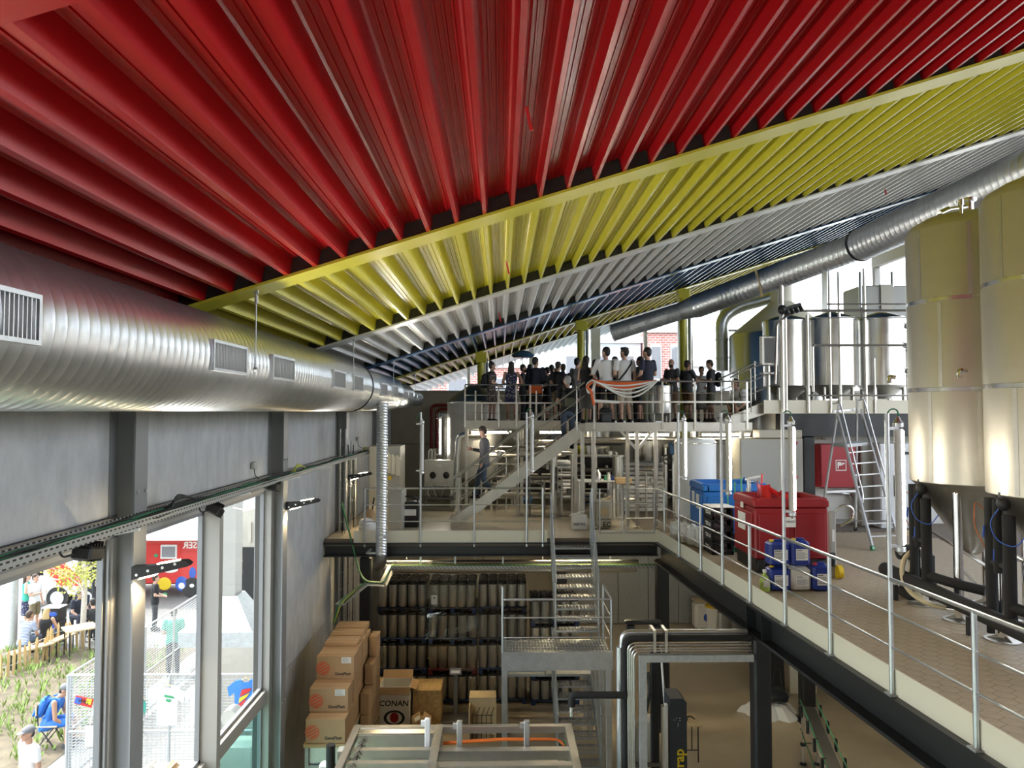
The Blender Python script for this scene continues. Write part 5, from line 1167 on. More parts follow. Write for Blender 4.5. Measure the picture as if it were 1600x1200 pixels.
t = thing('blue_steel_pipe', 'upright steel pipe with elbow beside the platform corner leg', 'pipe', tuple(at(716, 700, 20.6))); MB().tube([at(712, 800, 20.6), at(717, 680, 20.6), at(760, 679, 20.6)], .09, 14, bend=.2).build('pipe_run', 'steel', t)
t = thing('overhead_pipe', 'long horizontal steel pipe under the viewing platform lights', 'pipe', (3, 18.4, 6.3)); MB().tube([(at(880, 680, 18.3).x, 18.3, ZP - .38), (at(1172, 680, 18.3).x, 18.3, ZP - .38)], .05, 12).build('pipe_run', 'steel', t)
# white bags in the rear left corner
t = thing('plastic_bag', 'crumpled white plastic bag in the rear left corner', 'bag', tuple(at(577, 815, 16.7))); c = at(577, 812, 16.8); b = MB().ell((c.x, 16.8, ZM + .16), (.24, .22, .17), 14, 10).ell((c.x - .05, 16.75, ZM + .28), (.17, .16, .12), 12, 8); b.build('bag_body', 'plastic_white', t); MB().ell((c.x + .02, 16.85, ZM + .45), (.11, .1, .12), 12, 8).build('contents', 'cardboard', t); MB().tube([(c.x, 16.95, ZM + .3), (c.x + .08, 16.95, ZM + .82)], .02, 6).build('stick', 'black_plastic', t)

# red straps hanging from the deck
for k, (px, py, y, lab) in enumerate(((826, 186, 5.0, 'red strap hanging from the red deck'), (793, 419, 10.0, 'short red strap hanging from the yellow deck'), (781, 496, 15.0, 'small red strap hanging from the silver deck'), (1383, 298, 14.6, 'small red strap hanging high above the tall tanks'))):
    c = at(px, py, y); L = .16; t = thing('hanging_strap', lab, 'strap', tuple(c)); MB().bar(c + Vector((-.015, 0, L * .5)), c + Vector((.02, 0, -L * .5)), .022, .022).build('strap_end', 'plastic_red', t, smooth=False); MB().cyl(c + Vector((-.015, 0, L * .5)), (c.x - .03, c.y, zr(c.x - .03) + .02), .004, n=6).build('cord', 'pipe_red', t)

# dark process skids filling the space behind the platform legs
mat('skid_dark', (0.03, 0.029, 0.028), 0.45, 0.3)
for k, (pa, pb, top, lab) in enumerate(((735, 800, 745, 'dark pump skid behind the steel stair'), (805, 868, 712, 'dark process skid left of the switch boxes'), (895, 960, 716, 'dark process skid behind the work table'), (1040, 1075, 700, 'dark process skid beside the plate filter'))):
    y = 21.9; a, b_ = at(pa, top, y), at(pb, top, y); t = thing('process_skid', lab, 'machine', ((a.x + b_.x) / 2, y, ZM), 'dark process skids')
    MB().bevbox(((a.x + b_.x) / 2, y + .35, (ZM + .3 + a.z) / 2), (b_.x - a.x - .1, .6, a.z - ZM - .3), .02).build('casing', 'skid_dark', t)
    for x in (a.x, b_.x):
        for yy_ in (y, y + .7): MB().bb(x - .03, x + .03, yy_ - .03, yy_ + .03, ZM, a.z + .1).build('frame_post', 'steel_brushed', t, smooth=False)
    for z in (ZM + .25, a.z + .08): MB().bb(a.x, b_.x, y - .03, y + .03, z - .03, z + .03).build('frame_rail', 'steel_brushed', t, smooth=False)
    for i in range(4):
        z = ZM + .5 + i * (a.z - ZM - .6) / 4; MB().tube([(a.x + .08, y - .06, z), (b_.x - .08, y - .06, z)], .03 + .012 * (i % 2), 10).build('pipe_run', ('steel', 'steel_dark')[i % 2], t)
        x = a.x + (b_.x - a.x) * (.2 + .2 * i); MB().cyl((x, y - .08, z - .08), (x, y - .08, z + .10), .055, n=12).build('valve', ('black_plastic', 'steel')[i % 2], t)
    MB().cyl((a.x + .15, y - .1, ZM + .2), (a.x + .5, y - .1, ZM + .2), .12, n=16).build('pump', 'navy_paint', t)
# ---------------------------------------------------------------- kegs on pallets
def pallet_mesh(m_):
    return None
def make_pallet(lab, x0, x1, y0, y1, z0, m_, grp):
    t = thing('pallet', lab, 'pallet', ((x0 + x1) / 2, (y0 + y1) / 2, z0), grp)
    for k in range(5):
        y = y0 + .05 + k * (y1 - y0 - .1) / 4; MB().bb(x0, x1, y - .05, y + .05, z0 + .098, z0 + .12).build('board', m_, t, smooth=False)
    for x in (x0 + .06, (x0 + x1) / 2, x1 - .06):
        MB().bb(x - .05, x + .05, y0, y1, z0 + .022, z0 + .098).build('block_row', m_, t, smooth=False)
        MB().bb(x - .05, x + .05, y0, y1, z0, z0 + .022).build('board', m_, t, smooth=False)
    return t
def keg_proto(h):
    r = .112
    t = thing('keg', 'slim steel keg', 'keg')
    MB().lathe([(r - .012, .004), (r, .02), (r, h * .88), (r - .012, h * .90)], n=20).build('body', 'keg_steel', t)
    MB().lathe([(r - .010, h * .885), (r, h * .90), (r, h * .985), (r - .012, h), (r - .03, h), (r - .035, h * .93), (.03, h * .945), (.03, h * .985), (0, h * .985)], n=20, cap=False).build('top_chime', 'black_plastic', t)
    return t
kp, kp2 = keg_proto(.60), keg_proto(.50)
used_proto = {}
def put_keg(proto, x, y, z, lab, grp, tilt=(0, 0)):
    if proto.name not in used_proto: o = proto; used_proto[proto.name] = 1
    else: o = link_copy(proto)
    o.location = (x, y, z); o.rotation_euler = (tilt[0], tilt[1], random.uniform(0, 6.28)) if not any(tilt) else (tilt[0], tilt[1], 0)
    tag(o, lab, 'keg', grp)
KY = 17.95
stacks = [(at(590, 950, KY).x, 'wall-side keg stack', 'pallet_blue', kp, .60, KY), (at(669, 950, KY).x, 'wrapped keg stack', 'pallet_blue', kp, .60, KY - .05),
          (at(747, 950, KY).x, 'landing-side keg stack', 'pallet_blue', kp, .60, KY), (at(829, 950, KY).x, 'low stair-side keg stack', 'pallet_blue', kp2, .50, KY - .1)]
tiers = ['bottom', 'second', 'third', 'top']
for si, (x0, sname, pm, proto, kh, y0) in enumerate(stacks):
    pitch = kh + .125
    for ti in range(4):
        z0 = .004 + ti * pitch
        pmm = 'pallet_red' if (si == 1 and ti == 1) else pm
        make_pallet('%s wooden pallet in tier %s of the %s' % ('dark red' if pmm == 'pallet_red' else 'dark blue', ['one', 'two', 'three', 'four'][ti], sname), x0, x0 + 1.17, y0, y0 + .98, z0, pmm, 'pallets under the kegs')
        for j in range(4):
            if ti < 3 and j in (1, 2): continue
            for i in range(5):
                x = x0 + .117 + i * .234; y = y0 + .13 + j * .24
                tl = (0, 0)
                if si == 1 and ti >= 2:
                    s_ = 1 if ti == 3 else -1; x += (i - 2) * (.0 if ti == 3 else .012); tl = (0, s_ * (i - 2) * .035)
                    if ti == 3: x = x0 + .585 + (i - 2) * .205
                put_keg(proto, x, y, z0 + .122, '%s row, %s keg from the wall, tier %s of the %s' % (['front', 'second', 'third', 'rear'][j], ['first', 'second', 'third', 'fourth', 'fifth'][i], ['one', 'two', 'three', 'four'][ti], sname), '%s tier kegs of the %s' % (tiers[ti], sname), tl)
    # stretch film round some tiers
def wrap(lab, x0, x1, y0, y1, z0, z1, flare=0.0):
    t = thing('stretch_film', lab, 'film', ((x0 + x1) / 2, y0, z0)); b = MB(); rr = random.Random(int(x0 * 100)); n = 28; m_ = 6; P = []
    for k in range(m_ + 1):
        z = z0 + (z1 - z0) * k / m_; e = flare * (k / m_)
        for i in range(n):
            t_ = i / n * 4; s_ = int(t_); f = t_ - s_
            xa, xb, ya, yb = x0 - e, x1 + e, y0 - e, y1 + e
            q = [(xa + (xb - xa) * f, ya), (xb, ya + (yb - ya) * f), (xb - (xb - xa) * f, yb), (xa, yb - (yb - ya) * f)][s_]
            P.append((q[0] + rr.uniform(-.012, .012), q[1] + rr.uniform(-.02, .006), z + rr.uniform(-.02, .02)))
    fs = [(k * n + i, k * n + (i + 1) % n, (k + 1) * n + (i + 1) % n, (k + 1) * n + i) for k in range(m_) for i in range(n)]
    b.add(P, fs).build('film_sheet', 'film', t)
    return t
x0 = stacks[1][0]; p_ = .725
wrap('clear stretch film round the flared top tier of the wrapped middle keg stack', x0 - .01, x0 + 1.18, KY - .09, KY + .97, p_ * 3 + .1, p_ * 3 + .74, .07)
wrap('clear stretch film round the third tier of the wrapped middle keg stack', x0 - .06, x0 + 1.23, KY - .09, KY + .97, p_ * 2 + .1, p_ * 2 + .74, -.05)
wrap('clear stretch film round the second tier of the wrapped middle keg stack', x0 - .01, x0 + 1.18, KY - .07, KY + .97, p_ + .1, p_ + .72)
x0 = stacks[0][0]; wrap('clear stretch film round the top pallet of the keg stack nearest the concrete wall', x0 - .02, x0 + 1.19, KY - .02, KY + 1, p_ * 3 - .02, p_ * 3 + .16)
x0 = stacks[2][0]; wrap('clear stretch film round the third tier of the keg stack behind the landing rail', x0 - .02, x0 + 1.19, KY - .02, KY + 1, p_ * 2 + .08, p_ * 3 + .16)
x0 = stacks[3][0]; wrap('clear stretch film round the low keg stack beside the stair', x0 - .02, x0 + 1.19, KY - .12, KY + .9, 1.95, 2.5)
c = at(679, 936, KY - .1); t = thing('packing_slip', 'white packing slip on the wrapped middle keg stack', 'paper', tuple(c)); MB().bb(c.x - .07, c.x + .07, KY - .175, KY - .165, c.z - .11, c.z + .11).build('slip', 'paper', t, smooth=False); MB().bb(c.x - .02, c.x + .02, KY - .18, KY - .17, c.z + .03, c.z + .06).build('print', 'ink', t, smooth=False)

# ---------------------------------------------------------------- batten lamps added out of view to brighten under the tank floor
for k, (x, y) in enumerate(((5.6, 9.0), (5.6, 12.5), (6.4, 15.2), (4.6, 19.5), (9.0, 14.0), (2.2, 22.0), (-1.5, 21.5))):
    t = thing('batten_light', 'added unseen batten lamp under the tank floor, %s from the viewer' % ('first', 'second', 'third', 'fourth', 'fifth', 'sixth', 'seventh')[k], 'lamp', (x, y, 3.95)); MB().bevbox((x, y, 4.02), (.16, 1.3, .07), .015).build('housing', 'plastic_white', t); MB().bb(x - .05, x + .05, y - .6, y + .6, 3.965, 3.985).build('diffuser', 'panel_light', t, smooth=False)
# ---------------------------------------------------------------- cartons by the wall
def carton(lab, x0, y0, z0, w, d, h, grp, sticker=True, logo=True, m_='cardboard'):
    t = thing('carton', lab, 'box', (x0 + w / 2, y0 + d / 2, z0), grp)
    MB().bevbox((x0 + w / 2, y0 + d / 2, z0 + h / 2), (w, d, h - .004), .006).build('carton_body', m_, t)
    MB().bb(x0 + .005, x0 + w - .005, y0 + d / 2 - .03, y0 + d / 2 + .03, z0 + h - .004, z0 + h).build('tape', 'tape_tan', t, smooth=False)
    yf = y0 - .002
    if logo:
        cx, cz = x0 + .115, z0 + h * .46; b = MB()
        b.cyl((cx, yf + .003, cz), (cx, yf, cz), .125, n=28); lg = b.build('logo', 'logo_orange', t)
        b = MB()
        for o_ in (-.055, 0, .055): b.bar((cx - .085, yf - .001, cz + o_ - .045), (cx + .085, yf - .001, cz + o_ + .045), .002, .014)
        b.tube([(cx + .103 * math.cos(R(15 * i)), yf - .001, cz + .103 * math.sin(R(15 * i))) for i in range(24)], .005, 4, closed=True)
        b.build('print', m_, lg, smooth=False)
        text_mesh('GevaPlast', .075, 'ink', 'print', t, frame_matrix(Vector((x0 + w * .70, yf, z0 + h * .22)) - wloc(t), (1, 0, 0), (0, 0, 1)), bold=True)
    if sticker:
        MB().bb(x0 + w * .66, x0 + w * .92, yf, yf + .004, z0 + h * .68, z0 + h * .94).build('sticker', 'paper', t, smooth=False)
        b = MB()
        for i in range(4): b.bb(x0 + w * .68, x0 + w * (.88 - .05 * (i % 2)), yf - .002, yf, z0 + h * (.72 + i * .055), z0 + h * (.735 + i * .055))
        b.build('print_lines', 'ink_grey', t, smooth=False)
    return t
BX = -3.36; BW, BD, BH = .68, .42, .415; BZ = 1.285
names = {0: 'bottom', 1: 'middle', 2: 'top'}
for lev, ys_ in ((0, 13.0), (1, 13.3), (2, 13.75)):
    for k in range(5 if lev < 2 else 5):
        y = ys_ + k * (BD + .012)
        if y > 15.4: continue
        front = (k == 0)
        lab = ('front carton with orange logo in the %s row by the wall' % names[lev]) if front else ('carton number %s behind the front one in the %s row by the wall' % (['one', 'two', 'three', 'four'][k - 1], names[lev]))
        carton(lab, BX + random.uniform(-.01, .01), y, BZ + lev * BH, BW, BD, BH, 'logo cartons stacked by the wall', sticker=lev > 0 and front, logo=front)
for k, y in enumerate((14.2, 14.65, 15.1)): carton('plain carton %s on the upper row end by the wall' % ('first', 'second', 'third')[k], BX + .01, y + .1, BZ + 3 * BH, BW * .92, BD, .07 + .02 * k, 'low cartons on top of the stack', False, False)
# second column of cartons towards the kegs
X2 = BX + BW + .03
for k, (y, lv) in enumerate(((14.6, 0), (14.6, 1), (15.05, 0), (15.05, 1), (15.05, 2), (15.5, 0), (15.5, 1), (15.5, 2), (15.5, 3))):
    carton('plain carton of the second column, %s place in level %s' % (('first', 'second', 'third')[int(round((y - 14.6) / .45))], ('one', 'two', 'three', 'four')[lv]), X2, y - .35, BZ - .42 + lv * .40, .16, .42, .39, 'cartons of the second column', False, False)
tb = thing('carton_table', 'steel roller table under the cartons by the wall', 'table', (-3.0, 14.2, 0))
MB().bb(BX - .02, BX + BW + .02, 12.97, 15.75, BZ - .06, BZ - .004).build('tabletop', 'wood', tb, smooth=False)
for x in (BX + .03, BX + BW - .03):
    for y in (13.02, 14.3, 15.7): MB().bb(x - .03, x + .03, y - .03, y + .03, 0, BZ - .06).build('leg', 'galv_dull', tb, smooth=False)
for z in (.45, .85): MB().bb(BX, BX + BW, 13.0, 13.04, z, z + .06).build('stretcher', 'galv_dull', tb, smooth=False)
MB().bb(BX + .04, BX + BW - .04, 13.06, 13.09, .5, 1.2).build('side_sheet', 'galv', tb, smooth=False)
tb = thing('pallet_stand', 'wooden pallet stand under the second carton column', 'pallet', (X2 + .1, 15.2, 0))
for y in (14.62, 15.25, 15.88): MB().bb(X2, X2 + .16, y - .39, y - .31, 0, BZ - .424).build('upright', 'wood', tb, smooth=False)
for z in (.3, .6, BZ - .5): MB().bb(X2 + .13, X2 + .16, 14.25, 15.57, z, z + .07).build('slat', 'wood_pale', tb, smooth=False)
# open white box with the round emblem
c0, c1 = at(592, 1128, 16.3), at(640, 1128, 16.3); w = c1.x - c0.x; h = at(592, 1074, 16.3).z
cb = thing('open_box', 'open white box printed CONAN with an eye emblem', 'box', ((c0.x + c1.x) / 2, 16.55, 0))
b = MB(); d = .55; th = .012; xa, xb, ya, yb = c0.x, c1.x, 16.3, 16.3 + d
b.bb(xa, xb, ya, ya + th, .002, h).bb(xa, xb, yb - th, yb, .002, h).bb(xa, xa + th, ya, yb, .002, h).bb(xb - th, xb, ya, yb, .002, h).bb(xa, xb, ya, yb, .002, .02); b.build('box_body', 'paper', cb, smooth=False)
for p0, p1, o_ in (((xa, ya, h), (xb, ya, h), (0, -.06, -.14)), ((xa, yb, h), (xb, yb, h), (0, .10, .16)), ((xa, ya, h), (xa, yb, h), (-.12, 0, .02)), ((xb, ya, h), (xb, yb, h), (.14, 0, -.06))):
    p0 = Vector(p0); p1 = Vector(p1); o_ = Vector(o_); f = MB(); nrm = (p1 - p0).cross(o_).normalized() * .006
    f.add([p0 + nrm, p1 + nrm, p1 + o_ + nrm, p0 + o_ + nrm, p0 - nrm, p1 - nrm, p1 + o_ - nrm, p0 + o_ - nrm], [(0, 1, 2, 3), (7, 6, 5, 4), (0, 4, 5, 1), (1, 5, 6, 2), (2, 6, 7, 3), (3, 7, 4, 0)]).build('flap', 'cardboard', cb, smooth=False)
text_mesh('CONAN', .17, 'ink', 'print', cb, frame_matrix(Vector(((xa + xb) / 2 - .01, ya - .004, h * .66)) - wloc(cb), (1, 0, 0), (0.12, 0, 1)), bold=True)
ex, ez = (xa + xb) / 2, h * .36
e = MB().ell((ex, ya, ez), (.23, .006, .165), 28, 12).build('emblem', 'ink', cb); MB().ell((ex, ya - .003, ez), (.17, .006, .125), 28, 12).build('emblem_ring', 'paper', e); MB().ell((ex, ya - .006, ez + .01), (.10, .006, .11), 24, 12).build('emblem_centre', 'fire_red', e)
MB().bb(xa + .02, xb - .02, ya - .003, ya, .03, h * .14).build('print', 'tub_blue', cb, smooth=False)
# OSB crate, small carton, wooden crate with rack, pedestal scale
c0, c1 = at(645, 1125, 16.5), at(688, 1125, 16.5); hh = at(645, 1080, 16.5).z
oc = thing('osb_crate', 'chipboard crate behind the small open carton', 'crate', ((c0.x + c1.x) / 2, 16.8, 0)); MB().bevbox(((c0.x + c1.x) / 2, 16.85, hh / 2), (c1.x - c0.x, .7, hh), .004).build('crate_body', 'osb', oc); MB().bevbox(((c0.x + c1.x) / 2, 16.85, hh + .012), (c1.x - c0.x + .03, .73, .02), .004).build('crate_lid', 'osb', oc)
c0, c1 = at(642, 1130, 15.9), at(672, 1130, 15.9); sc_ = thing('carton', 'small tan carton with raised flaps before the chipboard crate', 'box', ((c0.x + c1.x) / 2, 16.1, 0)); MB().bevbox(((c0.x + c1.x) / 2, 16.1, .21), (c1.x - c0.x, .36, .42), .006, (0, 0, .12)).build('carton_body', 'cardboard_dark', sc_)
for dx_, rx in ((-.1, -.5), (.12, .6)): MB().bevbox(((c0.x + c1.x) / 2 + dx_, 16.05, .46), (.2, .3, .012), .003, (.3, rx, .12)).build('flap', 'cardboard', sc_)
MB().box(((c0.x + c1.x) / 2 - .08, 16.0, .475), (.12, .12, .006), (.3, -.5, .12)).build('sticker', 'paper', sc_, smooth=False)
c0, c1 = at(732, 1130, 16.0), at(775, 1130, 16.0); hh = at(732, 1103, 16.0).z; wc = thing('wooden_crate', 'pale wooden crate holding a black wire rack', 'crate', ((c0.x + c1.x) / 2, 16.3, 0))
MB().bb(c0.x, c1.x, 16.28, 16.7, .002, hh + .06).build('crate_body', 'wood_pale', wc, smooth=False); MB().bb(c0.x, c0.x + .03, 16.0, 16.3, .002, hh * .95).build('side_board', 'wood_pale', wc, smooth=False); MB().bb(c1.x - .03, c1.x, 16.0, 16.3, .002, hh * .95).build('side_board', 'wood_pale', wc, smooth=False)
b = MB()
for x in [c0.x + .08 + i * .1 for i in range(5)]: b.tube([(x, 16.05, .02), (x, 16.05, hh * .7), (x + .06, 16.2, hh * .85)], .008, 5)
for z in (.15, .35, hh * .7): b.tube([(c0.x + .06, 16.05, z), (c1.x - .06, 16.05, z)], .008, 5)
b.build('wire_rack', 'black_steel', wc); wc.children[-1]['kind'] = 'stuff'
c = at(711, 1110, 16.8); ps = thing('pedestal_scale', 'dark pedestal scale standing on a wooden pallet', 'scale', (c.x, 16.8, 0)); make_pallet('worn wooden pallet under the pedestal scale', c.x - .35, c.x + .45, 16.4, 17.2, 0.002, 'wood', 'pallets on the floor')
MB().bevbox((c.x, 16.8, .16), (.6, .5, .06), .01).build('platform', 'steel_dark', ps); MB().bevbox((c.x, 17.0, .62), (.10, .08, .9), .01).build('column', 'steel_dark', ps); MB().bevbox((c.x, 16.95, 1.13), (.28, .08, .16), .015, (-.3, 0, 0)).build('display', 'steel_dark', ps); MB().box((c.x, 16.90, 1.14), (.2, .006, .06), (-.3, 0, 0)).build('screen', 'paper', ps, smooth=False)

# ---------------------------------------------------------------- packaging machine in the foreground
mx0, mx1, my0, my1, mz = -2.22, 1.06, 7.6, 11.75, 2.12
pm_ = thing('packing_machine', 'open stainless packing machine frame at the bottom edge of the view', 'machine', (-.6, 9.7, 0))
xm = at(684, 1150, 11.4).x
for x, w in ((mx0, .10), (xm, .12), (mx1, .11)): MB().bb(x - w / 2, x + w / 2, my0, my1, mz - .1, mz).build('long_rail', 'steel_brushed', pm_, smooth=False)
for y, w, h_ in ((my1 - .05, .10, .08), (my0 + .05, .1, .08)): MB().bb(mx0, mx1, y - w / 2, y + w / 2, mz - .1, mz - .005).build('cross_rail', 'steel_brushed', pm_, smooth=False)
for y in (11.05, 10.65, 9.9, 9.0): MB().bb(mx0, xm, y - .05, y + .05, mz - .16, mz - .06).build('cross_rail', 'steel_brushed', pm_, smooth=False)
for y in (11.0, 10.55, 9.6, 8.6): MB().bb(xm, mx1, y - .07, y + .07, mz - .18, mz - .05).build('cross_rail', 'steel_brushed', pm_, smooth=False)
MB().prism([(11.70, mz - .02), (11.45, mz - .01), (11.45, mz - .03), (11.70, mz - .04)], (mx0 + .05, 0, 0), (xm - .06, 0, 0), U=(0, 1, 0)).build('cover_sheet', 'steel', pm_, smooth=False)
MB().bb(mx0 + .05, xm - .06, 11.42, 11.44, mz - .55, mz - .03).build('back_sheet', 'steel_brushed', pm_, smooth=False)
MB().bb(mx0 + .05, mx1 - .05, my0 + .1, my1 - .1, .95, 1.0).build('bed', 'black_steel', pm_, smooth=False)
for x in (mx0, xm, mx1):
    for y in (my0 + .05, my1 - .05): MB().bb(x - .05, x + .05, y - .05, y + .05, 0, mz - .1).build('leg', 'steel_brushed', pm_, smooth=False)
for x0_, x1_, y_ in ((mx0, mx1, my1 - .02),): MB().bb(x0_, x1_, y_ - .01, y_, .3, 1.0).build('side_panel', 'steel_brushed', pm_, smooth=False)
for px, top, m_, w in ((668, 1122, 'plastic_white', .08), (718, 1126, 'aluminium', .08), (823, 1125, 'aluminium', .08)):
    y = 11.2; c = at(px, 1165, y); MB().bevbox((c.x, y, (mz - .1 + at(px, top, y).z) / 2), (w, .07, at(px, top, y).z - mz + .1), .008).build('upright', m_, pm_)
    MB().bb(c.x - .10, c.x - .03, y - .03, y + .03, at(px, top + 12, y).z, at(px, top + 4, y).z).build('clamp_block', m_, pm_, smooth=False)
for k in range(3): MB().tube([(xm + .08, 11.35 + k * .03, mz - .13), (0, 11.4 + k * .03, mz - .10), (mx1 - .15, 11.42 + k * .02, mz - .11), (mx1 - .06, 11.3, mz - .2)], .014, 6, bend=.1).build('cable', 'cable_orange', pm_)
MB().tube([(mx1 - .08, 11.4, mz - .12), (mx1 - .07, 11.2, mz - .3), (mx1 - .1, 11.0, mz - .5)], .012, 6, bend=.1).build('cable', 'cable_green', pm_)
MB().bb(mx0 + .1, mx0 + .14, 8.0, 11.5, mz - .2, mz - .12).build('chain', 'steel_dark', pm_, smooth=False)
ch_ = MB()
for k in range(26): ch_.tube([(mx0 + .08, 8.2 + k * .13, mz - .1), (mx0 + .16, 8.24 + k * .13, mz - .04), (mx0 + .2, 8.28 + k * .13, mz - .12)], .012, 5)
ch_.build('chain', 'chrome', pm_)
q = Vector((at(612, 1170, 11.0).x, 11.15, 1.5))
MB().bevbox(q, (.9, .10, .08), .01).build('linear_axis', 'aluminium', pm_); MB().bevbox(q + Vector((.2, 0, .12)), (.12, .14, .28), .015).build('carriage', 'aluminium', pm_); MB().cyl(q + Vector((-.5, .1, .1)), q + Vector((.5, .1, .1)), .02, n=8).build('rod', 'steel', pm_)
for k, cm in enumerate(('cable_green', 'pipe_red', 'cable_black')): MB().tube([q + Vector((-.4, -.05, .05 + .03 * k)), q + Vector((-.1, -.1, .12)), q + Vector((.1, .0, .2)), q + Vector((.45, .05, .1))], .012, 6, bend=.1).build('cable', cm, pm_)
for k in range(8): 
    x = xm + .35 + k * .2; MB().cyl((x, 11.25, mz - .62), (x, 11.25, mz - .42), .03, n=10).build('gripper', 'steel_dark' if k % 2 else 'steel', pm_)
MB().bb(xm + .2, mx1 - .2, 11.2, 11.3, mz - .42, mz - .34).build('gripper_bar', 'steel_brushed', pm_, smooth=False)
for k in range(2): MB().bb(-1.9 + k * 1.1, -1.2 + k * 1.1, 8.4, 10.8, 1.0, 1.2).build('tray_stack', 'steel_dark', pm_, smooth=False)
# motor unit left of it
c = at(520, 1180, 11.6); mu = thing('drive_unit', 'black and white drive unit left of the packing machine', 'machine', (c.x, 11.6, 0)); MB().bb(c.x - .25, c.x + .15, 11.5, 11.9, 0, 1.45).build('stand', 'steel_dark', mu, smooth=False); MB().cyl((c.x, 11.45, 1.55), (c.x, 11.45, 1.95), .07, n=14).build('motor', 'black_plastic', mu); MB().bevbox((c.x - .1, 11.5, 1.55), (.14, .16, .22), .02).build('gearbox', 'plastic_white', mu); MB().bevbox((c.x + .18, 11.6, 1.75), (.2, .18, .16), .015).build('terminal_box', 'cabinet_grey', mu)
# ---------------------------------------------------------------- process pipes bending down beside the stair
pb = thing('pipe_bundle', 'steel and black pipes running under the walkway then bending down beside the landing', 'pipes', (2.0, 10.9, 0))
def run(px, py, r, m_, y=10.95, name='pipe_run'):
    a = at(px, py, y); MB().tube([(3.66, y, a.z), (a.x, y, a.z), (a.x, y, 0.02)], r, 12, bend=.13).build(name, m_, pb)
run(972, 988, .045, 'galv', 11.05); run(976, 998, .05, 'black_foam', 10.9)
for k, (px, py) in enumerate(((981, 1004), (984, 1008), (987, 1013), (990, 1017))): run(px, py, .016, 'steel', 10.86)
a = at(1004, 1028, 10.8)
MB().bb(a.x - .05, 3.66, 10.75, 10.85, a.z - .05, a.z + .05).build('support_beam', 'galv_dull', pb, smooth=False); MB().bb(a.x - .05, a.x + .05, 10.75, 10.85, 0, a.z - .05).build('support_post', 'galv_dull', pb, smooth=False)
MB().cyl((at(971, 1100, 10.95).x, 11.05, 0.02), (at(971, 1100, 10.95).x, 11.05, at(971, 1000, 11.05).z - .1), .06, n=14).build('pipe_sleeve', 'galv', pb)
a = at(978, 1086, 10.85); b_ = at(893, 1086, 10.85); MB().tube([a, b_, b_ + Vector((0, 0, -.16))], .05, 12, bend=.08).build('insulated_branch', 'black_foam', pb); MB().cyl(b_ + Vector((0, 0, -.3)), b_ + Vector((0, 0, -.14)), .03, n=10).cyl(b_ + Vector((-.05, 0, -.25)), b_ + Vector((.06, 0, -.25)), .02, n=8).build('tap', 'steel', pb)
for px in (1040, 1022): 
    a = at(px, 1000, 10.85); MB().bb(a.x - .02, a.x + .02, 10.8, 11.1, at(px, 1018, 10.85).z, at(px, 984, 10.85).z).build('pipe_clip', 'steel', pb, smooth=False)
# forklift-like stacker behind the pipes
fk = thing('stacker_truck', 'black stacker truck mast behind the pipe bundle', 'forklift', (at(1010, 1100, 13.6).x, 13.6, 0)); a, b_ = at(976, 972, 13.6), at(1033, 972, 13.6)
for px in (1022, 985): 
    q = at(px, 1000, 13.6); MB().bevbox((q.x, 13.6, (a.z - .03) / 2), (.14, .12, a.z - .06), .015).build('mast_profile', 'black_steel', fk)
MB().bevbox(((a.x + b_.x) / 2, 13.6, a.z), (b_.x - a.x, .14, .07), .02).build('top_yoke', 'black_steel', fk); MB().bevbox(((a.x + b_.x) / 2, 13.62, a.z - .2), ((b_.x - a.x) * .5, .08, .05), .01).build('cross_bar', 'black_steel', fk)
for z in (.15, .4, .65): MB().bevbox(((a.x + b_.x) / 2 + .05, 13.5, z), ((b_.x - a.x) + .2, .1, .05), .01).build('grille_bar', 'steel_dark', fk)
MB().bevbox((a.x + .15, 13.75, .85), (.34, .3, .9), .03).build('battery_case', 'cabinet_grey', fk); MB().bevbox((b_.x - .2, 13.9, .8), (.3, .3, 1.1), .05).build('cover', 'paper', fk)
for s_ in (0, .35): MB().bevbox((a.x + .1 + s_, 13.1, .08), (.12, .95, .06), .01).build('fork', 'black_steel', fk)
MB().tube([at(1032, 1010, 13.5), at(1040, 1120, 13.5)], .02, 8).build('hose', 'plastic_white', fk); MB().tube([at(1020, 1018, 13.45), at(1030, 1016, 13.45), at(1030, 1030, 13.45)], .035, 8, bend=.05).build('hose', 'rubber', fk)
MB().tube([at(1012, 1050, 13.5), at(1016, 1080, 13.4), at(1010, 1110, 13.5)], .03, 8, bend=.1).build('cables', 'cable_black', fk)
# wrapping machine column
c = at(1058, 1100, 11.9); wm = thing('wrapping_machine', 'dark slate wrapping machine column with yellow lettering', 'machine', (c.x, 12.0, 0)); zt3 = c.z + .1
MB().prism([(-.16, 0), (.14, 0), (.14, zt3 - .06), (.08, zt3), (-.12, zt3)], (c.x, 11.85, 0), (c.x, 12.3, 0)).build('column_body', 'navy_slate' if 'navy_slate' in MATS else mat('navy_slate', (.02, .026, .034), .4), wm, smooth=False)
MB().bb(c.x - .2, c.x - .16, 11.85, 11.95, 0, zt3 - .1).build('guide_rail', 'aluminium', wm, smooth=False); MB().bb(c.x - .24, c.x - .20, 11.9, 12.0, 0, zt3 - .14).build('guide_rail', 'steel', wm, smooth=False)
text_mesh('wrap', .22, 'plastic_yellow', 'lettering', wm, frame_matrix(Vector((c.x + .02, 11.846, at(1062, 1186, 11.85).z)) - wloc(wm), (0, 0, 1), (-1, 0, 0)), bold=True, align='RIGHT')
wm.children[-1].location.z += .16
b = MB()
for dx_, dz in ((-.02, 0), (.03, 0), (-.06, -.03), (.0, -.09), (0.0, -.12), (.03, -.04)): b.cyl((c.x + dx_, 11.85, zt3 - .3 + dz), (c.x + dx_, 11.845, zt3 - .3 + dz), .008, n=6)
b.build('screws', 'aluminium', wm)
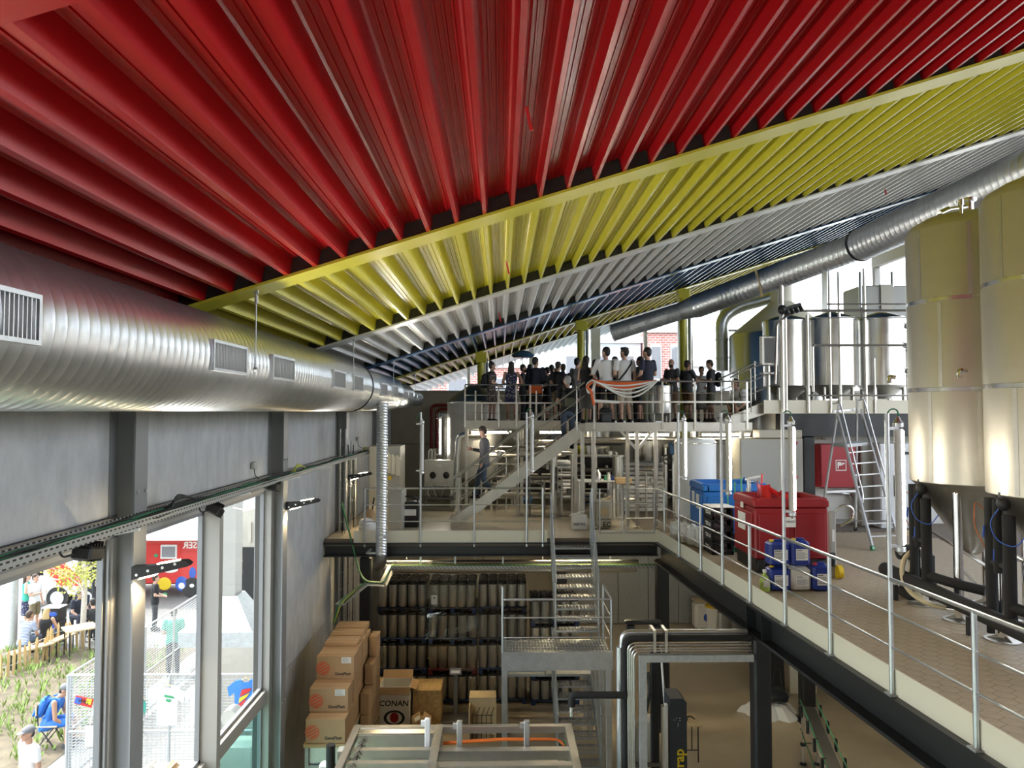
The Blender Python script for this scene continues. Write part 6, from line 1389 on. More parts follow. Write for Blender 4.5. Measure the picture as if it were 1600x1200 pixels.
# folding table with tool
c = at(1080, 1133, 14.9); zt4 = .74; ft = thing('folding_table', 'small folding table with wooden top and black tool', 'table', (c.x, 15.0, 0)); MB().bevbox((c.x - .1, 15.2, zt4), (.62, .6, .035), .006).build('tabletop', 'wood_pale', ft)
for x in (c.x - .36, c.x + .15):
    for y in (14.95, 15.45): MB().tube([(x, y, .01), (x, y, zt4 - .02)], .013, 6).build('leg', 'black_steel', ft)
MB().tube([(c.x - .36, 14.95, .25), (c.x + .15, 14.95, .25)], .012, 6).build('stretcher', 'black_steel', ft)
tl_ = thing('strapping_tool', 'black strapping tool lying on the folding table', 'tool', (c.x - .1, 15.2, zt4 + .02)); MB().bevbox((c.x - .12, 15.2, zt4 + .09), (.10, .34, .09), .02, (.25, 0, .3)).build('tool_body', 'black_plastic', tl_); MB().cyl((c.x - .2, 15.36, zt4 + .06), (c.x - .2, 15.36, zt4 + .26), .05, n=12).build('motor', 'black_plastic', tl_); MB().tube([(c.x - .1, 15.1, zt4 + .08), (c.x + .02, 15.05, zt4 + .14), (c.x + .12, 15.1, zt4 + .06)], .016, 6, bend=.05).build('lever', 'black_plastic', tl_)
# sacks and barrels on the far floor
for k, (px, py, m_, h, r, lab) in enumerate(((1128, 985, 'steel', .62, .3, 'steel drum in front of the sacks under the mezzanine'), (1142, 982, 'steel_brushed', .55, .26, 'second steel drum half hidden by the walkway beam'))):
    c = atz(px, py, 0); t = thing('steel_drum', lab, 'drum', (c.x, c.y, 0)); MB().lathe([(0, .002), (r, .002), (r, h), (r - .02, h + .01)], (c.x, c.y, 0), 24).build('drum_body', m_, t); MB().lathe([(0, h), (r + .01, h), (r + .01, h + .05), (0, h + .06)], (c.x, c.y, 0), 24, cap=False).build('lid', 'steel_dark', t)
c = atz(1117, 984, 0); t = thing('waste_bin', 'pale bin with bright yellow lid under the mezzanine', 'bin', (c.x, c.y, 0)); MB().lathe([(0, .002), (.26, .002), (.3, .74), (0, .74)], (c.x, c.y, 0), 24, cap=False).build('bin_body', 'paper', t); MB().lathe([(0, .74), (.33, .74), (.33, .8), (.2, .83), (0, .83)], (c.x, c.y, 0), 24, cap=False).build('lid', 'plastic_yellow', t)
c = atz(1098, 984, 0); t = thing('big_bag', 'white woven sack with blue print beside the yellow-lidded bin', 'sack', (c.x, c.y, 0)); MB().bevbox((c.x, c.y + .2, .42), (.5, .5, .84), .08).build('sack_body', 'paper', t); MB().ell((c.x + .1, c.y - .055, .4), (.08, .006, .12), 12, 8).build('print', 'cable_blue', t); MB().bevbox((c.x, c.y + .2, .9), (.55, .5, .08), .03).build('folded_top', 'hose_cream', t)
# cloth pile with dark bag
c = atz(1206, 1118, 0); t = thing('cloth_pile', 'heap of pale cloth on the floor beside the black column', 'cloth', (c.x, c.y, 0))
rr = random.Random(4); b = MB(); n1, n2 = 26, 12; P = []
for j in range(n2):
    for i in range(n1):
        a_ = 2 * math.pi * i / n1; f = j / (n2 - 1); rad = (1 - f) * (1 + .18 * math.sin(5 * a_) + .1 * math.sin(11 * a_ + 2)) + .001
        P.append((c.x + .62 * rad * math.cos(a_), c.y + .1 + .5 * rad * math.sin(a_), max(.003, .36 * math.sin(f * math.pi / 2) ** .8 + rr.uniform(-.03, .03) * (f > .02 and f < .98))))
b.add(P, [(j * n1 + i, j * n1 + (i + 1) % n1, (j + 1) * n1 + (i + 1) % n1, (j + 1) * n1 + i) for j in range(n2 - 1) for i in range(n1)]).build('cloth_heap', 'paper', t)
t = thing('dark_bag', 'dark bag lying on the pale cloth heap', 'bag', (c.x + .05, c.y, .3)); MB().bevbox((c.x + .05, c.y + .02, .48), (.62, .5, .28), .09, (.2, .12, .3)).build('bag_body', 'navy_slate', t); MB().tube([(c.x + .1, c.y + .2, .6), (c.x + .2, c.y + .3, .95), (c.x + .3, c.y + .25, .98), (c.x + .32, c.y + .2, .62)], .014, 6, bend=.1).build('handle', 'black_plastic', t)
cw = thing('stored_panel', 'dark sheet panel leaning behind the cloth heap', 'panel', (c.x, c.y + 1.2, 0)); MB().bevbox((c.x + .45, c.y + 1.6, .9), (.75, .4, 1.8), .02, (-.1, 0, .05)).build('panel_sheet', 'black_plastic', cw); MB().bb(c.x + .95, c.x + 1.6, c.y + 1.3, c.y + 1.4, .002, 1.9).build('pale_board', 'cream_plate', cw, smooth=False)
# green belt conveyor under the walkway edge
cv = thing('bottle_conveyor', 'green belt bottle conveyor on steel stands under the walkway', 'conveyor', (5.0, 12, 0))
def cpt(f, dz=0, dx_=0): return Vector((6.05 - 2.05 * f + dx_, 15.0 - 8.2 * f, 1.05 + dz))
for o_, m_ in ((0, 'steel_brushed'), (.28, 'steel_brushed')): MB().bar(cpt(0, -.06, o_), cpt(1, -.06, o_), .03, .14).build('side_rail', m_, cv, smooth=False)
MB().bar(cpt(0, .01, .14), cpt(1, .01, .14), .24, .02).build('belt', 'steel_dark', cv, smooth=False)
for o_, z in ((-.02, .16), (.3, .16), (-.02, -.42), (.3, -.3)): MB().tube([cpt(0, z, o_), cpt(1, z, o_)], .012, 6).build('guide_rail', 'plastic_green' if z > 0 else 'cable_green', cv)
for k in range(11):
    f = .04 + k * .09
    for o_ in (-.05, .33): MB().bevbox(cpt(f, .06, o_), (.05, .05, .24), .012).build('guide_bracket', 'black_plastic', cv)
    MB().cyl(cpt(f, .17, -.09), cpt(f, .17, .01), .014, n=8).build('bracket_pin', 'chrome', cv)
for f in (0.02, .30, .58, .86):
    for o_ in (0, .28):
        q = cpt(f, 0, o_); MB().cyl((q.x, q.y, .02), (q.x, q.y, .95), .03, n=12).build('stand_post', 'chrome', cv); MB().lathe([(.07, 0), (.07, .02), (.03, .05), (0, .05)], (q.x, q.y, 0.002), 12).build('foot', 'black_plastic', cv); MB().bevbox((q.x, q.y, .4), (.1, .08, .08), .015).build('stand_clamp', 'black_plastic', cv)
    MB().bar(cpt(f, -.65, 0), cpt(f, -.65, .28), .04, .04).build('stand_tie', 'chrome', cv, smooth=False)
# services under the rear mezzanine: warm lamps, ducts, cable tray
sv = thing('service_tray', 'perforated cable tray with green cables under the rear mezzanine edge', 'cable tray', (0, 16.9, 3.5))
za = at(700, 887, 16.8).z; xa_, xb_ = at(611, 887, 16.8).x, at(1035, 887, 16.8).x
MB().bb(xa_, xb_, 16.8, 17.0, za - .03, za - .024).build('tray_floor', 'tray_perforated', sv, smooth=False); MB().bb(xa_, xb_, 16.795, 16.80, za - .03, za + .04).build('side_rail', 'tray_perforated', sv, smooth=False)
for k in range(4): MB().tube([(xa_, 16.83 + k * .04, za + .03), (xb_, 16.83 + k * .04, za + .035)], .014, 6).build('cable', 'cable_green' if k != 2 else 'cable_yellow', sv)
qa, qb, qc = Vector((xa_, 16.9, za)), at(598, 915, 16.4), at(570, 913, 16.2)
MB().bar(qa, qb, .2, .02).build('tray_floor', 'galv_dull', sv, smooth=False); MB().bar(qb, qc, .2, .02).build('tray_floor', 'galv_dull', sv, smooth=False); qd = at(530, 945, 15.4); MB().bar(qc, qd, .2, .02).build('tray_floor', 'galv_dull', sv, smooth=False)
for k, cm in enumerate(('cable_green', 'cable_green', 'cable_yellow', 'cable_green')): MB().tube([qa + Vector((0, .05 * k, .03)), qb + Vector((0, .03 * k, .05)), qc + Vector((0, .03 * k, .05)), qc + Vector((-.12, .02 * k, .25)), Vector((-3.5, 16.4 + .03 * k, 5.0))], .013, 6, bend=.12).build('cable', cm, sv)
for k in range(3): MB().tube([qc + Vector((0, .03 * k, .04)), qd + Vector((.05 * k, 0, .05)), qd + Vector((-.12, .05 * k, -.4))], .012, 6, bend=.12).build('cable', ('cable_green', 'cable_yellow', 'cable_black')[k], sv)
for px in (657, 711, 786): 
    x = at(px, 880, 17.0).x; MB().bb(x - .02, x + .02, 17.0, 17.04, za - .03, 4.04).build('hanger', 'galv', sv, smooth=False)
us = thing('under_duct', 'long shiny duct under the rear mezzanine lit by warm lamps', 'duct', (0, 18.3, 3.6)); MB().cyl((-2.75, 17.55, 3.36), (3.2, 17.55, 3.36), .15, n=24).build('duct_run', 'galv', us)
for x in (-2.2, -.6, 1.0, 2.6): MB().bb(x - .015, x + .015, 17.53, 17.57, 3.5, 4.07).build('hanger', 'galv', us, smooth=False); MB().cyl((-2.7, 17.25, 3.52), (3.2, 17.25, 3.52), .05, n=14).build('pipe_run', 'steel', us)
for k, px in enumerate((632, 875, 930)):
    x = at(px, 872, 17.5).x; t = thing('warm_lamp', ['warm lamp under the mezzanine above the wall-side kegs', 'warm lamp under the mezzanine beside the stair top', 'warm lamp under the mezzanine right of the stair'][k], 'lamp', (x, 17.2, 3.97), 'warm lamps under the rear mezzanine'); MB().bevbox((x, 17.2, 4.02), (1.2, .12, .08), .015).build('housing', 'plastic_white', t); MB().bb(x - .56, x + .56, 17.15, 17.25, 3.97, 3.98).build('diffuser', 'warm_lamp', t, smooth=False)
# tall galvanised profiles standing in the corner by the wall
for k, (px, y, lab) in enumerate(((534, 17.0, 'tall upright cable ladder on the corner column'), (543, 17.6, 'tall galvanised profile next to the cable ladder'), (551, 17.9, 'third tall galvanised profile in the corner'))):
    c = at(px, 900, y); t = thing('cable_ladder', lab, 'cable ladder', (c.x, y, 0), 'upright profiles in the corner')
    for d in (-.06, .06): MB().bb(c.x + d - .012, c.x + d + .012, y - .02, y + .02, 0.0, 6.6 - .3 * k).build('side_rail', 'galv_dull', t, smooth=False)
    for i in range(16): MB().bb(c.x - .06, c.x + .06, y - .01, y + .01, .3 + i * .38, .32 + i * .38).build('rung', 'galv_dull', t, smooth=False)
    MB().tube([(c.x, y - .03, .2), (c.x + .02, y - .03, 3), (c.x, y - .03, 6.2)], .012, 6).build('cable', 'cable_black', t)

sp_ = struct_root('wall_sheet', 'upright steel sheet partition below the rear mezzanine', (3.5, 24.6, 0))
for k in range(5): MB().bb(1.9 + k * 1.0, 2.88 + k * 1.0, 24.6, 24.63, .02, 3.55).build('panel', 'galv_dull', sp_, smooth=False)
# ---------------------------------------------------------------- outdoors beside the windows
mat('paving', (0.19, 0.186, 0.175), 0.9, var=0.12, vscale=5)
mat('soil', (0.13, 0.105, 0.07), 0.95, var=0.35, vscale=3, bump=0.5, bscale=9)
mat('leaf_green', (0.20, 0.30, 0.06), 0.7, var=0.3, vscale=8)
mat('leaf_yellow', (0.45, 0.45, 0.08), 0.7, var=0.2, vscale=8)
mat('bark_pale', (0.50, 0.46, 0.40), 0.85, var=0.25, vscale=10)
mat('fence_zinc', (0.5, 0.52, 0.54), 0.45, 0.5)
mat('truck_red', (0.60, 0.035, 0.03), 0.4)
mat('truck_white', (0.78, 0.78, 0.77), 0.4)
mat('facade_pale', (0.55, 0.60, 0.64), 0.7, var=0.05)
mat('facade_beige', (0.42, 0.39, 0.33), 0.7, var=0.05)
mat('picket_wood', (0.48, 0.33, 0.15), 0.8, var=0.2, vscale=6)
mat('cloth_white', (0.78, 0.79, 0.82), 0.85)
mat('cloth_blue', (0.05, 0.22, 0.60), 0.85)
mat('cloth_lilac', (0.60, 0.62, 0.74), 0.85)
mat('cloth_teal', (0.05, 0.34, 0.27), 0.85)
def brick_mat(name, c1, c2, mo, sc):
    m_ = mat(name, c1, 0.8); nt = m_.node_tree; b = nt.nodes['Principled BSDF']
    tc = nt.nodes.new('ShaderNodeTexCoord'); sp = nt.nodes.new('ShaderNodeSeparateXYZ'); cb = nt.nodes.new('ShaderNodeCombineXYZ'); br = nt.nodes.new('ShaderNodeTexBrick')
    nt.links.new(tc.outputs['Object'], sp.inputs[0]); nt.links.new(sp.outputs['X'], cb.inputs['X']); nt.links.new(sp.outputs['Z'], cb.inputs['Y']); nt.links.new(cb.outputs[0], br.inputs['Vector'])
    br.inputs['Scale'].default_value = 1; br.inputs['Brick Width'].default_value = sc; br.inputs['Row Height'].default_value = sc * .45; br.inputs['Mortar Size'].default_value = sc * .07
    br.inputs['Color1'].default_value = (*c1, 1); br.inputs['Color2'].default_value = (*c2, 1); br.inputs['Mortar'].default_value = (*mo, 1)
    nt.links.new(br.outputs['Color'], b.inputs['Base Color'])
brick_mat('roof_brick', (.55, .20, .16), (.48, .16, .13), (.6, .52, .5), .3)
struct('ground_outside', MB().bb(-60, XW - .28, -30, 75, -.25, -.06), 'paving', 'pale paved yard outside the tall windows', smooth=False)
struct('ground_rear', MB().bb(XW - .28, 60, 27.7, 75, -.25, -.06), 'paving', 'pale paved ground behind the hall', smooth=False)
struct('ground_front', MB().bb(XW - .28, 60, -30, -6.8, -.25, -.06), 'paving', 'pale paved ground in front of the hall', smooth=False)
b = MB(); n = 22; rr = random.Random(8); P = []
for j in range(n + 1):
    for i in range(n + 1): P.append((-21 + 12.0 * i / n, 15.0 + 7.5 * j / n, -.05 + rr.uniform(0, .05) * (0 < i < n and 0 < j < n)))
b.add(P, [(j * (n + 1) + i, j * (n + 1) + i + 1, (j + 1) * (n + 1) + i + 1, (j + 1) * (n + 1) + i) for j in range(n) for i in range(n)]); struct('ground_soil', b, 'soil', 'brown planted soil strip in the yard')
# low weeds
lv = MB(); rr = random.Random(21)
for k in range(1100):
    x, y = rr.uniform(-15.5, -9.2), rr.uniform(15.2, 22.2); h = rr.uniform(.06, .28)
    for q in range(4):
        a = rr.uniform(0, 6.28); dx_, dy_ = math.cos(a), math.sin(a); w = rr.uniform(.008, .022); e = Vector((x + dx_ * h * .5, y + dy_ * h * .5, h)); s_ = Vector((-dy_ * w, dx_ * w, 0)); o_ = Vector((x, y, 0))
        lv.add([o_, (o_ + e) / 2 + s_, e, (o_ + e) / 2 - s_], [(0, 1, 2, 3)])
o = lv.build('weeds', 'leaf_green', None, smooth=False); tag(o, 'low green weeds growing on the brown soil strip', 'weeds', kind='stuff')
# birch-like young tree
tp_ = atz(128, 1008, 0)
tr_ = thing('young_tree', 'slender pale-barked young tree with yellow-green leaves', 'tree', (tp_.x, tp_.y, 0)); rr = random.Random(5)
MB().tube([(tp_.x, tp_.y, -.05), (tp_.x + .05, tp_.y, 1.6), (tp_.x - .03, tp_.y, 3.2), (tp_.x + .05, tp_.y, 4.6)], [.09, .075, .05, .015], 8).build('trunk', 'bark_pale', tr_)
tw, lf = MB(), MB()
for k in range(52):
    z = rr.uniform(1.3, 4.4); a = rr.uniform(0, 6.28); L = rr.uniform(.7, 1.5) * (1 - (z - 1.5) / 5); s_ = Vector((tp_.x, tp_.y, z)); e = s_ + Vector((math.cos(a) * L, math.sin(a) * L, L * .5)); m_ = (s_ + e) / 2 + Vector((0, 0, .08)); tw.tube([s_, m_, e], [.016, .010, .004], 5)
    for q in range(34):
        f = rr.uniform(.25, 1.1); c = s_ + (e - s_) * f + Vector((rr.uniform(-.18, .18), rr.uniform(-.18, .18), rr.uniform(-.18, .18))); u = Vector((rr.uniform(-1, 1), rr.uniform(-1, 1), rr.uniform(-1, 1))).normalized() * .055; v = u.orthogonal().normalized() * .03; lf.add([c - u, c + v, c + u, c - v], [(0, 1, 2, 3)])
tw.build('twigs', 'bark_pale', tr_); lf.build('leaves', 'leaf_yellow', tr_, smooth=False)
c = atz(20, 1012, 0); t = thing('steel_pole', 'plain galvanised pole standing in the soil', 'pole', (c.x, c.y, 0)); MB().cyl((c.x, c.y, -.05), (c.x, c.y, 6.5), .11, n=16).build('shaft', 'galv_dull', t); MB().cyl((c.x, c.y, 6.5), (c.x, c.y, 6.55), .13, n=16).build('cap', 'galv_dull', t)
# chestnut picket fence
pk = thing('picket_fence', 'rustic split-wood picket fence along the planted soil strip', 'fence', (-12.5, 21, 0)); rr = random.Random(2)
path = [atz(2, 1060, 0), atz(40, 1046, 0), atz(90, 1020, 0), atz(130, 1012, 0), atz(200, 1008, 0)]
pme = MB().prism([(-.03, 0), (.03, 0), (.035, .75), (.0, .85), (-.03, .78)], (0, -.015, 0), (0, .015, 0)).mesh('picket', 'picket_wood', smooth=False)
for a, b_ in zip(path[:-1], path[1:]):
    L = (b_ - a).length; k_ = max(2, int(L / .16))
    for k in range(k_):
        q = a + (b_ - a) * (k / k_); o = bpy.data.objects.new('picket', pme); COL.objects.link(o); o.parent = pk; o.location = Vector((q.x, q.y, -.06)) - wloc(pk); o.rotation_euler = (rr.uniform(-.08, .08), rr.uniform(-.1, .1), rr.uniform(-.6, .6)); o.scale = (1, 1, rr.uniform(.8, 1.12))
for z in (.25, .6): MB().tube([(q.x, q.y + .03, z) for q in path], .008, 5).build('wire', 'galv_dull', pk)
# mesh fence enclosure
def mesh_fence(lab, p0, p1, h, n, sp=.055):
    p0 = Vector(p0); p1 = Vector(p1); t = thing('mesh_fence', lab, 'fence', tuple(p0)); L = (p1 - p0).length; d = (p1 - p0) / L
    for k in range(n + 1):
        q = p0 + (p1 - p0) * k / n; MB().tube([q + Vector((0, 0, -.06)), q + Vector((0, 0, h))], .028, 8).build('post', 'fence_zinc', t)
    for z in (.08, h * .48, h): MB().tube([p0 + Vector((0, 0, z)), p1 + Vector((0, 0, z))], .02, 8).build('rail', 'fence_zinc', t)
    w = MB(); k_ = int(h / sp)
    for k in range(1, k_): w.bar(p0 + Vector((0, 0, k * sp)), p1 + Vector((0, 0, k * sp)), .005, .012)
    k_ = int(L / (sp * 1.6))
    for k in range(1, k_): w.bar(p0 + d * k * sp * 1.6, p0 + d * k * sp * 1.6 + Vector((0, 0, h)), .005, .005)
    w.build('wire_mesh', 'fence_zinc', t, smooth=False)
    return t
FY = 14.3; FX = at(107, 1040, FY).x
mesh_fence('white mesh fence hung with shirts just outside the windows', (FX, FY, 0), (-4.35, FY, 0), 2.02, 4)
mesh_fence('white mesh fence running away behind the hanging shirts', (FX, FY + .1, 0), (FX - .1, 23.5, 0), 2.02, 6)
def tshirt(lab, px, py, m_, w=.50, y=FY - .06, motif=None):
    c = at(px, py, y); t = thing('hanging_tshirt', lab, 'shirt', (c.x, y, c.z - .35), 'shirts hanging on the mesh fence')
    h = .70; z = c.z
    poly = [(-w * .36, -h), (w * .36, -h), (w * .37, -.22), (w * .56, -.30), (w * .62, -.12), (w * .36, 0), (.09, .03), (.05, -.02), (-.05, -.02), (-.09, .03), (-w * .36, 0), (-w * .62, -.12), (-w * .56, -.30), (-w * .37, -.22)]
    b = MB(); nn = len(poly); P = [Vector((c.x + u, y - .012 - .015 * math.cos(u * 9), z + v)) for u, v in poly] + [Vector((c.x + u, y + .012, z + v)) for u, v in poly]
    b.add(P, [tuple(range(nn - 1, -1, -1)), tuple(range(nn, 2 * nn))] + [(i, (i + 1) % nn, nn + (i + 1) % nn, nn + i) for i in range(nn)]); b.build('fabric', m_, t, smooth=False)
    MB().tube([(c.x - .16, y, z - .03), (c.x, y, z + .06), (c.x + .16, y, z - .03)], .012, 6).tube([(c.x, y, z + .06), (c.x, y, z + .12), (c.x + .03, y, z + .14)], .006, 5).build('hanger', 'wood_pale', t)
    if motif:
        for k, (mm, pl) in enumerate(motif): MB().prism(pl, (c.x, y - .036, z), (c.x, y - .03, z)).build('print', mm, t, smooth=False)
    return t
tshirt('white shirt with small green print on the fence', 262, 1074, 'cloth_white', .52, motif=[('plastic_green', [(-.05, -.12), (.12, -.16), (.14, -.20), (-.04, -.17)]), ('plastic_green', [(-.02, -.20), (.08, -.22), (.06, -.27), (-.01, -.25)])])
tshirt('plain pale lilac shirt on the fence beside the white one', 312, 1072, 'cloth_lilac', .46)
tshirt('bright blue shirt with red and yellow stripes on the fence', 384, 1064, 'cloth_blue', .56, motif=[('plastic_red', [(-.06, -.15), (.12, -.12), (.08, -.19), (-.1, -.28)]), ('plastic_yellow', [(-.1, -.30), (.08, -.21), (.04, -.28), (-.12, -.40)]), ('plastic_red', [(-.12, -.42), (.04, -.30), (.0, -.38), (-.13, -.52)]), ('plastic_yellow', [(-.13, -.54), (.0, -.40), (-.02, -.46), (-.12, -.6)])])
tshirt('half-hidden teal shirt at the post edge of the fence', 213, 1090, 'cloth_teal', .3)
c = at(131, 1096, FY - .05); t = thing('folded_shirt', 'multicoloured folded shirt clipped to the mesh fence', 'shirt', tuple(c)); MB().bevbox(c, (.34, .02, .16), .006, (0, .25, 0)).build('fabric', 'plastic_red', t); MB().bevbox(c + Vector((-.1, -.012, .02)), (.12, .012, .12), .004, (0, .25, 0)).build('patch', 'cable_blue', t); MB().bevbox(c + Vector((.1, -.012, .0)), (.1, .012, .1), .004, (0, .25, 0)).build('patch', 'plastic_yellow', t); text_mesh('WIG', .1, 'ink', 'print', t, frame_matrix(Vector((0, -.02, .0)), (1, 0, -.25), (.25, 0, 1)), bold=True)
c = at(151, 1150, FY - .06); t = thing('tote_bag', 'cream tote bag with round blue emblem on the fence', 'bag', tuple(c)); MB().bevbox(c, (.42, .05, .42), .02).build('bag_body', 'paper', t); MB().tube([c + Vector((-.12, 0, .2)), c + Vector((-.1, 0, .42)), c + Vector((.1, 0, .42)), c + Vector((.12, 0, .2))], .012, 6, bend=.08).build('handle', 'paper', t); MB().cyl(c + Vector((.07, -.026, 0)), c + Vector((.07, -.03, 0)), .085, n=24).build('emblem', 'cable_blue', t); MB().prism([(-.02, -.05), (.01, -.01), (-.005, -.01), (.02, .05), (-.015, .0), (.0, .0)], c + Vector((.07, -.034, 0)), c + Vector((.07, -.03, 0))).build('emblem_mark', 'paper', t, smooth=False)
c = at(205, 1130, FY + .5); 
# red food truck
TY = 28.5; ta, tb2 = at(160, 838, TY), at(330, 838, TY)
ft_ = thing('food_truck', 'red food truck with white roof and cartoon-like blobs beyond the fence', 'truck', ((ta.x + tb2.x) / 2, TY + 1, -.06)); zt5 = ta.z
MB().bevbox(((ta.x + tb2.x) / 2, TY + 1.1, (zt5 + .45) / 2), (tb2.x - ta.x, 2.2, zt5 - .45), .05).build('truck_body', 'truck_red', ft_)
MB().bevbox(((ta.x + tb2.x) / 2, TY + 1.1, zt5 + .2), (tb2.x - ta.x + .1, 2.3, .42), .06).build('roof', 'truck_white', ft_)
MB().bevbox(((ta.x + tb2.x) / 2, TY - .55, zt5 + .12), (tb2.x - ta.x, 1.2, .05), .01, (.12, 0, 0)).build('awning', 'truck_white', ft_)
c = at(264, 862, TY); MB().bevbox((c.x, TY - .01, c.z), (.62, .06, .55), .02).build('window_frame', 'truck_white', ft_); MB().bb(c.x - .25, c.x + .25, TY - .05, TY - .03, c.z - .2, c.z + .2).build('window_pane', 'ink_grey', ft_, smooth=False)
c = at(305, 852, TY); MB().bb(c.x - .55, c.x + .5, TY - .03, TY, c.z - .28, c.z + .28).build('sign_panel', 'plastic_red', ft_, smooth=False); text_mesh('JOSER', .34, 'paper', 'lettering', ft_, frame_matrix(Vector((c.x, TY - .035, c.z)) - wloc(ft_), (-1, 0, 0), (0, 0, 1)), bold=True)
for px, py, mm, w, h in ((257, 912, 'plastic_yellow', .26, .24), (284, 912, 'cable_blue', .24, .28), (284, 915, 'paper', .14, .14), (301, 895, 'cable_blue', .13, .22), (266, 890, 'paper', .3, .12), (244, 868, 'plastic_green', .08, .07), (258, 928, 'plastic_green', .1, .05), (275, 880, 'plastic_green', .1, .06), (300, 915, 'paper', .1, .08), (174, 905, 'paper', .2, .15), (168, 870, 'ink_grey', .18, .4), (178, 935, 'plastic_yellow', .12, .1)):
    c = at(px, py, TY); MB().ell((c.x, TY - .012, c.z), (w, .012 if mm != 'paper' else .02, h), 18, 10).build('painted_motif', mm, ft_)
for px in (190, 300): 
    c = at(px, 930, TY); MB().cyl((c.x, TY - .02, .32), (c.x, TY + .25, .32), .38, n=24).build('wheel', 'rubber', ft_)
MB().bb(ta.x, tb2.x, TY + .01, TY + .03, zt5 * .46, zt5 * .48).build('trim_strip', 'truck_white', ft_, smooth=False)
# white and red van
VY = 27.0; va, vb = at(28, 905, VY), at(140, 905, VY); vn = thing('delivery_van', 'white van with red slanted panel and large wheel in the yard', 'van', ((va.x + vb.x) / 2, VY + 1, -.06)); zv = at(60, 868, VY).z
MB().prism([(va.x, .45), (vb.x, .45), (vb.x, zv), (va.x + .9, zv), (va.x + .25, zv * .62), (va.x, zv * .55)], (0, VY, 0), (0, VY + 1.9, 0)).build('van_body', 'truck_white', vn, smooth=False)
MB().prism([(va.x + .55, zv * .98), (va.x + 1.4, zv * .98), (va.x + 2.5, .75), (va.x + 1.5, .75)], (0, VY - .02, 0), (0, VY, 0)).build('red_panel', 'truck_red', vn, smooth=False)
MB().prism([(va.x + .3, zv * .6), (va.x + .9, zv * .92), (va.x + .9, zv * .6)], (0, VY - .02, 0), (0, VY, 0)).build('side_window', 'black_glass', vn, smooth=False)
for px in (90, 135):
    c = at(px, 935, VY); w_ = MB().cyl((c.x, VY - .03, .33), (c.x, VY + .25, .33), .39, n=28).build('wheel', 'rubber', vn); MB().cyl((c.x, VY - .05, .33), (c.x, VY - .03, .33), .24, n=20).build('hubcap', 'aluminium', w_)
b_ = thing('market_umbrella', 'dark folded parasol block behind the young tree', 'parasol', tuple(atz(145, 960, 0))); c = atz(145, 960, 0); MB().lathe([(.0, .02), (.25, .02), (.25, .05), (.04, .08), (.04, 1.2), (.45, 1.4), (.5, 2.4), (.1, 2.7), (0, 2.7)], (c.x, c.y, -.06), 12, cap=False).build('folded_canopy', 'navy_slate', b_)
# benches, table, black box stack
def bench(lab, pxa, pya, pxb, pyb, z, w, name='bench', cat='bench', m_='wood_pale'):
    a, c = atz(pxa, pya, z), atz(pxb, pyb, z); t = thing(name, lab, cat, tuple((a + c) / 2 - Vector((0, 0, z)))); d = (c - a).normalized(); nrm = Vector((-d.y, d.x, 0)) * w / 2; up = Vector((0, 0, .02))
    P = [a + nrm, a - nrm, c - nrm, c + nrm]; MB().add([p + up for p in P] + [p - up for p in P], [(0, 1, 2, 3), (7, 6, 5, 4), (0, 4, 5, 1), (1, 5, 6, 2), (2, 6, 7, 3), (3, 7, 4, 0)]).build('seat_plank' if cat == 'bench' else 'tabletop', m_, t, smooth=False)
    for f in (.1, .9):
        for s_ in (-.8, .8):
            q = a + (c - a) * f + nrm * s_; MB().tube([(q.x, q.y, z), (q.x, q.y, -.06)], .02, 6).build('leg', 'black_steel', t)
    return t
bench('pale wooden bench under the striped-shirt man and the blonde woman', 15, 1022, 80, 1004, .45, .3)
bench('pale wooden table between the dark-shirted people outdoors', 100, 985, 150, 976, .75, .7, 'beer_table', 'table')
bench('pale bench end beside the black box stack', 80, 1003, 112, 990, .45, .28)
c = atz(84, 1005, 0); bs = thing('black_box_stack', 'stack of black boxes with blue round marks outdoors', 'boxes', (c.x, c.y, 0))
for k in range(3): 
    q = MB().bevbox((c.x, c.y, .18 + k * .36), (.52, .4, .35), .015).build('box', 'black_plastic', bs); MB().ell((c.x + .08, c.y - .205, .2 + k * .36), (.12, .006, .07), 14, 8).build('mark', 'cable_blue', q)
MB().bevbox((c.x, c.y, 1.1), (.54, .42, .03), .008).build('lid', 'paper', bs)
# folding chair
c = atz(78, 1165, 0); t = thing('folding_chair', 'slim folding chair under the man in blue', 'chair', (c.x, c.y, -.06)); 
MB().bevbox((c.x, c.y + .05, .44), (.42, .4, .025), .008).build('seat', 'wood_pale', t); MB().bevbox((c.x - .22, c.y + .05, .78), (.03, .4, .22), .008).build('backrest', 'wood_pale', t)
for s_ in (-.17, .2): MB().tube([(c.x - .22, c.y + .05 + s_, .9), (c.x - .18, c.y + .05 + s_, .45), (c.x + .2, c.y + .05 + s_, -.06)], .014, 6).build('leg', 'black_steel', t); MB().tube([(c.x + .16, c.y + .05 + s_, .44), (c.x - .24, c.y + .05 + s_, -.06)], .014, 6).build('leg', 'black_steel', t)
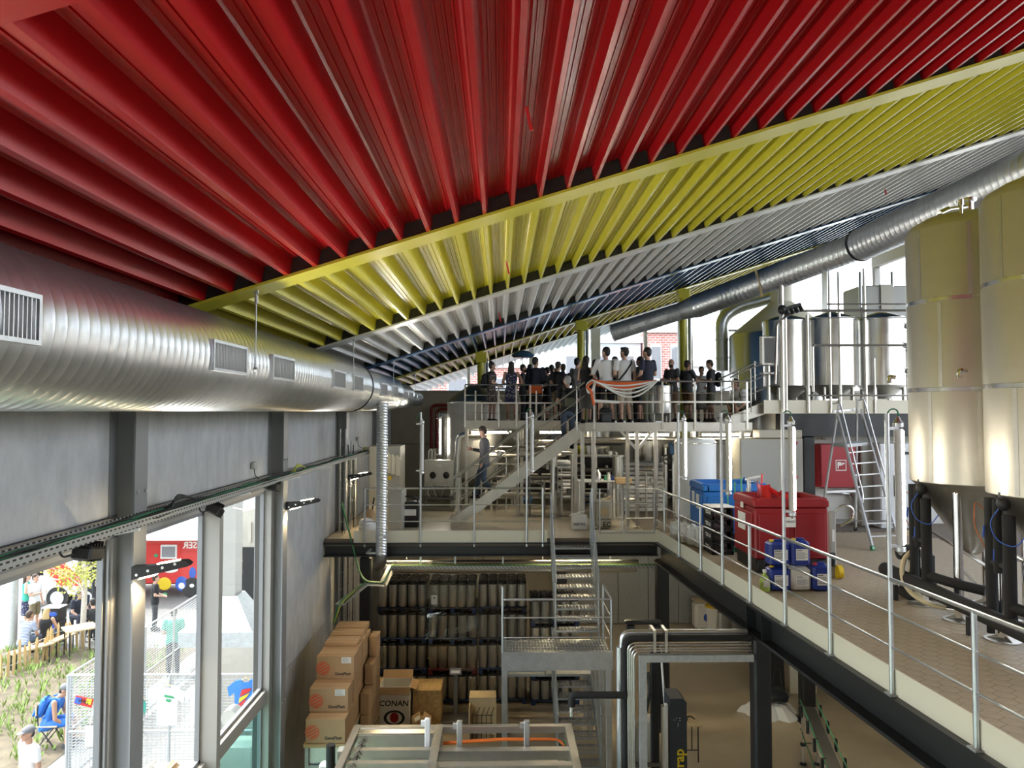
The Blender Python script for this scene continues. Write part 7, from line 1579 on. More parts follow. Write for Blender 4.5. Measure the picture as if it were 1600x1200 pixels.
# cardboard boxes at the foot of the fence and a grey extraction hood
for k, px in enumerate((250, 285, 315)): 
    c = at(px, 1186, 12.6); t = thing('open_carton', ['open pale carton nearest the grey post below the shirts', 'open pale carton in the middle below the shirts', 'open pale carton nearest the mullion below the shirts'][k], 'box', (c.x, 12.6, -.06)); MB().bevbox((c.x, 12.7, .5), (.36, .34, 1.1), .01).build('carton_body', 'paper', t)
    for s_ in (-1, 1): MB().bevbox((c.x + s_ * .2, 12.6, 1.1), (.16, .3, .012), .003, (0, s_ * .5, 0)).build('flap', 'cardboard', t)
hx0, hx1 = at(286, 985, 13.3).x, at(397, 985, 13.3).x; hz = at(300, 985, 13.3).z
hd = thing('extraction_hood', 'grey metal extraction hood on posts outside the window', 'hood', ((hx0 + hx1) / 2, 13.7, 0)); cx = (hx0 + hx1) / 2
b = MB(); y0_, y1_ = 13.2, 14.1; b.add([(hx0, y0_, hz), (hx1, y0_, hz), (hx1, y1_, hz), (hx0, y1_, hz), (cx - .25, 13.5, hz + .55), (cx + .25, 13.5, hz + .55), (cx + .25, 13.9, hz + .55), (cx - .25, 13.9, hz + .55)], [(3, 2, 1, 0), (4, 5, 6, 7), (0, 1, 5, 4), (1, 2, 6, 5), (2, 3, 7, 6), (3, 0, 4, 7)]); b.build('hood_cone', 'galv_dull', hd, smooth=False)
MB().bb(hx0 - .03, hx1 + .03, y0_ - .03, y1_ + .03, hz - .26, hz).build('hood_rim', 'galv_dull', hd, smooth=False); MB().bb(cx - .2, cx + .2, 13.52, 13.88, hz + .55, 5.4).build('hood_duct', 'frame_grey', hd, smooth=False)
for x in (hx0 + .05, hx1 - .05): MB().tube([(x, 13.9, -.06), (x, 13.9, hz - .2)], .03, 8).build('post', 'galv_dull', hd)
MB().bb(hx0 + .2, hx1 - .1, 13.5, 14.0, 0, 1.0).build('grill_body', 'cabinet_grey', hd, smooth=False); MB().cyl((cx + .2, 13.3, 1.6), (cx + .2, 13.6, 1.6), .14, n=16).build('fan', 'cabinet_grey', hd)
# annex and neighbouring buildings
an = thing('annex_building', 'beige annex with dark door opening beyond the third window', 'building', (-5.1, 18, 0)); MB().prism([(-6.35, -.06), (-4.2, -.06), (-4.2, 5.2), (-6.35, 4.6)], (0, 16.6, 0), (0, 23, 0)).build('wall', 'facade_beige', an, smooth=False); MB().bb(-5.9, -5.1, 16.55, 16.62, 2.2, 4.0).build('opening', 'black_glass', an, smooth=False)
for k in range(9): MB().bb(-6.3 + k * .24, -6.24 + k * .24, 16.55, 16.6, 4.1, 4.55).bb(-5.05 + k * .09, -5.02 + k * .09, 16.55, 16.6, 0, 4.6).build('cladding_rib', 'facade_beige', an, smooth=False)
def facade(lab, x0, x1, y, z1, m_, nx, nz, wm='ink_grey', base=1.2, roof=None):
    t = thing('neighbour_building', lab, 'building', ((x0 + x1) / 2, y + 4, -.06)); MB().bb(x0, x1, y, y + 8, -.06, z1).build('wall', m_, t, smooth=False)
    for i in range(nx):
        for j in range(nz):
            x = x0 + (i + .5) * (x1 - x0) / nx; z = base + (j + .5) * (z1 - base) / nz; w = (x1 - x0) / nx * .27; h = (z1 - base) / nz * .3
            f = MB().bb(x - w, x + w, y - .06, y, z - h, z + h).build('window', 'truck_white', t, smooth=False); MB().bb(x - w * .85, x + w * .85, y - .08, y - .05, z - h * .88, z + h * .88).build('pane', wm, f, smooth=False)
    MB().bb(x0 - .2, x1 + .2, y - .2, y + 8.2, z1, z1 + .35).build('parapet', 'truck_white', t, smooth=False)
    if roof: MB().prism([(x0 - .3, z1 + .35), (x1 + .3, z1 + .35), (x1 - 1.5, z1 + 4), (x0 + 1.5, z1 + 4)], (0, y, 0), (0, y + 8, 0)).build('roof', roof, t, smooth=False)
    return t
facade('pale blue-grey building behind the red food truck', -42, -8.5, 46, 9.0, 'facade_pale', 10, 3)
facade('red brick building seen through the left rear glazing', -6, 3.2, 44, 9.6, 'roof_brick', 4, 3)
facade('pale blue rendered building seen through the middle rear glazing', 3.4, 8.2, 43, 11.0, 'facade_pale', 3, 3)
facade('narrow red brick building beside the pale blue one', 8.3, 10.6, 42, 11.5, 'roof_brick', 2, 3)
facade('white rendered building with blue panes at the far side of the rear glazing', 10.8, 15.5, 42.5, 9.6, 'truck_white', 4, 3, 'facade_pale')
# ---------------------------------------------------------------- people
SK = {'fair': (0.55, 0.33, 0.24), 'tan': (0.42, 0.23, 0.15), 'pale': (0.60, 0.39, 0.30)}
for k, v in SK.items(): mat('skin_' + k, v, 0.55)
for k, v in {'white': (.72, .72, .72), 'black': (.012, .012, .014), 'navy': (.014, .018, .035), 'grey': (.07, .072, .078), 'midgrey': (.16, .16, .17), 'beige': (.52, .46, .35), 'khaki': (.20, .16, .09), 'olive': (.12, .125, .085),
             'jeans': (.07, .10, .15), 'brown': (.16, .09, .045), 'orange': (.70, .13, .03), 'skirt': (.22, .21, .20), 'royal': (.03, .15, .50), 'red': (.35, .03, .03), 'pale': (.45, .46, .50), 'teal': (.04, .33, .24), 'dress': (.30, .24, .22)}.items(): mat('wear_' + k, v, 0.85, bump=.15, bscale=25)
for k, v in {'dark': (.014, .011, .009), 'brown': (.045, .026, .015), 'grey': (.35, .34, .32), 'blonde': (.45, .32, .15)}.items(): mat('hair_' + k, v, 0.6)
def stripe_mat(name, c1, c2, sc, axis='Z'):
    m_ = mat(name, c1, .85); nt = m_.node_tree; w = nt.nodes.new('ShaderNodeTexWave'); w.wave_type = 'BANDS'; w.bands_direction = axis; w.inputs['Scale'].default_value = sc; tc = nt.nodes.new('ShaderNodeTexCoord'); r = nt.nodes.new('ShaderNodeValToRGB'); r.color_ramp.interpolation = 'CONSTANT'; r.color_ramp.elements[1].position = .5; r.color_ramp.elements[0].color = (*c1, 1); r.color_ramp.elements[1].color = (*c2, 1)
    nt.links.new(tc.outputs['Object'], w.inputs['Vector']); nt.links.new(w.outputs['Color'], r.inputs['Fac']); nt.links.new(r.outputs['Color'], nt.nodes['Principled BSDF'].inputs['Base Color'])
stripe_mat('wear_striped', (.06, .12, .32), (.55, .58, .62), 8)
def spot_mat(name, c1, c2, sc):
    m_ = mat(name, c1, .85); nt = m_.node_tree; w = nt.nodes.new('ShaderNodeTexVoronoi'); w.inputs['Scale'].default_value = sc; tc = nt.nodes.new('ShaderNodeTexCoord'); r = nt.nodes.new('ShaderNodeValToRGB'); r.color_ramp.interpolation = 'CONSTANT'; r.color_ramp.elements[1].position = .32; r.color_ramp.elements[0].color = (*c2, 1); r.color_ramp.elements[1].color = (*c1, 1)
    nt.links.new(tc.outputs['Object'], w.inputs['Vector']); nt.links.new(w.outputs['Distance'], r.inputs['Fac']); nt.links.new(r.outputs['Color'], nt.nodes['Principled BSDF'].inputs['Base Color'])
spot_mat('wear_patterned', (.06, .05, .05), (.55, .47, .44), 26); spot_mat('wear_floral', (.015, .02, .06), (.40, .38, .42), 22)

REMESH = []
def loft(b, secs, n=16):
    """secs: (centre, rx, ry) horizontal ellipses, closed at both ends"""
    P = []
    for c, rx, ry in secs:
        for i in range(n): t = 2 * math.pi * i / n; P.append((c[0] + rx * math.cos(t), c[1] + ry * math.sin(t), c[2]))
    k = len(secs); fs = [(j * n + i, j * n + (i + 1) % n, (j + 1) * n + (i + 1) % n, (j + 1) * n + i) for j in range(k - 1) for i in range(n)]
    fs += [tuple(range(n - 1, -1, -1)), tuple(range((k - 1) * n, k * n))]
    b.add(P, fs)
def cap(b, p, r0, q, r1, n=12):
    p = Vector(p); q = Vector(q); d = (q - p).normalized(); pts = [p - d * r0 * .85, p - d * r0 * .5, p, q, q + d * r1 * .5, q + d * r1 * .85]
    b.tube(pts, [r0 * .5, r0 * .86, r0, r1, r1 * .86, r1 * .5], n)
ARMS = {'down': ((.245, -.03, 1.14), (.25, .05, .88)), 'front': ((.25, -.02, 1.15), (.10, .22, 1.07)), 'cross': ((.25, .04, 1.16), (-.06, .20, 1.17)), 'rail': ((.27, .05, 1.15), (.20, .32, 1.06)), 'phone': ((.23, .04, 1.14), (.05, .30, 1.20)),
        'face': ((.22, .14, 1.20), (.06, .20, 1.44)), 'hip': ((.33, -.08, 1.18), (.17, .02, 1.02)), 'knee': ((.24, .16, 1.15), (.10, .38, 1.05)), 'out': ((.27, .10, 1.18), (.22, .36, 1.16))}
def person(label, pos, yaw, H=1.75, top=('wear_white', 'short'), bottom=('wear_navy', 'trousers'), skin='fair', hair=('dark', 'short'), arms=('down', 'down'), legs='stand', lean=0.0, shoes='wear_black', head=(0, 0), extra=(), vox=.013, group='visitors on the viewing platform', female=False):
    t = thing('person', label, 'person', pos, group, R(yaw)); s = H / 1.75; sk = 'skin_' + skin
    drop = .43 if legs == 'sit' else .60 if legs == 'sitlow' else 0.0
    def U(p):                                   # upper body: lean about the hips, drop when seated, scale
        x, y, z = p; z -= .94; c_, s_ = math.cos(lean), math.sin(lean); y, z = y * c_ + z * s_, -y * s_ + z * c_
        return Vector((x, y, z + .94 - drop)) * s
    LG = {'stand': [((.10, .015, .50), (.105, -.01, .085)), ((.10, .015, .50), (.105, -.01, .085))], 'apart': [((.13, .02, .50), (.16, 0, .085)), ((.13, .02, .50), (.16, 0, .085))],
          'walk': [((.10, .16, .52), (.10, .20, .085)), ((.10, .02, .50), (.10, -.24, .12))], 'relaxed': [((.11, .06, .50), (.14, .04, .085)), ((.09, .0, .50), (.10, -.03, .085))],
          'sit': [((.13, .42, .53), (.13, .40, .085)), ((.13, .44, .53), (.15, .46, .085))], 'sitlow': [((.15, .38, .50), (.13, .30, .085)), ((.15, .40, .48), (.15, .34, .085))], 'step': [((.10, .20, .62), (.10, .14, .27)), ((.10, .02, .50), (.10, -.02, .085))]}[legs]
    hips = [Vector((sx * .092, 0, .92 - drop)) * s for sx in (1, -1)]
    knees = [Vector((sx * k[0][0], k[0][1], k[0][2])) * s for sx, k in zip((1, -1), LG)]
    ank = [Vector((sx * k[1][0], k[1][1], k[1][2])) * s for sx, k in zip((1, -1), LG)]
    sh = [U((sx * (.175 if female else .195), 0, 1.43)) for sx in (1, -1)]
    el = [U((sx * ARMS[a][0][0], ARMS[a][0][1], ARMS[a][0][2])) for sx, a in zip((1, -1), arms)]
    wr = [U((sx * ARMS[a][1][0], ARMS[a][1][1], ARMS[a][1][2])) for sx, a in zip((1, -1), arms)]
    wx = .145 if female else .155
    def torso(b, g=0.0, z0=.86, z1=1.46, flare=0.0):
        prof = [(.84, .155, .105), (.93, .165, .115), (1.02, .15, .105), (1.10, wx - .012, .100), (1.22, wx + .012, .110), (1.34, wx + .022, .115), (1.42, wx + .0, .095), (1.47, .08, .06), (1.50, .055, .055)]
        q = [p for p in prof if z0 - .001 <= p[0] <= z1 + .001]
        loft(b, [(tuple(U((0, 0, z))), (rx + g + (flare * (1.02 - z) if z < 1.02 else 0)) * s, (ry + g) * s) for z, rx, ry in q])
    # body
    b = MB(); torso(b)
    if drop: loft(b, [(tuple(U((0, 0.02, .80))), .16 * s, .13 * s), (tuple(U((0, 0, .90))), .165 * s, .12 * s)])
    hc = U((0, .025 + head[1] * .05, 1.635)); nk = U((0, .0, 1.46)); cap(b, nk, .056 * s, hc + Vector((0, -.01, -.06)), .053 * s)
    M3 = Euler((-head[1], 0, R(head[0]))).to_matrix()
    def Hd(x, y, z): return hc + M3 @ (Vector((x, y, z)) * s)
    b.ell(Hd(0, -.008, .025), (.076 * s, .094 * s, .098 * s), 16, 12, M3); b.ell(Hd(0, .022, -.045), (.058 * s, .066 * s, .07 * s), 14, 10, M3)
    b.ell(Hd(0, .088, -.012), (.014 * s, .022 * s, .024 * s), 8, 6, M3); b.ell(Hd(0, .075, -.09), (.028 * s, .02 * s, .02 * s), 8, 6, M3)
    for sx in (1, -1): b.ell(Hd(sx * .078, -.005, -.005), (.012 * s, .022 * s, .032 * s), 8, 6, M3)
    for k in (0, 1):
        cap(b, sh[k], .052 * s, el[k], .040 * s); cap(b, el[k], .040 * s, wr[k], .027 * s)
        d = (wr[k] - el[k]).normalized(); sx = (1, -1)[k]; side = d.cross(Vector((0, 1, .3))).normalized(); pal = wr[k] + d * .045 * s
        cap(b, wr[k], .026 * s, wr[k] + d * .075 * s, .034 * s, 10)
        nrm = side.cross(d).normalized()
        for f, (o_, L) in enumerate(((-.030, .070), (-.010, .080), (.010, .076), (.030, .060))):
            p0 = wr[k] + (d * .085 + side * o_) * s; p1 = p0 + (d * L * .55 + side * o_ * .25) * s; p2 = p1 + (d * L * .35 + nrm * .02) * s; cap(b, p0, .0095 * s, p1, .009 * s, 8); cap(b, p1, .009 * s, p2, .008 * s, 8)
        p0 = wr[k] + (d * .03 + side * .03 * -sx) * s; cap(b, p0, .013 * s, p0 + (d * .045 + side * .035 * -sx) * s, .010 * s, 8)
        cap(b, hips[k], .085 * s, knees[k], .055 * s); cap(b, knees[k], .055 * s, ank[k], .036 * s); cap(b, knees[k] * .62 + ank[k] * .38 + Vector((0, -.012, 0)), .050 * s, ank[k] * .45 + knees[k] * .55, .045 * s)
        cap(b, ank[k], .036 * s, ank[k] + Vector((0, .12, -.05)) * s, .034 * s)
    body = b.build('body', sk, t, loc=(0, 0, 0)); REMESH.append((body, vox, 3))
    # top
    tm, sl_ = top; b = MB(); torso(b, .014, .84 if sl_ != 'tank' else .84, 1.47, .15 if bottom[1] != 'dress' else .1)
    if sl_ in ('short', 'long', 'rolled'):
        for k in (0, 1):
            if sl_ == 'short': e = sh[k] + (el[k] - sh[k]) * .62; cap(b, sh[k] + Vector((0, 0, .005)), .066 * s, e, .062 * s)
            else:
                cap(b, sh[k] + Vector((0, 0, .005)), .066 * s, el[k], .054 * s); cap(b, el[k], .054 * s, el[k] + (wr[k] - el[k]) * (.9 if sl_ == 'long' else .3), .042 * s if sl_ == 'long' else .052 * s)
    tp2 = b.build('top', tm, t, loc=(0, 0, 0)); REMESH.append((tp2, .018, 3))
    # lower garment
    bm2, bk = bottom; b = MB()
    if bk in ('trousers', 'shorts'):
        if drop: loft(b, [(tuple(U((0, .03, .80))), .172 * s, .15 * s), (tuple(U((0, 0, .98))), .168 * s, .125 * s)])
        else: loft(b, [(tuple(Vector((0, 0, .80)) * s), .165 * s, .12 * s), (tuple(Vector((0, 0, .88)) * s), .178 * s, .13 * s), (tuple(Vector((0, 0, 1.0)) * s), .158 * s, .115 * s)])
        for k in (0, 1):
            if bk == 'trousers': cap(b, hips[k], .095 * s, knees[k], .070 * s); cap(b, knees[k], .070 * s, ank[k] + (knees[k] - ank[k]) * .06, .056 * s)
            else: cap(b, hips[k], .096 * s, knees[k] + (hips[k] - knees[k]) * .10, .086 * s)
    else:
        z0 = .52 if bk == 'dress' else .38
        loft(b, [(tuple(Vector((0, .02, z0)) * s), .22 * s, .17 * s), (tuple(Vector((0, .01, .75)) * s), .20 * s, .15 * s), (tuple(Vector((0, 0, .92)) * s), .178 * s, .13 * s), (tuple(Vector((0, 0, 1.06)) * s), .152 * s, .112 * s)])
    lo = b.build('lower_garment', bm2, t, loc=(0, 0, 0)); REMESH.append((lo, .018, 3))
    # shoes
    for k in (0, 1):
        a = ank[k]; z0 = a.z - .085 * s
        b = MB(); loft(b, [((a.x, a.y + .045 * s, z0 + .002), .045 * s, .135 * s), ((a.x, a.y + .045 * s, z0 + .03 * s), .048 * s, .138 * s), ((a.x, a.y + .03 * s, z0 + .065 * s), .044 * s, .10 * s), ((a.x, a.y - .005, z0 + .10 * s), .042 * s, .055 * s)], 14)
        b.build('shoe', shoes, t, loc=(0, 0, 0))
    # hair
    hm, hs = hair
    b = MB()
    if hs in ('short', 'long', 'bun', 'curly'):
        b.ell(Hd(0, -.024, .052), (.088 * s, .098 * s, .092 * s), 16, 10, M3); b.ell(Hd(0, -.055, .0), (.076 * s, .062 * s, .09 * s), 14, 8, M3)
        if hs == 'long': loft(b, [(tuple(Hd(0, -.07, .02)), .085 * s, .06 * s), (tuple(Hd(0, -.085, -.12)), .10 * s, .055 * s), (tuple(Hd(0, -.095, -.26)), .11 * s, .045 * s), (tuple(Hd(0, -.10, -.36)), .07 * s, .03 * s)], 14)
        if hs == 'bun': b.ell(Hd(0, -.06, .135), (.045 * s, .045 * s, .04 * s), 12, 8)
        if hs == 'curly':
            for q in range(14): a = q * 2.4; b.ell(Hd(.07 * math.cos(a), -.02 + .075 * math.sin(a), .06 + .045 * math.sin(q * 1.7)), .034 * s, 8, 6)
        h_ = b.build('hair', 'hair_' + hm, t, loc=(0, 0, 0)); REMESH.append((h_, .014, 2))
    if hs == 'cap':
        MB().ell(Hd(0, -.015, .055), (.088 * s, .102 * s, .075 * s), 16, 10, M3).build('cap_crown', 'wear_' + hm, t, loc=(0, 0, 0)); MB().ell(Hd(0, .10, .045), (.065 * s, .075 * s, .010 * s), 14, 6, M3).build('cap_brim', 'wear_' + hm, t, loc=(0, 0, 0)); MB().ell(Hd(0, -.055, -.005), (.074 * s, .05 * s, .075 * s), 12, 8, M3).build('hair', 'hair_dark', t, loc=(0, 0, 0))
    if hs == 'bald' or 'beard' in extra:
        bb_ = MB(); bb_.ell(Hd(0, .045, -.075), (.062 * s, .055 * s, .055 * s), 12, 8, M3); bb_.build('beard', 'hair_dark', t, loc=(0, 0, 0))
    # face
    for sx in (1, -1): MB().ell(Hd(sx * .031, .080, .012), (.011 * s, .008 * s, .007 * s), 8, 6).build('eye', 'ink', t, loc=(0, 0, 0)); MB().bar(Hd(sx * .016, .086, .036), Hd(sx * .048, .076, .036), .006 * s, .008 * s).build('eyebrow', 'hair_dark', t, loc=(0, 0, 0))
    MB().ell(Hd(0, .084, -.055), (.022 * s, .007 * s, .006 * s), 10, 6).build('mouth', 'wear_red', t, loc=(0, 0, 0))
    # carried or worn extras
    if 'backpack' in extra or 'backpack_olive' in extra or 'backpack_blue' in extra:
        pmz = 'wear_black' if 'backpack' in extra else 'wear_olive' if 'backpack_olive' in extra else 'wear_royal'; c = U((0, -.20, 1.20)); q = MB().bevbox(c, (.29 * s, .15 * s, .42 * s), .05 * s, (-lean, 0, 0)).build('backpack', 'wear_black' if 'backpack_olive' in extra else pmz, t, loc=(0, 0, 0)); MB().bevbox(U((0, -.285, 1.12)), (.23 * s, .05 * s, .24 * s), .02 * s, (-lean, 0, 0)).build('pocket', pmz, q, loc=(0, 0, 0))
        for sx in (1, -1): MB().tube([U((sx * .10, -.13, 1.42)), U((sx * .12, -.02, 1.485)), U((sx * .12, .10, 1.40)), U((sx * .13, .11, 1.25)), U((sx * .14, -.10, 1.05))], .016 * s, 6, bend=.04).build('shoulder_strap', pmz, q, loc=(0, 0, 0))
    if 'strap' in extra:
        MB().tube([U((.16, -.05, 1.44)), U((.10, -.135, 1.36)), U((-.05, -.14, 1.16)), U((-.17, -.06, 1.0)), U((-.17, .06, .98)), U((0, .15, 1.2)), U((.14, .09, 1.42))], .018 * s, 6, closed=True).build('cross_strap', 'wear_black', t, loc=(0, 0, 0))
    if 'waist_orange' in extra:
        b = MB(); loft(b, [(tuple(Vector((0, -.02, .78)) * s), .20 * s, .155 * s), (tuple(Vector((0, -.01, .98)) * s), .188 * s, .142 * s)]); b.build('tied_jacket', 'wear_orange', t, loc=(0, 0, 0))
    if 'phone' in extra:
        c = wr[0] + Vector((-.02, .08, .03)); MB().bevbox(c, (.075, .01, .15), .004, (-.9, 0, 0)).build('phone', 'black_glass', t, loc=(0, 0, 0))
    if 'cup' in extra:
        c = wr[0] + Vector((0, .09, .02)); MB().lathe([(0, -.06), (.03, -.06), (.04, .06), (.036, .06), (.028, -.05), (0, -.05)], c, 12, cap=False).build('cup', 'paper', t, loc=(0, 0, 0))
    return t
def pp(px, y, z=None): return (at(px, 600, y).x, y, (ZP if z is None else z) + .003)
W = 'wear_'
person('woman in patterned dress with black backpack and bun beside the platform corner', pp(768, 20.45), -75, 1.66, (W + 'patterned', 'short'), (W + 'patterned', 'dress'), 'fair', ('dark', 'bun'), ('front', 'front'), 'relaxed', extra=('backpack',), female=True)
person('woman with long dark hair in sleeveless dark floral dress', pp(799, 20.4), -8, 1.66, (W + 'floral', 'tank'), (W + 'floral', 'dress'), 'tan', ('dark', 'long'), ('hip', 'front'), 'stand', female=True, shoes=W + 'white')
person('bearded man in grey shirt behind the long-haired woman', pp(817, 21.9), -95, 1.68, (W + 'grey', 'short'), (W + 'grey', 'trousers'), 'tan', ('dark', 'short'), ('front', 'front'), extra=('beard',))
person('tall man in dark navy top with orange jacket tied at waist', pp(837, 20.6), -20, 1.80, (W + 'navy', 'long'), (W + 'black', 'trousers'), 'fair', ('dark', 'short'), ('front', 'down'), extra=('waist_orange',), head=(-25, 0))
person('woman in black behind the man with the orange jacket', pp(855, 21.9), 70, 1.60, (W + 'black', 'short'), (W + 'black', 'dress'), 'fair', ('dark', 'short'), ('front', 'front'), female=True)
person('woman in black top and khaki shorts left of the backpack man', pp(872, 20.35), -40, 1.66, (W + 'black', 'short'), (W + 'khaki', 'shorts'), 'fair', ('dark', 'short'), ('front', 'front'), female=True)
person('grey-haired man with black and olive backpack at the stair top', pp(887, 18.25, ZP - .62), 5, 1.78, (W + 'black', 'short'), (W + 'jeans', 'trousers'), 'fair', ('grey', 'short'), ('front', 'front'), extra=('backpack_olive',))
bpy.context.view_layer.update()
person('man in pale grey shirt behind the long-haired woman in black', pp(902, 21.2), -50, 1.82, (W + 'pale', 'short'), (W + 'navy', 'trousers'), 'fair', ('dark', 'short'), ('front', 'front'))
person('woman with long dark hair and black top with folded arms at stair head', pp(916, 18.85), -35, 1.70, (W + 'black', 'tank'), (W + 'skirt', 'skirt'), 'fair', ('dark', 'long'), ('cross', 'cross'), 'stand', female=True)
person('dark-haired woman half hidden left of the white shirt man', pp(930, 20.4), -20, 1.72, (W + 'black', 'short'), (W + 'black', 'trousers'), 'tan', ('dark', 'long'), ('front', 'front'), female=True)
person('man in white rolled-sleeve shirt and dark shorts at the orange cloth', pp(947, 18.15), 12, 1.87, (W + 'white', 'rolled'), (W + 'black', 'shorts'), 'fair', ('dark', 'short'), ('rail', 'out'), 'apart', head=(30, 0))
person('dark-haired person between the two men in white', pp(961, 19.6), 160, 1.74, (W + 'black', 'short'), (W + 'grey', 'trousers'), 'tan', ('dark', 'short'), ('front', 'front'))
person('man in white T-shirt with black cross strap and beige shorts', pp(976, 18.1), 15, 1.86, (W + 'white', 'short'), (W + 'beige', 'shorts'), 'fair', ('dark', 'curly'), ('down', 'front'), 'relaxed', extra=('strap',), head=(35, 0))
person('man in black holding a hand to his face behind the navy polo man', pp(1001, 19.3), 60, 1.72, (W + 'black', 'short'), (W + 'black', 'shorts'), 'tan', ('dark', 'short'), ('face', 'cross'))
person('man in navy polo shirt and olive trousers at the orange cloth end', pp(1012, 18.05), 38, 1.85, (W + 'navy', 'short'), (W + 'olive', 'trousers'), 'fair', ('dark', 'short'), ('front', 'front'), 'relaxed', head=(20, 0), shoes=W + 'midgrey')
person('bald bearded man in grey T-shirt with crossed arms', pp(1050, 21.2), 125, 1.80, (W + 'grey', 'short'), (W + 'brown', 'shorts'), 'fair', ('dark', 'bald'), ('cross', 'cross'), 'relaxed', head=(25, 0))
person('man in grey T-shirt with dark shoulder bag and brown shorts', pp(1074, 21.0), -60, 1.74, (W + 'grey', 'short'), (W + 'brown', 'shorts'), 'tan', ('dark', 'short'), ('out', 'front'), 'stand', extra=('strap',))
person('woman in white top and grey skirt facing the hall', pp(1096, 21.9), 175, 1.62, (W + 'white', 'short'), (W + 'skirt', 'skirt'), 'fair', ('dark', 'short'), ('face', 'front'), 'stand', female=True)
person('man in grey T-shirt with large black backpack and dark shorts', pp(1111, 21.0), 80, 1.76, (W + 'grey', 'short'), (W + 'olive', 'shorts'), 'fair', ('brown', 'short'), ('phone', 'phone'), 'relaxed', extra=('backpack', 'phone'), head=(0, .35), shoes=W + 'midgrey')
person('man in white T-shirt with backpack sitting on the short stair', (at(1158, 620, 18.15).x + .1, 18.15, ZP + .003), 110, 1.76, (W + 'white', 'short'), (W + 'olive', 'shorts'), 'tan', ('brown', 'short'), ('knee', 'knee'), 'sitlow', lean=.42, extra=('backpack_olive',), group='visitors on stairs', shoes=W + 'midgrey')
sxm = at(757, 700, 18.15).x
person('man in grey shirt and jeans walking down the steel stair with phone', (sxm, 18.15, ZM + (ZP - ZM) * (sxm + .02 - sx0) / (sx1 - sx0) + .02), 88, 1.75, (W + 'midgrey', 'long'), (W + 'jeans', 'trousers'), 'fair', ('brown', 'short'), ('phone', 'down'), 'walk', extra=('phone',), head=(0, .45), group='visitors on stairs')
person('person in black half hidden behind the tall man with the orange jacket', pp(828, 22.5), 10, 1.72, (W + 'black', 'short'), (W + 'black', 'trousers'), 'tan', ('dark', 'short'), ('front', 'front'))
person('person in black half hidden left of the grey-haired man', pp(862, 22.4), -10, 1.70, (W + 'black', 'long'), (W + 'grey', 'trousers'), 'tan', ('dark', 'short'), ('front', 'front'))
person('person in navy half hidden right of the grey-haired man', pp(880, 22.6), 15, 1.74, (W + 'navy', 'long'), (W + 'black', 'trousers'), 'fair', ('brown', 'short'), ('front', 'front'))
person('person in black half hidden behind the man in the cross strap', pp(987, 20.9), -20, 1.74, (W + 'black', 'long'), (W + 'black', 'trousers'), 'fair', ('dark', 'short'), ('front', 'front'))
# bag on the platform floor, orange cloth on the rail, dark parasol
c = at(946, 650, 17.95); t = thing('floor_backpack', 'black backpack on the platform floor at the feet of the white shirt man', 'backpack', (c.x, 17.95, ZP)); MB().bevbox((c.x, 17.95, ZP + .2), (.3, .2, .38), .06).build('bag_body', W + 'black', t); MB().bevbox((c.x, 17.84, ZP + .14), (.22, .05, .2), .02).build('pocket', W + 'grey', t); MB().tube([(c.x - .05, 17.95, ZP + .38), (c.x, 17.95, ZP + .44), (c.x + .05, 17.95, ZP + .38)], .012, 6).build('handle', W + 'black', t)
oc = thing('orange_cloth', 'orange and white lashing cloth draped along the platform railing', 'cloth', (at(975, 600, PYR - .06).x, PYR - .06, ZP + .95)); xa_, xb_ = at(926, 600, PYR - .07).x, at(1026, 600, PYR - .07).x
b = MB(); n = 24; P = []; rr = random.Random(6)
for i in range(n + 1):
    f = i / n; x = xa_ + (xb_ - xa_) * f; sag = .06 * math.sin(math.pi * f); w = .05 + .14 * math.sin(math.pi * min(1, f * 1.3)) * (1 - f * .5)
    for j, (dy_, dz) in enumerate(((-.03, .04), (-.055, 0), (-.05, -w * .5), (-.04, -w), (.0, -w * .6), (.03, .02))): P.append((x, PYR - .03 + dy_ + rr.uniform(-.006, .006), ZP + 1.02 - sag + dz + rr.uniform(-.008, .008)))
k = 6
b.add(P, [(i * k + j, i * k + (j + 1) % k, (i + 1) * k + (j + 1) % k, (i + 1) * k + j) for i in range(n) for j in range(k)]).build('orange_band', W + 'orange', oc)
for q in range(4):
    pts = [(xa_ + (xb_ - xa_) * f, PYR - .10 - .01 * q, ZP + 1.03 - (.12 + .09 * q) * math.sin(math.pi * f ** (.8 + .15 * q))) for f in [i / 14 for i in range(15)]]; MB().tube(pts, [.02] * 15, 6).build('white_strap', 'paper', oc)
MB().tube([(xa_ + .0, PYR - .08, ZP + 1.04), (xa_ - .14, PYR - .09, ZP + .95), (xa_ - .1, PYR - .09, ZP + .72), (xa_ + .02, PYR - .08, ZP + .85), (xa_ + .05, PYR - .08, ZP + 1.0)], .035, 8, bend=.1).build('white_loop', 'paper', oc); MB().tube([(xa_ - .02, PYR - .12, ZP + 1.0), (xa_ - .16, PYR - .12, ZP + .88), (xa_ - .05, PYR - .12, ZP + .80), (xa_ + .02, PYR - .12, ZP + .45)], .03, 8, bend=.08).build('orange_tail', W + 'orange', oc)
MB().bar((xa_, PYR - .09, ZP + .56), (xa_ + .62, PYR - .09, ZP + .52), .03, .06).build('white_roll', 'paper', oc, smooth=False)
c = at(817, 555, 23.0); t = thing('parasol_lamp', 'dark blue domed lamp shade above the visitors', 'lamp', (c.x, 23.0, ZP)); MB().lathe([(.0, .16), (.2, .12), (.34, .03), (.36, -.02), (.3, -.08), (0, -.1)], (c.x, 23.0, c.z), 24, cap=False).build('shade', 'navy_paint', t); MB().cyl((c.x, 23.0, ZP), (c.x, 23.0, c.z), .02, n=8).build('pole', 'steel', t)

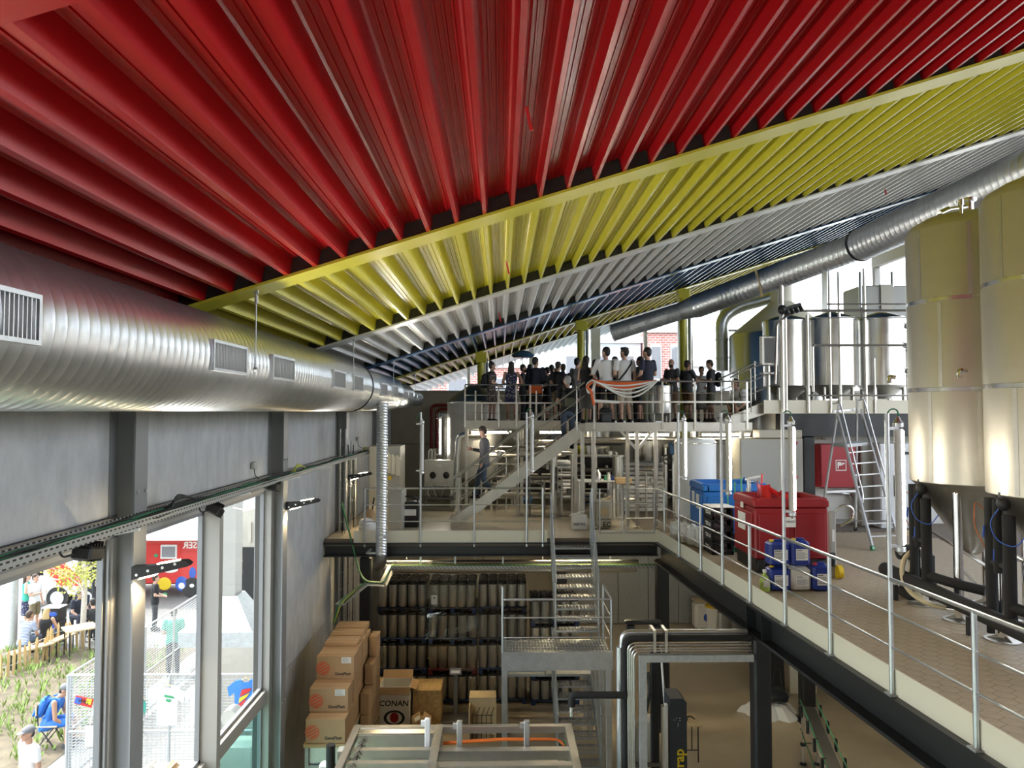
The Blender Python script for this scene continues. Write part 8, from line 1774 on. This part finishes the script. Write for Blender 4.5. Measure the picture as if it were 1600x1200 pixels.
# people outdoors
def po(px, py, z=-.06): q = atz(px, py, z); return (q.x, q.y, z)
OG = 'people in the yard'
person('man in white T-shirt and grey cap walking outside the window', (at(46, 1130, 12.75).x, 12.75, -.06), 150, 1.78, (W + 'white', 'short'), (W + 'grey', 'shorts'), 'tan', ('midgrey', 'cap'), ('down', 'down'), 'walk', group=OG)
q = atz(80, 1165, 0)
person('man in blue tank top with blue backpack sitting on the folding chair', (q.x - .12, q.y + .05, -.06), -80, 1.80, (W + 'royal', 'tank'), (W + 'royal', 'shorts'), 'tan', ('midgrey', 'cap'), ('knee', 'knee'), 'sit', lean=.4, extra=('backpack_blue',), head=(0, .4), group=OG, shoes=W + 'grey')
person('man in white T-shirt and khaki shorts standing with a cup outdoors', po(53, 985), -100, 1.80, (W + 'white', 'short'), (W + 'khaki', 'shorts'), 'fair', ('brown', 'short'), ('phone', 'down'), 'stand', extra=('cup',), group=OG)
person('woman in green patterned dress beside the man with the cup', po(40, 978), -60, 1.72, (W + 'teal', 'tank'), (W + 'floral', 'skirt'), 'fair', ('brown', 'long'), ('front', 'down'), 'stand', group=OG, female=True)
person('man in blue striped shirt seen from behind on the bench', (lambda v: (v[0], v[1], -.06))(po(36, 1030)), -15, 1.78, (W + 'striped', 'short'), (W + 'jeans', 'shorts'), 'tan', ('brown', 'short'), ('knee', 'knee'), 'sit', lean=.25, group=OG)
person('blonde woman in black top sitting on the bench', po(70, 1020), 10, 1.70, (W + 'black', 'tank'), (W + 'jeans', 'shorts'), 'fair', ('blonde', 'long'), ('knee', 'knee'), 'sit', lean=.1, group=OG, female=True)
person('man in black T-shirt leaning on the outdoor table', po(148, 1006), 45, 1.80, (W + 'black', 'short'), (W + 'black', 'trousers'), 'fair', ('dark', 'short'), ('knee', 'knee'), 'sit', lean=.35, group=OG)
person('man in cap and dark shirt at the outdoor table end', po(163, 998), 60, 1.78, (W + 'grey', 'short'), (W + 'black', 'trousers'), 'fair', ('khaki', 'cap'), ('knee', 'knee'), 'sit', lean=.2, group=OG)
person('dark-shirted person facing the hall across the outdoor table', po(118, 985), -120, 1.75, (W + 'navy', 'short'), (W + 'navy', 'trousers'), 'fair', ('brown', 'short'), ('knee', 'knee'), 'sit', lean=.3, group=OG)
person('second person in navy behind the outdoor table', po(132, 978), 170, 1.78, (W + 'navy', 'short'), (W + 'navy', 'trousers'), 'fair', ('dark', 'short'), ('knee', 'knee'), 'sit', lean=.25, group=OG)
person('person in teal top standing behind the mesh fence', po(270, 1055), 20, 1.75, (W + 'teal', 'short'), (W + 'navy', 'trousers'), 'fair', ('brown', 'short'), ('front', 'front'), 'stand', group=OG)
person('man in black T-shirt near the food truck beyond the fence', po(241, 985), -60, 1.78, (W + 'black', 'short'), (W + 'grey', 'trousers'), 'fair', ('brown', 'short'), ('front', 'front'), 'stand', group=OG)
# grow the continuous surfaces
for o, v, it in REMESH:
    m_ = o.modifiers.new('remesh', 'REMESH'); m_.mode = 'VOXEL'; m_.voxel_size = v; m_.use_smooth_shade = True
    m_ = o.modifiers.new('smooth', 'SMOOTH'); m_.factor = .5; m_.iterations = it
dg = bpy.context.evaluated_depsgraph_get()
new = [(o, bpy.data.meshes.new_from_object(o.evaluated_get(dg))) for o, v, it in REMESH]
for o, me in new:
    o.modifiers.clear(); o.data = me
